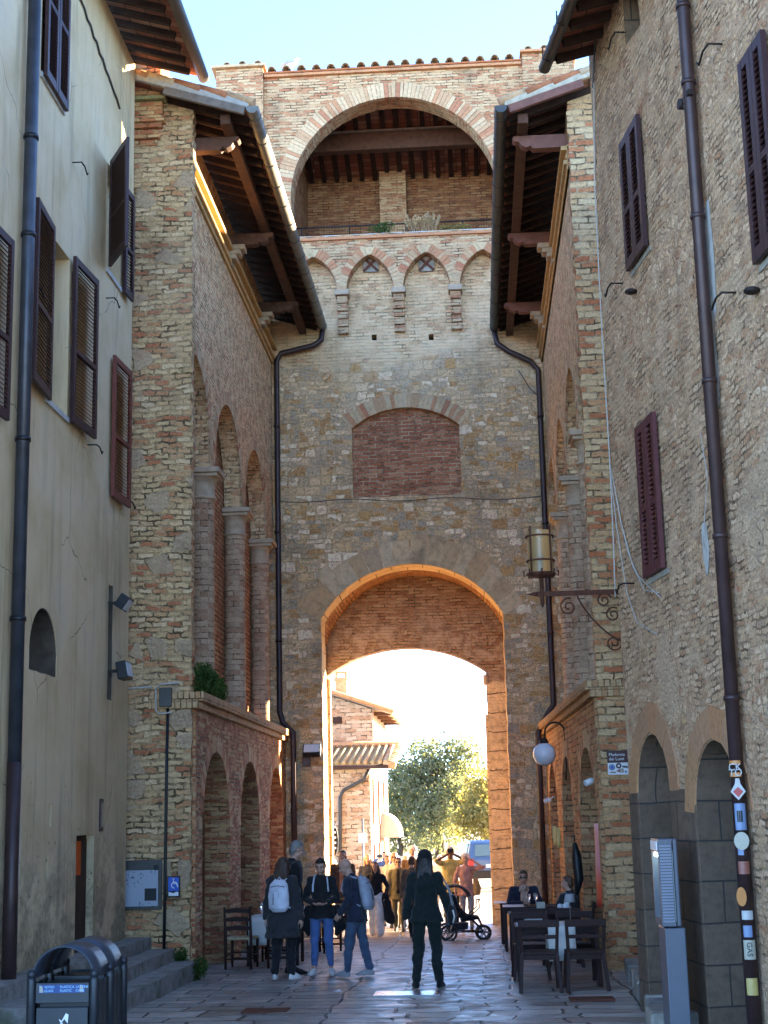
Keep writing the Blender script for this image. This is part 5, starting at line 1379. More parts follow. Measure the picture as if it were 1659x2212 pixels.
disc(a.x + w * .53, b.z + .125, .04, Yb - .023, 'sign_brown', 'emblem'); disc(a.x + w * .53, b.z + .125, .017, Yb - .025, 'white_paint', 'emblem')
flatshape(T, [(a.x + w * .38, b.z + .05), (a.x + w * .6, b.z + .03), (a.x + w * .76, b.z + .03), (a.x + w * .76, b.z + .085), (a.x + w * .6, b.z + .085)], Yb - .023, 'st_brick', 'emblem')
disc(a.x + w * .66, b.z + .058, .024, Yb - .025, 'st_cream', 'emblem'); flatshape(T, [(a.x + w * .7, b.z + .1), (b.x - .01, b.z + .09), (b.x - .01, b.z + .12), (a.x + w * .7, b.z + .125)], Yb - .023, 'gutter_dark', 'emblem')
disc(b.x - .04, b.z + .04, .018, Yb - .023, 'st_blue', 'emblem'); flatshape(T, [(a.x + .03, b.z + .025), (a.x + .11, b.z + .025), (a.x + .11, b.z + .045), (a.x + .03, b.z + .045)], Yb - .023, 'gutter_metal', 'emblem')
a, b = onB(342, 1487), onB(372, 1527); T = thing('meter_cabinet', 'small dark metal cabinet with bent grey conduit on the left buttress', 'cabinet', ((a.x + b.x) / 2, Yb, b.z))
MB().b2(a.x + .03, b.x, Yb - .09, Yb + .02, b.z, a.z).build('box', MAT['gutter_dark'], T, bevel=.01)
MB().tube([(a.x - .6, Yb - .02, a.z - .0), (a.x - .1, Yb - .02, a.z + .02)], .014, 6).build('conduit', MAT['mortar_grey'], T)
MB().tube([(b.x + .1, Yb - .02, a.z + .07), (a.x + .05, Yb - .03, a.z + .06), (a.x - .03, Yb - .03, a.z), (a.x - .03, Yb - .03, b.z - .05), (a.x + .03, Yb - .03, b.z - .1), (b.x, Yb - .03, b.z - .08)], .016, 6).build('conduit', MAT['mortar_grey'], T)
q = [onB(363, 1530), onB(360, 1700), onB(357, 1900), onB(355, 2050)]; m = MB().tube([p + V((0, -.02, 0)) for p in q], .022, 8); single(m, 'conduit_pipe', MAT['black_metal'], 'thin black cable pipe running down the left brick buttress', 'pipe', base=q[-1])

# hanging papers and cloths in the right arches
def sheet(name, quad, Y, mt, label, cat, ny=10):
    p = [onY(x, y, Y if not isinstance(Y, tuple) else (Y[0] if i in (0, 3) else Y[1])) for i, (x, y) in enumerate(quad)]; m = MB(); vs = []
    for j in range(ny + 1):
        for i in range(5):
            a = p[0].lerp(p[1], i / 4); b = p[3].lerp(p[2], i / 4); q = a.lerp(b, j / ny); q.y += .012 * math.sin(j * 1.3 + i * .8); vs.append(q)
    m.add(vs, [(j * 5 + i, j * 5 + i + 1, j * 5 + 6 + i, j * 5 + 5 + i) for j in range(ny) for i in range(4)], 0, True)
    o = single(m, name, MAT[mt], label, cat, base=p[3]); md = o.modifiers.new('thick', 'SOLIDIFY'); md.thickness = .006; return o
sheet('notice', [(1193, 1784), (1202, 1785), (1203, 1826), (1195, 1826)], 29.2, 'paper_yellow', 'left of two yellow paper notices beside the far right arch', 'notice', 4)
sheet('notice', [(1202.5, 1787), (1210, 1788), (1211, 1832), (1203.5, 1832)], 29.0, 'paper_yellow', 'right of two yellow paper notices beside the far right arch', 'notice', 4)
sheet('banner', [(1284, 1779), (1296, 1779), (1306, 1960), (1291, 1960)], (22.4, 22.0), 'banner_red', 'long pink and red banner hanging in the nearest right arch', 'banner')
p = onY(1241, 1820, 23.9); m = MB().tube([p, p + V((.02, 0, -.2)), p + V((.04, 0, -.55)), p + V((.0, 0, -.8))], [.03, .075, .08, .03], 10); m.tube([p + V((0, 0, .02)), p + V((0, 0, .12))], .012, 6)
single(m, 'closed_umbrella', MAT['plastic_black'], 'folded black umbrella hanging on the pier between the right arches', 'umbrella', base=p)

# kiosk in front of the right house
def kiosk():
    KY = 13.9; p = onY(1446, 1900, KY); z0 = gz(KY) + .12; T = thing('ticket_kiosk', 'slim grey automatic teller kiosk with lit hood in front of the right house', 'kiosk', (p.x, KY, z0))
    x = p.x; q = KY - 18.0
    MB().b2(x - .09, x + .09, (q + 17.8), (q + 18.3), z0 - .2, z0 + .85).build('pedestal', MAT['kiosk_grey'], T, bevel=.01)
    m = MB(); m.slab([((q + 17.78), z0 + .86), ((q + 18.34), z0 + .86), ((q + 18.34), z0 + 1.62), ((q + 17.78), z0 + 1.62)], [[((q + 17.84), z0 + .92), ((q + 18.28), z0 + .92), ((q + 18.28), z0 + 1.5), ((q + 17.84), z0 + 1.5)]], (x - .11, 0, 0), (0, 1, 0), (-1, 0, 0), .12); m.build('hood', MAT['kiosk_grey'], T, bevel=.01)
    l = MB()
    for k in range(26): l.b2(x - .1, x + .0, (q + 17.768), (q + 17.782), z0 + .9 + k * .026, z0 + .914 + k * .026)
    l.build('louvre', MAT['kiosk_light'], T)
    MB().b2(x + .022, x + .06, (q + 17.8), (q + 18.32), z0 + .86, z0 + 1.62).build('back_box', MAT['kiosk_grey'], T, bevel=.01)
    MB().b2(x + .012, x + .02, (q + 17.82), (q + 18.3), z0 + .9, z0 + 1.52).build('screen_panel', MAT['kiosk_screen'], T)
    MB().b2(x - .1, x - .02, (q + 17.9), (q + 18.2), z0 + 1.46, z0 + 1.495).build('lamp', MAT['kiosk_lamp'], T)
    MB().b2(x - .122, x - .111, (q + 17.84), (q + 18.28), z0 + 1.52, z0 + 1.6).build('header', MAT['white_paint'], T)
    MB().b2(x - .041, x - .031, (q + 17.86), (q + 18.1), z0 + .6, z0 + .78).build('keypad', MAT['gutter_metal'], T)
kiosk()

# ------------------------------------------------------------------ litter bins
def bins():
    Yb1, w = 11.0, .46
    xl = onY(62, 2125, Yb1).x + .02
    def one():
        T = thing('litter_bin', 'front dark metal recycling bin with blue label strip and curved hood', 'litter bin', (xl + w / 2, Yb1 + w / 2, gz(Yb1)), 0, 'recycling bins by the left house')
        h = .8; hw = w / 2
        for sx in (-1, 1):
            for sy in (-1, 1):
                MB().lathe([(.034, 0), (.034, h + .02), (.03, h + .04)], (sx * hw, sy * hw, 0), 12).build('post', MAT['bin_metal'], T, local=True)
                MB().ball((sx * hw, sy * hw, h + .06), .036, 10).build('knob', MAT['bin_metal'], T, local=True)
        m = MB(); m.b2(-hw + .04, hw - .04, -hw - .01, -hw + .012, .04, h - .17); m.build('front_panel', MAT['bin_metal'], T, local=True, bevel=.006)
        MB().b2(-hw + .035, hw - .035, -hw - .012, -hw + .01, h - .14, h).build('label_band', MAT['bin_metal'], T, local=True, bevel=.004)
        for sx in (-1, 1): 
            for k in range(3): MB().b2(sx * hw - .008, sx * hw + .008, -hw + .05 + k * .125, -hw + .15 + k * .125, .05, h).build('side_slat', MAT['bin_metal'], T, local=True, bevel=.003)
        MB().b2(-hw + .04, hw - .04, hw - .012, hw + .01, .04, h).build('back_panel', MAT['bin_metal'], T, local=True)
        MB().b2(-hw + .05, hw - .05, -hw + .05, hw - .05, .06, h - .02).build('liner', MAT['plastic_black'], T, local=True)
        m = MB(); n = 16; vs = []
        for y in (-hw + .0, hw - .02):
            for rr in (0, .012):
                for k in range(n + 1):
                    a = PI * k / n; vs.append(((hw - rr) * math.cos(a), y, h + .03 + (.225 - rr) * math.sin(a)))
        q = n + 1; fs = []
        for k in range(n): fs += [(k + 1, k, 2 * q + k, 2 * q + k + 1), (q + k, q + k + 1, 3 * q + k + 1, 3 * q + k), (k, k + 1, q + k + 1, q + k), (2 * q + k + 1, 2 * q + k, 3 * q + k, 3 * q + k + 1)]
        m.add(vs, fs, 0, True); m.build('hood', MAT['bin_hood'], T, local=True)
        return T, hw, h
    T, hw, h = one()
    b = copy_tree(T); b.location.y += w + .06; b.location.x += -.02; b['label'] = 'rear dark metal recycling bin with curved hood, behind the labelled one'
    L = MB().b2(-hw + .06, hw - .06, -hw - .016, -hw - .011, h - .07, h - .012).build('label_strip', MAT['strip_blue'], T, local=True)
    for i, (t1, t2) in enumerate((('VETRO', 'GLASS'), ('PLASTICA', 'PLASTIC'), ('LATTINE', 'CANS'))):
        x = -hw + .1 + i * .115
        for j, tx in enumerate((t1, t2)): text_mesh(tx, .024, MAT['label_text'], 'lettering', frame4((x, -hw - .0185, h - .036 - j * .026), (1, 0, 0), (0, -1, 0)), L, local=True, extrude=.0005)
    for x0 in (-hw + .065, hw - .1): MB().add([(x0, -hw - .018, h - .065), (x0 + .03, -hw - .018, h - .065), (x0 + .02, -hw - .018, h - .02), (x0, -hw - .018, h - .015)], [(0, 1, 2, 3)]).build('sticker_tab', MAT['st_cream'], L, local=True)
    e = MB(); e.add([(-.02, -hw - .0125, h - .3), (.03, -hw - .0125, h - .21), (.05, -hw - .0125, h - .22), (.045, -hw - .0125, h - .28), (.02, -hw - .0125, h - .25)], [(0, 1, 2, 3, 4)]); e.add([(-.02, -hw - .0125, h - .25), (.0, -hw - .0125, h - .26), (.03, -hw - .0125, h - .33), (.02, -hw - .0125, h - .34)], [(0, 1, 2, 3)])
    e.build('town_crest', MAT['white_paint'], T, local=True)
bins()

# ------------------------------------------------------------------ tables and chairs
def chairA():
    """wooden bistro chair; the sitter faces +y, so its back (at -y) is towards the street camera"""
    T = thing('bistro_chair', 'x', 'chair', (0, 0, 0), 0, 'dark wooden bistro chairs outside the right building'); w = .21
    MB().b2(-.22, .22, -.2, .22, .43, .465).build('seat', MAT['chair_wood'], T, local=True, bevel=.01)
    MB().b2(-.2, .2, -.18, .2, .37, .428).build('apron', MAT['chair_wood'], T, local=True)
    for s in (-1, 1):
        MB().bar((s * (w + .035), -.29, 0), (s * w, -.185, .45), .045, .05, up=(0, 1, 0)).build('leg', MAT['chair_wood'], T, local=True, bevel=.005)
        MB().bar((s * w, -.185, .451), (s * (w + .02), -.27, .83), .04, .045, up=(0, 1, 0)).build('back_post', MAT['chair_wood'], T, local=True, bevel=.005)
        MB().bar((s * (w + .02), .24, 0), (s * (w - .01), .18, .43), .042, .045, up=(0, 1, 0)).build('leg', MAT['chair_wood'], T, local=True, bevel=.005)
    MB().b2(-.25, .25, -.295, -.255, .76, .845).build('top_rail', MAT['chair_wood'], T, local=True, bevel=.008)
    MB().b2(-.21, .21, -.25, -.225, .62, .665).build('back_slat', MAT['chair_wood'], T, local=True, bevel=.006)
    return T
def chairB():
    T = thing('ladderback_chair', 'x', 'chair', (0, 0, 0), 0, 'rustic ladder back chairs on the left'); w = .2
    MB().b2(-.22, .22, -.19, .21, .43, .47).build('seat', MAT['rush'], T, local=True, bevel=.012)
    for s in (-1, 1):
        MB().tube([(s * w, -.2, 0), (s * w, -.2, .45), (s * w, -.26, .93)], [.02, .024, .018], 8).build('leg', MAT['chair_wood'], T, local=True)
        MB().tube([(s * w, .19, 0), (s * w, .19, .44)], [.019, .023], 8).build('leg', MAT['chair_wood'], T, local=True)
        MB().tube([(s * w, -.2, .2), (s * w, .19, .2)], .012, 6).build('stretcher', MAT['chair_wood'], T, local=True)
    for y, z in ((-.2, .15), (.19, .22), (.19, .13)): MB().tube([(-w, y, z), (w, y, z)], .012, 6).build('stretcher', MAT['chair_wood'], T, local=True)
    for k, z in enumerate((.58, .71, .84)):
        y = -.2 - .06 * (z - .45) / .48; MB().slab([(-w, z), (w, z), (w, z + .05), (.0, z + .075), (-w, z + .05)], [], (0, y - .008, 0), (1, 0, 0), (0, -1, 0), .016).build('back_slat', MAT['chair_wood'], T, local=True)
    return T
def table(x, y, w, d, label, h=.74, runner=None, group='dark tables outside the right building', rz=0):
    T = thing('dining_table', label, 'table', (x, y, gz(y)), rz, group)
    MB().b2(-w / 2, w / 2, -d / 2, d / 2, h - .03, h).build('table_top', MAT['table_wood'], T, local=True, bevel=.005)
    MB().b2(-w / 2 + .05, w / 2 - .05, -d / 2 + .05, d / 2 - .05, h - .1, h - .033).build('apron', MAT['table_wood'], T, local=True)
    for sx in (-1, 1):
        for sy in (-1, 1): MB().b2(sx * (w / 2 - .04) - .025, sx * (w / 2 - .04) + .025, sy * (d / 2 - .04) - .025, sy * (d / 2 - .04) + .025, 0, h - .031).build('leg', MAT['table_wood'], T, local=True, bevel=.003)
    return T
def runner(T, x0, x1, d, h, drop, label):
    """cloth lying across the table and hanging over both sides"""
    m = MB(); prof = [(-d / 2 - .012, h - drop)] + [(-d / 2 - .012 - .008 * math.sin(k), h - drop + drop * k / 5) for k in range(1, 5)] + [(-d / 2 - .006, h + .004), (-d / 2 + .01, h + .007), (d / 2 - .01, h + .007), (d / 2 + .008, h + .002), (d / 2 + .012, h - drop * .8)]
    n = 6; vs = []
    for i in range(n + 1):
        x = x0 + (x1 - x0) * i / n
        for y, z in prof: vs.append((x + .004 * math.sin(z * 30), y + (.006 * math.sin(i * 2.2) if z < h - .02 else 0), z))
    k = len(prof); m.add(vs, [(i * k + j, (i + 1) * k + j, (i + 1) * k + j + 1, i * k + j + 1) for i in range(n) for j in range(k - 1)], 0, True)
    o = m.build('table_runner', MAT['cloth_white'], None); o.location = T.location; o.rotation_euler = T.rotation_euler
    md = o.modifiers.new('thick', 'SOLIDIFY'); md.thickness = .004
    return tag(o, label, 'tablecloth', 'white cloths on the tables')
# right hand row, nearest first
TR = []
spec = [(.93, 19.75, 1.05, .8, 'nearest dark table on the right, behind two empty chairs'), (.92, 23.6, 1.05, .8, 'second dark table from the front on the right'), (.85, 26.6, 1.0, .8, 'third dark table on the right, beside the seated couple'), (.72, 28.6, .8, .7, 'farthest small dark table beside the right gate jamb')]
for x, y, w, d, l in spec: TR.append(table(x, y, w, d, l))
runner(TR[0], -.12, .22, .8, .74, .42, 'white cloth runner hanging from the nearest right table'); runner(TR[1], -.3, .05, .8, .74, .3, 'white cloth runner on the second right table'); 
for i, l in ((0, 'bluish paper mat on the nearest right table'), (2, 'white paper mat on the table of the seated couple'), (3, 'white paper mat on the farthest right table')):
    T = TR[i]; m = MB().b2(T.location.x - .5, T.location.x - .14, T.location.y - .36, T.location.y + .25, T.location.z + .743, T.location.z + .747); single(m, 'paper_mat', MAT['paper_blue' if i == 0 else 'white_paint'], l, 'place mat', base=(T.location.x - .3, T.location.y, T.location.z + .743))
CA = chairA()
spots = [(.67, 18.95, 0, 'nearest left bistro chair with its back to the street, by the front table'), (1.22, 18.95, 3, 'nearest right bistro chair with its back to the street, next to the kerb'), (.62, 20.5, 180, 'bistro chair behind the front table, on its left side'), (1.22, 20.55, 178, 'bistro chair behind the front table, on its right side'), (.66, 22.75, 2, 'bistro chair with its back to the street at the second right table, left one'), (1.2, 22.75, -3, 'bistro chair with its back to the street at the second right table, right one'), (1.5, 24.6, 90, 'bistro chair under the seated woman in a dark jacket'), (.8, 27.6, 185, 'bistro chair under the seated man in sunglasses')]
for i, (x, y, a, l) in enumerate(spots):
    o = CA if i == 0 else copy_tree(CA); o.location = (x, y, gz(y)); o.rotation_euler.z = D2(a); o['label'] = l
# left hand tables
p = onG(560, 2060); T = table(-3.3, 24.3, .85, .75, 'small dark table on the left under a white cloth', group='dark tables on the left'); runner(T, -.38, .1, .75, .74, .42, 'white cloth hanging from the left table behind the ladder back chair')
T2 = table(-3.3, 27.6, .85, .75, 'second small dark table on the left, behind the couple with the backpack', group='dark tables on the left'); runner(T2, -.3, .3, .75, .74, .3, 'white cloth on the farther left table')
CB = chairB()
spots = [(-3.72, 23.5, -6, 'ladder back chair with its back to the street beside the left arch'), (-3.12, 23.6, 8, 'ladder back chair beside the woman with the white backpack'), (-3.4, 25.1, 180, 'ladder back chair behind the left table, facing the street'), (-2.65, 26.9, 20, 'ladder back chair at the farther left table')]
for i, (x, y, a, l) in enumerate(spots):
    o = CB if i == 0 else copy_tree(CB); o.location = (x, y, gz(y)); o.rotation_euler.z = D2(a); o['label'] = l
# things on the tables
def glass(x, y, z, label):
    m = MB().lathe([(.032, 0), (.033, .004), (.005, .01), (.005, .08), (.03, .11), (.036, .15), (.032, .2)], (x, y, z), 12); return single(m, 'wine_glass', MAT['clear_glass'], label, 'glass', 'glasses on the tables', base=(x, y, z))
zt = TR[2].location.z + .748; glass(.8, 26.45, zt, 'left wine glass in front of the seated man'); glass(.92, 26.5, zt, 'right wine glass in front of the seated man')
zt = T.location.z + .752; glass(-3.5, 24.2, zt, 'left wine glass on the left cloth covered table'); glass(-3.38, 24.3, zt, 'right wine glass on the left cloth covered table')
p = (1.12, 19.75, TR[0].location.z + .748); L = thing('table_lamp', 'slim table lamp with grey shade on the nearest right table', 'table lamp', p)
MB().lathe([(.05, 0), (.05, .012), (.006, .016), (.006, .3), (0, .3)], p, 12).build('stem', MAT['gutter_metal'], L); MB().lathe([(.075, .26), (.05, .36)], p, 16).build('lamp_shade', MAT['shade_grey'], L)
p = (.9, 23.7, TR[1].location.z + .748); m = MB().box((p[0], p[1], p[2] + .07), (.13, .03, .14)); single(m, 'menu_card', MAT['st_cream'], 'cream menu card standing on the second right table', 'menu', base=p)
p = V((1.25, 23.6, TR[1].location.z + .745)); m = MB(); rnd = random.Random(2)
for k in range(5): m.ball(p + V((rnd.uniform(-.07, .07), rnd.uniform(-.05, .05), .05 + .03 * (k % 3))), (.05, .04, .04), 8)
single(m, 'napkins', MAT['white_paint'], 'crumpled white napkins on the second right table', 'napkins', base=p)

# ------------------------------------------------------------------ loggia railing, plants, gull, cable
T = thing('metal_railing', 'thin dark metal railing across the loggia under the big round arch', 'railing', (-1.43, UY + .25, 15.44))
zr = onY(850, 484, UY + .25).z
MB().tube([(-3.83, UY + .25, zr), (.97, UY + .25, zr)], .018, 6).build('handrail', MAT['iron'], T)
for x in (-3.6, -2.5, -1.2, .1): MB().tube([(x, UY + .25, 15.44), (x, UY + .25, zr)], .014, 6).build('post', MAT['iron'], T)
m = MB()
for i in range(80): x = -3.8 + i * .06; m.tube([(x, UY + .25, 15.5), (x, UY + .25, zr)], .0035, 4, caps=False)
m.build('wire_mesh', MAT['iron'], T)
def tuft(name, label, cat, c, r, n, size, mat, seed, spike=False, base=None):
    rnd = random.Random(seed); m = MB(); c = V(c)
    if spike:
        for _ in range(n):
            b = c + V((rnd.uniform(-r[0], r[0]), rnd.uniform(-r[1], r[1]), 0)); t = b + V((rnd.gauss(0, .12), rnd.gauss(0, .08), r[2] * rnd.uniform(.55, 1.05)))
            mid = b.lerp(t, .6); m.tube([b, mid, t], [.004, .006, .002], 4, caps=False)
            for k in range(6):
                q = mid.lerp(t, k / 6); leaves(m, q, (.03, .03, .03), 3, size, rnd)
    else:
        for _ in range(7): leaves(m, c + V((rnd.uniform(-r[0], r[0]) * .7, rnd.uniform(-r[1], r[1]) * .6, rnd.uniform(.2, .75) * r[2])), (r[0] * .45, r[1] * .6, r[2] * .4), n // 7, size, rnd)
        for _ in range(6): m.tube([c, c + V((rnd.uniform(-r[0], r[0]) * .8, rnd.uniform(-r[1], r[1]) * .6, r[2] * .7))], [.01, .004], 5)
    return single(m, name, MAT[mat], label, cat, base=base or c)
q = onY(918, 522, UY + .1); tuft('dry_grass', 'dry pinkish grass plumes growing on the loggia ledge', 'grass', (q.x, UY + .1, 15.44), (.32, .08, .45), 60, .06, 'leaf_dry', 4, True)
q = onY(820, 520, UY + .1); tuft('weed', 'dark green weed on the left half of the loggia ledge', 'plant', (q.x, UY + .1, 15.43), (.34, .1, .28), 420, .06, 'leaf_green', 5)
q = onY(985, 520, UY + .1); tuft('weed', 'yellow green weeds right of the dry plumes on the loggia ledge', 'plant', (q.x, UY + .1, 15.43), (.42, .08, .2), 420, .06, 'leaf_gold', 6)
tuft('fern', 'dark green fern growing on the left ledge between buttress and first column', 'plant', (-4.12, 23.0, 4.32), (.16, 1.25, .5), 2200, .07, 'leaf_green', 7)
tuft('weed', 'green weed sprouting at the end of the stone steps', 'plant', (-3.98, 21.3, gz(21)), (.16, .3, .3), 420, .06, 'leaf_green', 8)
tuft('weed', 'tiny weed on the foot of the left buttress', 'plant', (-4.3, 21.5, gz(21) + .2), (.14, .1, .22), 260, .05, 'leaf_green', 9)
def gull():
    q = onY(630, 168, UY + .2); z = 19.6; T = thing('gull', 'grey and white gull standing on the tiles above the big arch', 'gull', (q.x, UY + .1, z))
    b = V((q.x, UY + .1, z + .17)); m = MB()
    m.tube([b + V((-.2, 0, -.05)), b + V((-.12, 0, -.01)), b, b + V((.09, 0, .03)), b + V((.13, 0, .1)), b + V((.15, 0, .14)), b + V((.18, 0, .15))], [.015, .05, .08, .07, .045, .042, .02], 12)
    m.build('body', MAT['white_paint'], T); w = MB()
    for s in (-1, 1): w.tube([b + V((.07, s * .055, .03)), b + V((-.08, s * .07, .03)), b + V((-.26, s * .03, -.05))], [.03, .045, .008], 8)
    w.build('wings', MAT['gull_grey'], T); MB().tube([b + V((.19, 0, .145)), b + V((.235, 0, .13))], [.013, .003], 6).build('beak', MAT['st_orange'], T)
    for s in (-1, 1): MB().tube([b + V((.01, s * .03, -.06)), b + V((.015, s * .03, -.18))], .007, 5).build('leg', MAT['st_orange'], T)
gull()
a, b = onY(598, 1083, 31.96), onY(1168, 1075, 31.96); pts = [a.lerp(b, k / 24) + V((0, 0, -.03 * math.sin(k * .7))) for k in range(25)]
single(MB().tube(pts, .009, 6), 'wall_cable', MAT['cable_black'], 'dark cable strung across the gate wall below the walled window', 'cable', base=a)
a, b = onY(1120, 800, 31.9), onY(1166, 858, 31.9); single(MB().tube([a, a.lerp(b, .5) + V((.02, 0, -.12)), b], .012, 5), 'loose_cable', MAT['cable_black'], 'loose black cable drooping beside the right drainpipe of the gate', 'cable', base=a)
p = onG(727, 2146); m = MB().add([(p.x + x, p.y + y, gz(p.y) + z) for x, y, z in ((-.06, 0, .02), (.0, -.07, .035), (.07, -.02, .02), (.03, .08, .045), (-.03, .06, .02))], [(0, 1, 3, 4), (1, 2, 3)]); o = single(m, 'paper_scrap', MAT['white_paint'], 'crumpled scrap of white paper lying on the paving', 'litter', base=(p.x, p.y, gz(p.y))); md = o.modifiers.new('t', 'SOLIDIFY'); md.thickness = .004
# iron covers in the paving
def cover(x, y, w, d, label):
    p = onG(x, y); m = MB().b2(p.x - w / 2, p.x + w / 2, p.y - d / 2, p.y + d / 2, -.01, .012); M_ = Matrix.Translation((0, 0, gz(p.y) + .012))
    for i, v in enumerate(m.v): m.v[i] = V((v.x, v.y, v.z + gz(v.y) + .01))
    single(m, 'manhole_cover', MAT['iron_rust' if w < .6 else 'manhole'], label, 'manhole cover', base=(p.x, p.y, gz(p.y)))
cover(1278, 2160, .5, .4, 'rusty rectangular drain cover in front of the right chairs'); cover(880, 2149, .8, .55, 'pale shiny square slab in the paving behind the dark clad woman'); cover(575, 2185, .5, .4, 'dull rusty cover in the paving near the left corner')
# ------------------------------------------------------------------ people
def skinmat(name, c):
    t = Mt(name); n = t.noise(t.obj(), 30.0, 3, .6); MAT[name] = t.fin(t.mix(1.0, c, t.ramp(n, [(.3, (.88, .85, .85)), (.6, (1.05, 1.03, 1.0))]), 'MULTIPLY'), .5, None, .4, Subsurface_Weight=.08, Subsurface_Radius=(.02, .01, .006)); return MAT[name]
skinmat('skin_fair', (.5, .3, .22)); skinmat('skin_dark', (.2, .1, .065)); skinmat('skin_tan', (.4, .22, .15))
simple('eye_dark', (.02, .014, .012), .2, .6, var=.05); simple('lip', (.3, .1, .09), .5, .4, var=.05)
def cloth(name, c, rough=.85, var=.35, sc=7.0):
    t = Mt(name); p = t.obj(); n = t.noise(p, sc, 4, .6); w = t.noise(p, 160.0, 2, .6)
    col = t.mix(1.0, c, t.ramp(n, [(.25, (1 - var,) * 3), (.5, (1, 1, 1)), (.8, (1 + var,) * 3)]), 'MULTIPLY')
    MAT[name] = t.fin(col, rough, t.bump(t.m('ADD', t.m('MULTIPLY', n, 1.0), t.m('MULTIPLY', w, .15)), .5, .012), .25, Sheen_Weight=.15)
for nm, c in dict(c_black=(.012, .012, .014), c_navy=(.018, .022, .04), c_charcoal=(.028, .028, .032), c_jeans=(.07, .13, .3), c_jeans_dark=(.055, .085, .14), c_bottle=(.008, .015, .014), c_brown=(.1, .055, .03), c_khaki=(.38, .27, .15), c_rust=(.5, .2, .1), c_white=(.68, .66, .62), c_olive=(.14, .12, .06), c_olive_dark=(.06, .058, .04), c_tweed=(.11, .085, .06), c_yellow=(.6, .46, .14), c_pink=(.5, .26, .2), c_grey=(.28, .28, .29), c_pale=(.55, .58, .66), c_backgrey=(.32, .35, .42), c_blue=(.05, .09, .22), c_cream=(.55, .48, .38), c_tan=(.35, .22, .09)).items(): cloth(nm, c)
for nm, c in dict(h_dark=(.018, .012, .01), h_brown=(.05, .028, .018), h_grey=(.19, .18, .17), h_white=(.65, .6, .55), h_blond=(.42, .28, .14), h_black=(.012, .011, .012), h_auburn=(.1, .05, .03)).items():
    t = Mt(nm); n = t.noise(t.scl(t.obj(), 60, 60, 8), 1.0, 3, .6); MAT[nm] = t.fin(t.mix(1.0, c, t.ramp(n, [(.3, (.6, .6, .6)), (.6, (1.3, 1.3, 1.3))]), 'MULTIPLY'), .5, t.bump(n, .6, .006), .4)
FOLD = bpy.data.textures.new('cloth_folds', 'CLOUDS'); FOLD.noise_scale = .1; FOLD.noise_depth = 2
CURL = bpy.data.textures.new('hair_strands', 'CLOUDS'); CURL.noise_scale = .03

def cap(m, a, b, r1, r2, n=12, flat=1.0):
    a, b = V(a), V(b); d = b - a
    if d.length < 1e-4: d = V((0, 0, 1e-3)); b = a + d
    d.normalize(); pts, rs = [], []
    for t in (80, 55, 28): pts.append(a - d * r1 * math.sin(D2(t))); rs.append(r1 * math.cos(D2(t)))
    pts += [a, a.lerp(b, .5), b]; rs += [r1, (r1 + r2) / 2, r2]
    for t in (28, 55, 80): pts.append(b + d * r2 * math.sin(D2(t))); rs.append(r2 * math.cos(D2(t)))
    m.tube(pts, rs, n, flat=flat)
def loft(m, secs, n=18):
    """closed loft through ellipses (centre, rx, ry, ax, ay)"""
    vs = []
    for c, rx, ry, ax, ay in secs:
        for k in range(n):
            t = 2 * PI * k / n; vs.append(V(c) + V(ax) * (rx * math.cos(t)) + V(ay) * (ry * math.sin(t)))
    q = len(secs); fs = [(i * n + k, i * n + (k + 1) % n, (i + 1) * n + (k + 1) % n, (i + 1) * n + k) for i in range(q - 1) for k in range(n)]
    fs += [tuple(reversed(range(n))), tuple((q - 1) * n + k for k in range(n))]
    m.add(vs, fs, 0, True)
def fuse(m, name, mats, parent, voxel=.008, smooth=4, fold=0.0, tex=None, scale=1.0):
    """weld overlapping closed volumes into one continuous skin"""
    me = bpy.data.meshes.new(name); me.from_pydata([p * scale for p in m.v], [], m.f)
    o = bpy.data.objects.new(name, me); COL.objects.link(o)
    r = o.modifiers.new('r', 'REMESH'); r.mode = 'VOXEL'; r.voxel_size = voxel
    if smooth: s = o.modifiers.new('s', 'SMOOTH'); s.iterations = smooth; s.factor = .5
    if fold:
        d = o.modifiers.new('d', 'DISPLACE'); d.texture = tex or FOLD; d.strength = fold; d.mid_level = .5; d.texture_coords = 'LOCAL'
        s2 = o.modifiers.new('s2', 'SMOOTH'); s2.iterations = 1; s2.factor = .4
    dg = bpy.context.evaluated_depsgraph_get(); nm = bpy.data.meshes.new_from_object(o.evaluated_get(dg))
    bpy.data.objects.remove(o); bpy.data.meshes.remove(me); nm.name = name
    nm.materials.clear()
    for x in (mats if isinstance(mats, list) else [mats]): nm.materials.append(x)
    for p in nm.polygons: p.use_smooth = True
    o = bpy.data.objects.new(name, nm); COL.objects.link(o); o.parent = parent
    return o
def ik(a, c, l1, l2, pole):
    a, c, pole = V(a), V(c), V(pole); d = c - a; L = min(d.length, (l1 + l2) * .999); u = d.normalized(); c = a + u * L
    x = (l1 * l1 - l2 * l2 + L * L) / (2 * L); h = math.sqrt(max(0, l1 * l1 - x * x))
    p = (pole - u * pole.dot(u)).normalized(); return a + u * x + p * h, c
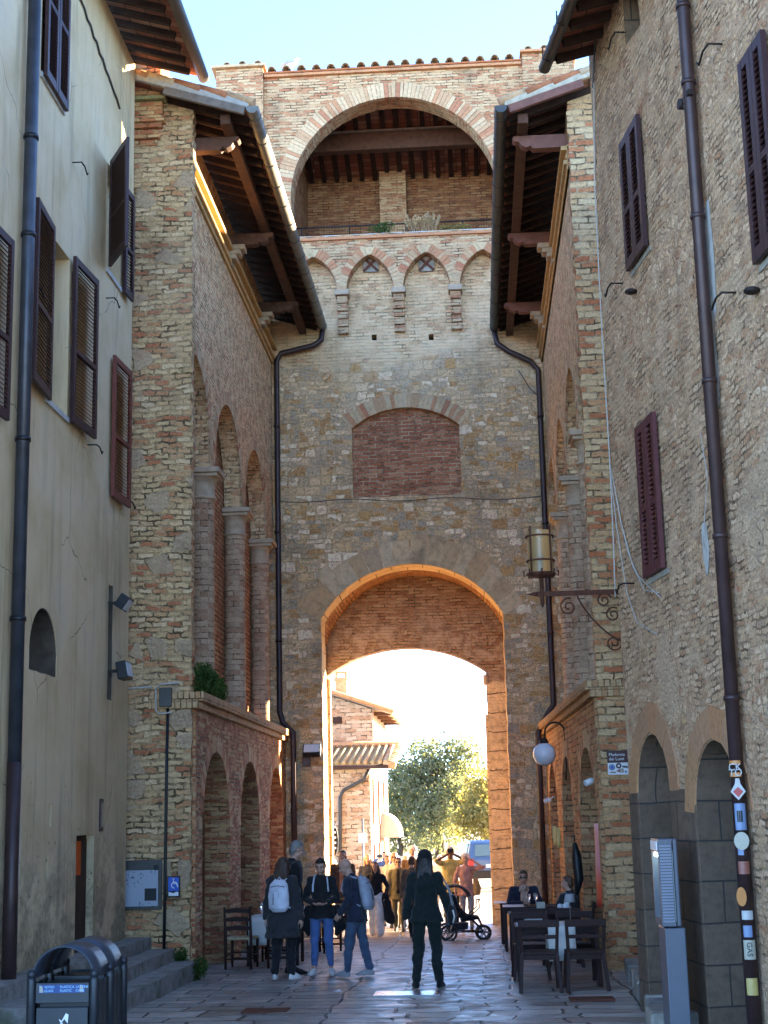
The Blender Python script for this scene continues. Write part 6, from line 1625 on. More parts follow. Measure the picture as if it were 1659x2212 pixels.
def hand(m, w, d, nrm, side, curl=.35):
    """palm, four unequal bent fingers and a thumb leaving the side of the palm; nrm: where the palm faces"""
    w, d = V(w), V(d).normalized(); nrm = V(nrm); nrm = (nrm - d * nrm.dot(d)).normalized(); s = d.cross(nrm) * side
    for k in (-1, 0, 1): cap(m, w + s * .018 * k, w + d * .082 + s * .024 * k, .015, .014, 8)
    for k, L in enumerate((.068, .077, .07, .054)):
        b = w + d * .088 + s * (.031 - .021 * k); a1, a2 = curl * .8, curl * 2.0
        d1 = d * math.cos(a1) + nrm * math.sin(a1); d2 = d * math.cos(a2) + nrm * math.sin(a2)
        k1 = b + d1 * L * .55; cap(m, b, k1, .0088, .0082, 8); cap(m, k1, k1 + d2 * L * .5, .0082, .007, 8)
    b = w + d * .025 + s * .026; d1 = (d * .75 + s * .6 + nrm * .35).normalized(); k1 = b + d1 * .042
    cap(m, b, k1, .012, .0105, 8); cap(m, k1, k1 + (d * .9 + s * .1 + nrm * .4).normalized() * .032, .0105, .0085, 8)

def person(label, foot, H, heading, wr=((-.25, .03, .84), (.25, .03, .84)), feet=((-.1, 0, 0), (.1, 0, 0)), lean=0, nod=0, yaw=0, sex='f', skin='skin_fair',
           top='c_black', hem=.86, bulk=1.0, low='c_black', wide=1.0, shoe='c_charcoal', hair='short', hc='h_dark', sleeve=1.0, sit=None, voxel=.0075, inner=None, toes=(0, 0), palms=None, curl=.35, poles=None, collar=True, fold=.034, glasses=False, skirt=None, group=None, sole='c_white', lowlen=.07):
    T = thing('person', label, 'person', foot, D2(heading), group); s = H / 1.75
    fem = sex == 'f'
    hz = .50 if sit else .93
    ln = D2(lean)
    def tp(x, y, z):                         # torso point, leaning about the hips
        dz = z - .93; f = min(1, max(0, dz / .3)); a = ln * (.5 + .5 * f)
        return V((x, y * math.cos(a) + dz * math.sin(a), hz + dz * math.cos(a) - y * math.sin(a)))
    AX, AY = (1, 0, 0), (0, 1, 0)
    hipw, waist, chest, sh = (.172, .125, .148, .165) if fem else (.162, .142, .168, .19)
    def torso(m, o, z0=.86, top_=True):
        S = []
        for z, rx, ry in ((z0, hipw * .98, .108), (.93, hipw, .112), (1.08, waist, .095), (1.2, (waist + chest) / 2, .103), (1.3, chest, .112), (1.39, chest * .93, .098), (1.44, sh * .62, .08), (1.475, .068, .062)):
            if z < z0: continue
            S.append((tp(0, (.0 if z > 1.0 else -.012), z), rx + o, ry + o, AX, AY))
        loft(m, S)
    # skeleton
    hips = [V((sx * .088, 0, hz)) for sx in (-1, 1)]
    knees, ank = [], []
    for i, f in enumerate(feet):
        a = V(f) + V((0, -.02, .085))
        if sit: k = V(sit[i]); 
        else: k, a = ik(hips[i], a, .43, .425, (0, 1, 0))
        knees.append(k); ank.append(a)
    shl = [tp(-sh, -.005, 1.405), tp(sh, -.005, 1.405)]
    elb, wri = [], []
    for i in (0, 1):
        pl = poles[i] if poles else ((-1 if i == 0 else 1) * .55, -.6, -.5)
        e, w = ik(shl[i], wr[i], .285, .255, pl); elb.append(e); wri.append(w)
    nb = tp(0, -.01, 1.46); nk = nb + (tp(0, 0, 1.6) - tp(0, 0, 1.46)).normalized() * .075 + V((0, .012, 0))
    hr = Matrix.Rotation(D2(yaw), 3, 'Z') @ Matrix.Rotation(-D2(nod), 3, 'X') @ Matrix.Rotation(-ln * .3, 3, 'X')
    hc_ = nk + hr @ V((0, .022, .1))
    Hh = lambda x, y, z: hc_ + hr @ V((x, y, z))
    # ---- body
    b = MB()
    b.ball(Hh(0, -.008, .022), (.076, .094, .093), 18, M=hr); b.ball(Hh(0, .022, -.045), (.058, .066, .066), 16, M=hr)
    cap(b, Hh(0, .064, -.088), Hh(0, .06, -.08), .024, .026, 10)                       # chin
    cap(b, Hh(0, .086, .012), Hh(0, .108, -.026), .009, .0135, 8); cap(b, Hh(-.012, .094, -.03), Hh(.012, .094, -.03), .009, .009, 8)  # nose
    cap(b, Hh(-.04, .078, .034), Hh(.04, .078, .034), .011, .011, 8)                    # brow
    cap(b, Hh(-.018, .086, -.058), Hh(.018, .086, -.058), .009, .009, 8)                # mouth
    for sx in (-1, 1):
        b.ball(Hh(sx * .077, -.008, -.005), (.011, .019, .031), 8, M=hr); b.ball(Hh(sx * .045, .06, -.02), (.022, .022, .022), 8, M=hr)
    cap(b, nb - V((0, 0, .04)), hc_ + hr @ V((0, -.015, -.05)), .056 if fem else .062, .05 if fem else .056)
    torso(b, -.012, .84)
    for i in (0, 1):
        sx = -1 if i == 0 else 1
        cap(b, hips[i], knees[i], .078, .052); cap(b, knees[i], ank[i], .05, .036)
        ft = V((math.sin(D2(toes[i])), math.cos(D2(toes[i])), 0)); cap(b, ank[i] + V((0, 0, -.045)), ank[i] + ft * .14 + V((0, 0, -.055)), .036, .026)
        cap(b, tp(sx * sh * .55, 0, 1.41), shl[i], .05, .046); cap(b, shl[i], elb[i], .044, .035); cap(b, elb[i], wri[i], .035, .024)
        d = (wri[i] - elb[i]).normalized(); pn = V(palms[i]) if palms else V((-sx, .25, 0))
        hand(b, wri[i], d, pn, 1 if (i == 0) else -1, curl)
    B = fuse(b, 'body', [MAT[skin], MAT['eye_dark'], MAT['lip'], MAT[hc]], T, voxel, 3, scale=s)
    inv = hr.transposed()
    for p in B.data.polygons:
        q = inv @ (p.center / s - hc_)
        if q.y > .05 and abs(q.z) < .12:
            if (abs(abs(q.x) - .031) / .0125) ** 2 + ((q.z - .012) / .0065) ** 2 < 1: p.material_index = 1
            elif abs(q.x) < .024 and abs(q.z + .058) < .0075 and q.y > .07: p.material_index = 2
            elif abs(abs(q.x) - .031) < .02 and abs(q.z - .037) < .005 and hc not in ('h_white',): p.material_index = 3
    # ---- lower garment
    if low:
        m = MB()
        loft(m, [(tp(0, -.012, .84 if not sit else .86), hipw * .98, .118, AX, AY), (tp(0, -.012, .93), hipw + .012, .124, AX, AY), (tp(0, 0, 1.03), waist + .026, .112, AX, AY)])
        for i in (0, 1):
            cap(m, hips[i], knees[i], .096 * (1 + (wide - 1) * .4), .066 * wide); e = knees[i].lerp(ank[i], 1 - lowlen)
            cap(m, knees[i], e, .064 * wide, .05 * wide if wide < 1.3 else .07 * wide)
        fuse(m, 'trousers', MAT[low], T, max(voxel, .009), 4, fold, scale=s)
    # ---- shoes
    for i in (0, 1):
        ft = V((math.sin(D2(toes[i])), math.cos(D2(toes[i])), 0)); g = V((ank[i].x, ank[i].y, ank[i].z - .085)); m = MB()
        sd = V((ft.y, -ft.x, 0))
        loft(m, [(g + ft * .08 + V((0, 0, .004)), .045, .14, sd, ft), (g + ft * .08 + V((0, 0, .03)), .048, .144, sd, ft), (g + ft * .05 + V((0, 0, .06)), .042, .108, sd, ft), (g + ft * .015 + V((0, 0, .1)), .042, .052, sd, ft)], 16)
        fuse(m, 'shoe', MAT[shoe], T, max(voxel, .008), 3, scale=s)
    # ---- upper garment
    m = MB(); o = .022 * bulk
    if hem < .86:
        loft(m, [(tp(0, -.012, hem), hipw + .05 * bulk, .125 + .03 * bulk, AX, AY), (tp(0, -.012, .9), hipw + .03 * bulk, .115 + .024 * bulk, AX, AY), (tp(0, 0, 1.02), waist + .045 * bulk, .1 + .03 * bulk, AX, AY)])
    torso(m, o, max(hem, .86))
    for i in (0, 1):
        sx = -1 if i == 0 else 1
        cap(m, tp(sx * sh * .5, 0, 1.4), shl[i], .06 + o * .4, .056 + o * .5); cap(m, shl[i], elb[i], .054 + o * .5, .044 + o * .5)
        if sleeve > .5: cap(m, elb[i], elb[i].lerp(wri[i], .96 * sleeve), .044 + o * .5, .034 + o * .5)
    if collar: loft(m, [(nb + V((0, 0, -.03)), .085, .08, AX, AY), (nb + V((0, 0, .03)), .068, .064, AX, AY), (nb + V((0, .004, .055)), .063, .06, AX, AY)])
    G = fuse(m, 'jacket', [MAT[top]] + ([MAT[inner]] if inner else []), T, max(voxel, .0085), 4, fold * 1.1, scale=s)
    if inner:                                # open jacket: the shirt shows in a strip down the front
        for p in G.data.polygons:
            q = p.center / s
            if p.normal.y > .25 and abs(q.x) < .035 + .05 * max(0, (1.35 - (q.z - hz + .93))) and q.y > .03 and q.z > hz - .02 and abs(q.x) < .085: p.material_index = 1
    # ---- hair
    m = MB(); sm = 2
    if hair != 'bald':
        m.ball(Hh(0, -.024, .034), (.083, .09, .093), 16, M=hr); m.ball(Hh(0, .004, .084), (.064, .066, .04), 14, M=hr)
        cap(m, Hh(-.045, -.062, -.02), Hh(.045, -.062, -.02), .042, .042)
        if hair == 'short': cap(m, Hh(-.04, -.06, -.06), Hh(.04, -.06, -.06), .03, .03)
        if hair == 'bun': m.ball(Hh(0, -.115, .075), .043, 12)
        if hair == 'pony': m.ball(Hh(0, -.105, .03), .03, 10); cap(m, Hh(0, -.115, .02), Hh(0, -.13, -.13), .026, .012)
        if hair in ('long', 'bob', 'hat'):
            L = {'long': .3, 'bob': .13, 'hat': .34}[hair]
            for k in range(-3, 4): cap(m, Hh(.022 * k, -.075 + .006 * k * k * .4, 0), Hh(.03 * k, -.1, -L + .012 * k * k), .04, .028)
            for sx in (-1, 1): cap(m, Hh(sx * .078, -.005, .02), Hh(sx * .088, -.01, -L * .62), .026, .02)
        if hair == 'fluffy': m.ball(Hh(0, -.03, .05), (.108, .105, .1), 14, M=hr)
        fuse(m, 'hair', MAT[hc], T, max(voxel, .008), 2, .012, CURL, scale=s)
        if hair == 'hat':
            m = MB(); m.ball(Hh(0, -.014, .05), (.098, .108, .09), 16, M=hr); fuse(m, 'beanie', MAT['c_black'], T, .009, 2, scale=s)
    if glasses:
        m = MB()
        for sx in (-1, 1): m.ball(Hh(sx * .034, .094, .012), (.028, .01, .02), 10, M=hr); cap(m, Hh(sx * .062, .085, .016), Hh(sx * .08, .0, .01), .004, .004, 6)
        cap(m, Hh(-.02, .102, .016), Hh(.02, .102, .016), .004, .004, 6)
        m.v = [p * s for p in m.v]; m.build('sunglasses', MAT['plastic_black'], T, local=True)
    T['wr'] = 0; del T['wr']
    return T, dict(s=s, w=[w * s for w in wri], e=[e * s for e in elb], hz=hz * s, tp=lambda x, y, z: tp(x, y, z) * s, head=hc_ * s, sh=[q * s for q in shl])
def carried(name, m, mat, T, label, cat, vox=.009, fold=.0, smooth=4, raw=False):
    """a thing someone wears or holds: its own top-level object standing where they stand"""
    o = fuse(m, name, MAT[mat], None, vox, smooth, fold) if not raw else m.build(name, MAT[mat], None)
    o.location = T.location; o.rotation_euler = T.rotation_euler
    return tag(o, label, cat)
def spot(x, y=None, Y=None, ytop=None):
    g = onG(x, y) if Y is None else None
    if g is None: g = onY(x, 1900, Y); g.z = gz(Y)
    H = (onY(x, ytop, g.y).z - gz(g.y)) if ytop else 1.7
    return V((g.x, g.y, gz(g.y) + .004)), H
def backpack(T, k, mat, label, w=.15, h=.46, tm='c_charcoal'):
    m = MB(); b = lambda x, y, z: k['tp'](x, y, z)
    dz = h / 2
    loft(m, [(b(0, -.2, 1.2 - dz), w * .55, .05, (1, 0, 0), (0, 1, 0)), (b(0, -.21, 1.2 - dz * .75), w * .95, .085, (1, 0, 0), (0, 1, 0)), (b(0, -.215, 1.2), w, .095, (1, 0, 0), (0, 1, 0)), (b(0, -.2, 1.2 + dz * .7), w * .85, .075, (1, 0, 0), (0, 1, 0)), (b(0, -.17, 1.2 + dz), w * .5, .04, (1, 0, 0), (0, 1, 0))])
    R = thing('backpack', label, 'backpack', T.location, T.rotation_euler.z)
    fuse(m, 'pack', MAT[mat], R, .009, 4, .008)
    p = MB()
    for sx in (-1, 1): p.tube([b(sx * .075, -.13, 1.42), b(sx * .1, -.03, 1.468), b(sx * .115, .09, 1.42), b(sx * .125, .135, 1.3), b(sx * .15, .06, 1.1), b(sx * .13, -.12, 1.02)], .018, 8, flat=.5)
    p.tube([b(-.03, -.17, 1.2 + dz), b(0, -.17, 1.24 + dz), b(.03, -.17, 1.2 + dz)], .008, 6)
    p.build('strap', MAT[mat], R, local=True)
    z = MB(); z.tube([b(-.055, -.312, 1.24), b(-.06, -.312, 1.08)], .006, 6); z.tube([b(-.11, -.27, 1.33), b(0, -.305, 1.35), b(.11, -.27, 1.33)], .005, 6); z.build('zip', MAT[tm], R, local=True)
    return R

# --- the five near figures
f, H = spot(612, 2117, ytop=1852)
B, kb = person('woman in a long dark coat seen from behind, wearing a white backpack', f, H, -8, wr=((-.27, .02, .83), (.28, .03, .82)), feet=((-.12, 0, 0), (.13, .02, 0)), top='c_charcoal', hem=.6, bulk=1.9, low='c_black', wide=1.25, shoe='c_white', hair='long', hc='h_brown', toes=(-12, 28), nod=12, yaw=-8, voxel=.006, fold=.05)
backpack(B, kb, 'c_pale', 'white backpack on the back of the woman in the long dark coat')
f2 = V((f.x + .0, f.y + .95, gz(f.y + .95) + .004)); H = onY(622, 1816, f2.y).z - f2.z
A, _ = person('tall grey haired man looking right, behind the woman with the white backpack', f2, H, -72, wr=((-.26, .05, .86), (.26, .08, .84)), sex='m', top='c_black', hem=.8, bulk=1.4, low='c_black', shoe='c_black', hair='short', hc='h_grey', skin='skin_fair', nod=14, lean=4, voxel=.006)
f, H = spot(697, 2107, ytop=1853)
Cc, kc = person('woman in a black turtleneck and blue jeans looking down at her phone', f, H, 180, wr=((-.1, .27, 1.08), (.09, .27, 1.08)), feet=((-.13, 0, 0), (.13, .0, 0)), top='c_black', hem=.84, bulk=1.0, low='c_jeans', wide=1.05, shoe='c_white', hair='pony', hc='h_dark', toes=(-14, 14), nod=24, yaw=-4, voxel=.006, palms=((.4, .2, .9), (-.4, .2, .9)), curl=.55, poles=((-.8, -.5, -.6), (.8, -.5, -.6)), lowlen=.22)
m = MB().box(V((.0, .375, 1.12)) * kc['s'], (.15, .075, .009), 0, M=Matrix.Rotation(D2(25), 3, 'X')); o = carried('phone', m, 'glass_dark', Cc, 'phone in the hands of the woman in the turtleneck', 'phone', raw=True)
m = MB(); s_ = kc['s']
for sx in (-1, 1):
    for q in ((0, .0), (.04, -.05)): cap(m, V((sx * (.19 + q[0]), -.06 + q[1], .98)) * s_, V((sx * (.25 + q[0]), -.08, .72)) * s_, .05, .075); cap(m, V((sx * .25, -.08, .72)) * s_, V((sx * .22, -.1, .6)) * s_, .07, .03)
loft(m, [(V((0, -.1, .78)) * s_, .17, .07, (1, 0, 0), (0, 1, 0)), (V((0, -.1, .98)) * s_, .2, .07, (1, 0, 0), (0, 1, 0))])
carried('tied_jacket', m, 'c_black', Cc, 'black jacket tied round the waist of the woman in blue jeans', 'jacket', fold=.03)
m = MB()
for sx in (-1, 1): m.tube([V((sx * .09, -.02, 1.49)) * s_, V((sx * .1, .1, 1.45)) * s_, V((sx * .115, .145, 1.34)) * s_, V((sx * .12, .14, 1.24)) * s_], .016, 8, flat=.5)
cap(m, V((0, -.2, 1.05)) * s_, V((0, -.2, 1.35)) * s_, .1, .09)
carried('backpack', m, 'c_pale', Cc, 'small backpack with pale straps on the woman in the turtleneck', 'backpack', vox=.007, smooth=1)
f, H = spot(772, 2110, ytop=1852)
Dd, kd_ = person('bald man in a navy sweater and jeans bending towards the woman with the phone', f, H, 78, wr=((-.2, .2, .93), (.22, .12, .9)), feet=((-.08, .16, 0), (.1, -.16, 0)), sex='m', top='c_navy', hem=.8, bulk=1.3, low='c_jeans_dark', wide=1.15, shoe='c_grey', hair='bald', hc='h_grey', lean=9, nod=22, yaw=10, voxel=.006, toes=(10, -18), fold=.045)
backpack(Dd, kd_, 'c_backgrey', 'grey backpack on the bald man in the navy sweater', w=.15, h=.5)
f, H = spot(925, 2134, ytop=1838)
E_, ke = person('woman in black with long dark hair and a beanie standing with her back to us', f, H, -4, wr=((-.29, .0, .84), (.31, .08, .88)), feet=((-.15, .0, 0), (.15, -.02, 0)), top='c_bottle', hem=.84, bulk=1.3, low='c_bottle', wide=1.2, shoe='c_black', hair='hat', hc='h_dark', toes=(-16, 12), voxel=.006, fold=.045)
m = MB(); b0 = V((.33, .1, .92)) * ke['s']
loft(m, [(b0 + V((0, 0, -.13)), .05, .13, (1, 0, 0), (0, 1, 0)), (b0 + V((0, 0, 0)), .07, .16, (1, 0, 0), (0, 1, 0)), (b0 + V((0, 0, .12)), .04, .12, (1, 0, 0), (0, 1, 0))])
R_ = thing('handbag', 'black handbag with white trim at the right side of the woman in black', 'handbag', E_.location, E_.rotation_euler.z); fuse(m, 'bag', MAT['c_black'], R_, .009, 3)
m = MB().tube([b0 + V((.02, -.1, .1)), b0 + V((-.02, -.06, .3)), V((.2, 0, 1.46)) * ke['s'], b0 + V((-.03, .08, .3)), b0 + V((.02, .1, .1))], .012, 6); m.build('strap', MAT['c_grey'], R_, local=True)
m = MB().tube([b0 + V((.03, -.16, .06)), b0 + V((.05, -.17, -.02)), b0 + V((.03, -.16, -.1))], .012, 6); m.build('trim', MAT['c_white'], R_, local=True)

# --- people in and beyond the archway
def far(label, x, y=None, Y=None, ytop=1845, hd=180, **kw):
    f, H = spot(x, y, Y, ytop); return person(label, f, H, hd, voxel=kw.pop('voxel', .0095), **kw)
far('man in a brown jacket, rust shirt and khaki trousers walking through the gate towards us', 743, 2025, ytop=1837, hd=172, sex='m', top='c_brown', inner='c_rust', hem=.8, bulk=1.5, low='c_khaki', shoe='c_tan', hc='h_brown', feet=((-.09, .08, 0), (.1, -.1, 0)))
I_, ki = far('woman in a black top and wide white trousers striding through the gate', 814, 2023, ytop=1862, hd=170, top='c_black', hem=.95, low='c_white', wide=1.75, shoe='c_cream', hair='long', hc='h_brown', feet=((-.12, .2, 0), (.1, -.15, 0)), wr=((-.27, .1, .95), (.25, .0, .86)))
m = MB(); cap(m, V((-.27, .12, .95)) * ki['s'], V((-.36, .05, .4)) * ki['s'], .07, .11); cap(m, V((-.24, .1, .92)) * ki['s'], V((-.24, .0, .45)) * ki['s'], .06, .08); carried('coat', m, 'c_black', I_, 'black coat hanging over the arm of the woman in wide white trousers', 'coat', fold=.04)
far('person in an olive jacket over a black shirt with sunglasses walking towards us', 864, 2012, ytop=1853, hd=178, sex='m', top='c_olive', inner='c_black', hem=.76, bulk=1.5, low='c_olive_dark', wide=1.1, shoe='c_charcoal', hc='h_brown', glasses=True, feet=((-.1, .1, 0), (.1, -.06, 0)))
N_, kn = far('woman with a bun in a brown tweed coat walking away through the gate', 893, 2026, ytop=1851, hd=-6, top='c_tweed', hem=.72, bulk=1.5, low='c_black', shoe='c_black', hair='bun', hc='h_auburn', feet=((-.06, .14, 0), (.07, -.1, 0)), skin='skin_fair')
m = MB(); loft(m, [(V((.12, -.2, .82)) * kn['s'], .12, .06, (1, 0, 0), (0, 1, 0)), (V((.12, -.21, 1.05)) * kn['s'], .13, .07, (1, 0, 0), (0, 1, 0)), (V((.12, -.18, 1.24)) * kn['s'], .08, .04, (1, 0, 0), (0, 1, 0))])
carried('shoulder_bag', m, 'c_charcoal', N_, 'dark shoulder bag on the back of the woman in the tweed coat', 'bag')
far('woman with fair hair and sunglasses in a pale top behind the person in olive', 853, Y=34.2, ytop=1842, hd=180, top='c_cream', hem=.8, low='c_khaki', hair='bob', hc='h_blond', glasses=True)
far('white haired man in a brown jacket behind the woman with the bun', 893, Y=34.0, ytop=1829, hd=176, sex='m', top='c_brown', inner='c_cream', hem=.8, bulk=1.4, low='c_charcoal', hair='fluffy', hc='h_white')
far('fair haired woman in a dark top between the bald man and the white trousers', 795, Y=34.5, ytop=1846, hd=182, top='c_navy', hem=.84, low='c_black', hair='long', hc='h_blond')
J_, kj = far('man in a navy jacket raising a phone in front of the sunlit house', 832, Y=38.5, ytop=1840, hd=160, sex='m', top='c_blue', hem=.82, low='c_charcoal', hc='h_brown', wr=((-.1, .3, 1.55), (.1, .3, 1.55)), palms=((1, .2, 0), (-1, .2, 0)))
carried('phone', MB().box(V((0, .36, 1.64)) * kj['s'], (.15, .012, .075)), 'glass_dark', J_, 'phone raised by the man in the navy jacket', 'phone', raw=True)
far('white haired person in a pale jacket half hidden behind the man in brown', 721, Y=36.5, ytop=1857, hd=160, top='c_pale', hem=.8, low='c_grey', hair='short', hc='h_white')
O_, ko = far('man in a yellow shirt with both arms raised taking a picture beside the stroller', 974, Y=33.0, ytop=1829, hd=184, sex='m', skin='skin_dark', top='c_yellow', hem=.8, sleeve=.4, low='c_charcoal', hair='short', hc='h_white', wr=((-.09, .22, 1.58), (.09, .22, 1.58)), poles=((-.9, .1, -.5), (.9, .1, -.5)), palms=((1, .2, 0), (-1, .2, 0)), inner=None)
m = MB().box(V((0, .27, 1.67)) * ko['s'], (.13, .06, .085)); m.tube([V((0, .3, 1.67)) * ko['s'], V((0, .36, 1.67)) * ko['s']], .035, 12); carried('camera', m, 'c_charcoal', O_, 'camera held up to the face of the man in the yellow shirt', 'camera', raw=True)
P_, kp = far('woman with fluffy white hair in a pink top shading her eyes with one hand', 1007, Y=32.7, ytop=1845, hd=178, top='c_pink', hem=.8, low='c_grey', hair='fluffy', hc='h_white', wr=((-.2, .12, 1.58), (.26, .05, .9)), poles=((-.9, .3, -.3), (.6, -.5, -.5)), sleeve=.45, palms=((.2, .3, -1), (-1, .2, 0)))
m = MB(); loft(m, [(V((-.24, .1, .82)) * kp['s'], .07, .09, (1, 0, 0), (0, 1, 0)), (V((-.25, .1, .98)) * kp['s'], .09, .11, (1, 0, 0), (0, 1, 0)), (V((-.22, .08, 1.2)) * kp['s'], .05, .05, (1, 0, 0), (0, 1, 0))])
carried('tote_bag', m, 'c_tan', P_, 'tan shoulder bag of the woman in the pink top', 'bag')
far('person in a pale shirt far off behind the woman in black', 951, Y=37.5, ytop=1847, hd=184, top='c_cream', hem=.8, low='c_grey', hair='short', hc='h_white')

far('tanned man in a cream shirt partly hidden behind the woman in white trousers', 838, Y=34.8, ytop=1848, hd=184, sex='m', skin='skin_tan', top='c_cream', hem=.82, low='c_khaki', hc='h_brown', voxel=.012)
far('woman in a rust coloured top between the person in olive and the tweed coat', 878, Y=34.6, ytop=1850, hd=176, top='c_rust', hem=.84, low='c_cream', hair='bob', hc='h_blond', voxel=.012)
far('person in a pink top just visible left of the woman in black', 916, Y=34.9, ytop=1852, hd=182, top='c_pink', hem=.84, low='c_white', hair='bob', hc='h_auburn', voxel=.012)
# --- the seated couple
x, y = .74, 27.45
R_, kr = person('man in sunglasses sitting at a table with a small dog in his arms', V((x, y, gz(y))), 1.76, 188, sex='m', top='c_navy', hem=.9, bulk=1.4, low='c_jeans', shoe='c_black', hc='h_brown', glasses=True, nod=8, yaw=-10, sit=((-.14, .42, .5), (.2, .4, .53)), feet=((-.14, .46, 0), (.3, .42, 0)), wr=((-.05, .26, .8), (.08, .29, .76)), palms=((.5, -.6, .5), (-.5, -.6, .5)), voxel=.0075, lean=2, poles=((-.9, -.2, -.5), (.9, -.2, -.5)), curl=.6)
def dog():
    T = thing('dog', 'small pale fluffy dog held in the arms of the seated man', 'dog', R_.location, R_.rotation_euler.z); m = MB(); s = kr['s']; q = lambda x, y, z: V((x, y, z)) * s
    m.tube([q(.0, .2, .72), q(.01, .235, .8), q(.02, .24, .9), q(.03, .255, .97)], [.07, .085, .075, .06], 12)
    m.ball(q(.03, .27, 1.02), .068, 12); cap(m, q(.03, .32, 1.005), q(.03, .36, .995), .032, .024)
    for sx in (-1, 1): cap(m, q(.03 + sx * .055, .26, 1.05), q(.03 + sx * .08, .265, .98), .024, .016); cap(m, q(.02 + sx * .045, .28, .88), q(.02 + sx * .05, .35, .82), .025, .02); cap(m, q(sx * .06, .2, .72), q(sx * .07, .3, .68), .035, .022)
    cap(m, q(0, .14, .7), q(-.08, .1, .72), .02, .012)
    fuse(m, 'body', MAT['dog_fur'], T, .007, 2, .016, CURL)
    e = MB(); e.ball(q(.03, .385, 1.0), .012, 8)
    for sx in (-1, 1): e.ball(q(.03 + sx * .028, .333, 1.04), .009, 8)
    e.build('face', MAT['eye_dark'], T, local=True)
simple('dog_fur', (.52, .36, .27), .9, .2, var=.25, sc=30)
dog()
x, y = 1.4, 24.75
S_, _ = person('woman with a dark jacket and grey scarf sitting sideways at a table', V((x, y, gz(y))), 1.66, 48, top='c_charcoal', hem=.88, bulk=1.5, low='c_black', shoe='c_black', hair='short', hc='h_auburn', yaw=24, sit=((-.12, .42, .5), (.12, .43, .5)), feet=((-.12, .46, 0), (.12, .44, 0)), wr=((-.15, .32, .72), (.16, .3, .7)), voxel=.0075)
m = MB(); k = .95
for q in range(12):
    a0, a1 = 2 * PI * q / 12, 2 * PI * (q + 1) / 12; cap(m, V((.085 * math.cos(a0), -.005 + .08 * math.sin(a0), 1.02 + .015 * math.sin(a0))) * k, V((.085 * math.cos(a1), -.005 + .08 * math.sin(a1), 1.02 + .015 * math.sin(a1))) * k, .03, .03)
carried('scarf', m, 'c_grey', S_, 'grey scarf round the neck of the seated woman', 'scarf', fold=.015)

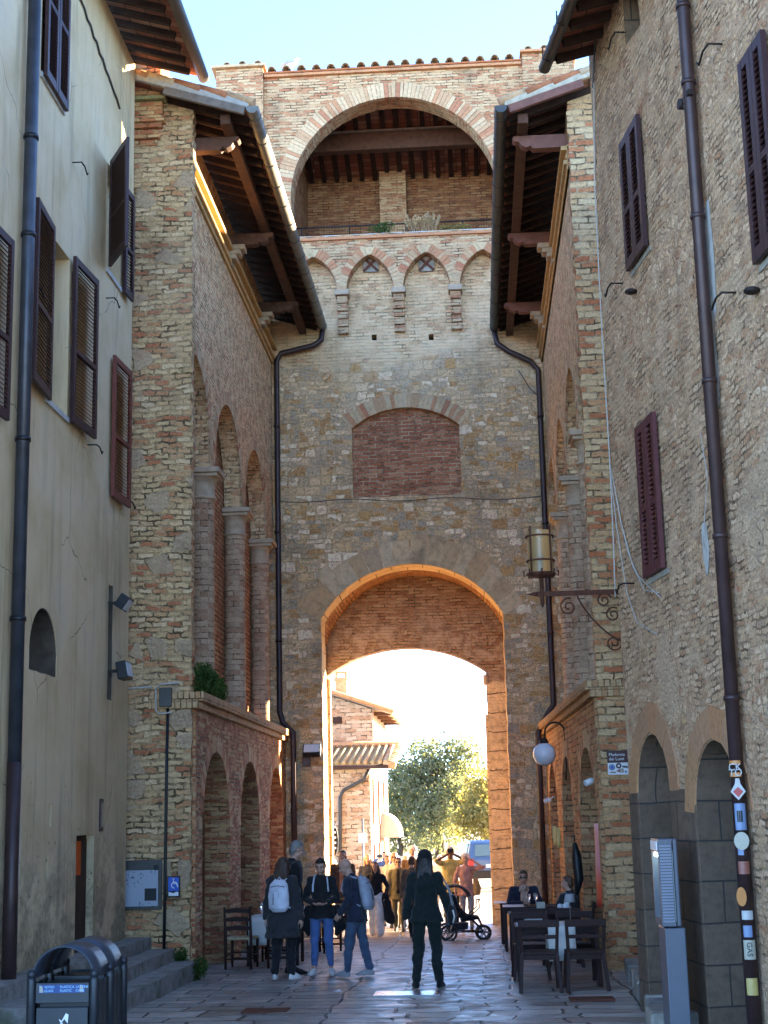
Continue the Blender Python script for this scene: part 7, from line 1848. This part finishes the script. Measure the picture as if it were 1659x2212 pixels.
# ------------------------------------------------------------------ stroller
def stroller():
    p = onG(1003, 2030); T = thing('stroller', 'black three wheeled baby stroller standing in the archway', 'stroller', (p.x, p.y, gz(p.y)), D2(8))
    M = MAT['plastic_black']
    # x: forward (to the right)
    for x, y, r, in ((-.33, -.24, .15), (-.33, .24, .15), (.38, -.1, .13), (.38, .1, .13)):
        w = MB().tube([(x + r * math.cos(2 * PI * k / 20), y, r + r * math.sin(2 * PI * k / 20) * .96) for k in range(21)], .024, 8, caps=False).build('wheel', M, T, local=True)
        s = MB()
        for k in range(3): a = k * PI / 3; s.bar((x + r * math.cos(a), y, r + r * math.sin(a)), (x - r * math.cos(a), y, r - r * math.sin(a)), .02, .02, up=(0, 1, 0))
        s.build('spokes', MAT['gutter_metal'], w, local=True)
    f = MB()
    for s in (-1, 1):
        f.tube([(.36, s * .12, .17), (.1, s * .2, .45), (-.3, s * .22, .75), (-.52, s * .22, 1.02)], .014, 8); f.tube([(-.33, s * .24, .16), (-.05, s * .21, .6)], .014, 8); f.tube([(.36, s * .12, .15), (-.33, s * .24, .17)], .012, 8)
        f.tube([(.1, s * .2, .45), (.3, s * .2, .62), (.28, s * .18, .74)], .012, 8)
    f.tube([(-.52, -.22, 1.02), (-.54, 0, 1.03), (-.52, .22, 1.02)], .018, 8); f.tube([(.29, -.18, .74), (.33, 0, .76), (.29, .18, .74)], .015, 8)
    f.build('frame', MAT['black_metal'], T, local=True)
    m = MB(); n = 8
    loft(m, [(V((-.22, 0, .86)), .06, .19, (1, 0, 0), (0, 1, 0)), (V((-.1, 0, .55)), .08, .19, (1, 0, 0), (0, 1, 0)), (V((.0, 0, .42)), .12, .19, (1, 0, 0), (0, 1, 0))]); loft(m, [(V((-.05, 0, .42)), .09, .19, (0, 0, 1), (0, 1, 0)), (V((.28, 0, .42)), .04, .18, (0, 0, 1), (0, 1, 0)), (V((.36, 0, .25)), .03, .16, (0, 0, 1), (0, 1, 0))])
    fuse(m, 'seat', MAT['c_black'], T, .01, 3)
    c = MB(); vs = []
    for j in range(9):
        a = D2(20 + 110 * j / 8)
        for k in range(9):
            y = -.2 + .4 * k / 8; rr = .36 * (1 - .12 * (abs(y) / .2) ** 3); vs.append((-.18 + rr * math.cos(a), y, .72 + rr * math.sin(a) * .95))
    c.add(vs, [(j * 9 + k, j * 9 + k + 1, j * 9 + k + 10, j * 9 + k + 9) for j in range(8) for k in range(8)], 0, True); o = c.build('canopy', MAT['c_charcoal'], T, local=True); md = o.modifiers.new('t', 'SOLIDIFY'); md.thickness = .015
    m = MB(); loft(m, [(V((-.12, 0, .2)), .2, .17, (1, 0, 0), (0, 1, 0)), (V((-.12, 0, .33)), .22, .19, (1, 0, 0), (0, 1, 0))]); fuse(m, 'basket', MAT['c_charcoal'], T, .012, 2)
stroller()
# ------------------------------------------------------------------ light
wd = bpy.data.worlds.new('World'); sc.world = wd; wd.use_nodes = True
nt = wd.node_tree; bg = nt.nodes['Background']
sk = nt.nodes.new('ShaderNodeTexSky'); sk.sky_type = 'NISHITA'; sk.sun_disc = False
SUN_AZ, SUN_EL = 47.0, 10.0                 # degrees to the right of the street axis, above the horizon
sk.sun_elevation = D2(SUN_EL); sk.sun_rotation = D2(SUN_AZ); sk.altitude = 300; sk.air_density = 0.42; sk.dust_density = 0.0; sk.ozone_density = 1.8
nt.links.new(sk.outputs[0], bg.inputs[0]); bg.inputs[1].default_value = .12
sl = bpy.data.lights.new('sun', 'SUN'); sl.energy = 5.0; sl.angle = D2(.5); sl.color = (1, .78, .52)
so = bpy.data.objects.new('sun', sl); COL.objects.link(so)
sd = V((math.sin(D2(SUN_AZ)) * math.cos(D2(SUN_EL)), math.cos(D2(SUN_AZ)) * math.cos(D2(SUN_EL)), math.sin(D2(SUN_EL))))
so.rotation_euler = sd.to_track_quat('Z', 'Y').to_euler(); so.location = sd * 60
vs_ = sc.view_settings; vs_.view_transform = 'Standard'; vs_.look = 'None'; vs_.gamma = 1; vs_.use_curve_mapping = False; vs_.exposure = 3.85
sc.cycles.max_bounces = 10; sc.cycles.diffuse_bounces = 6
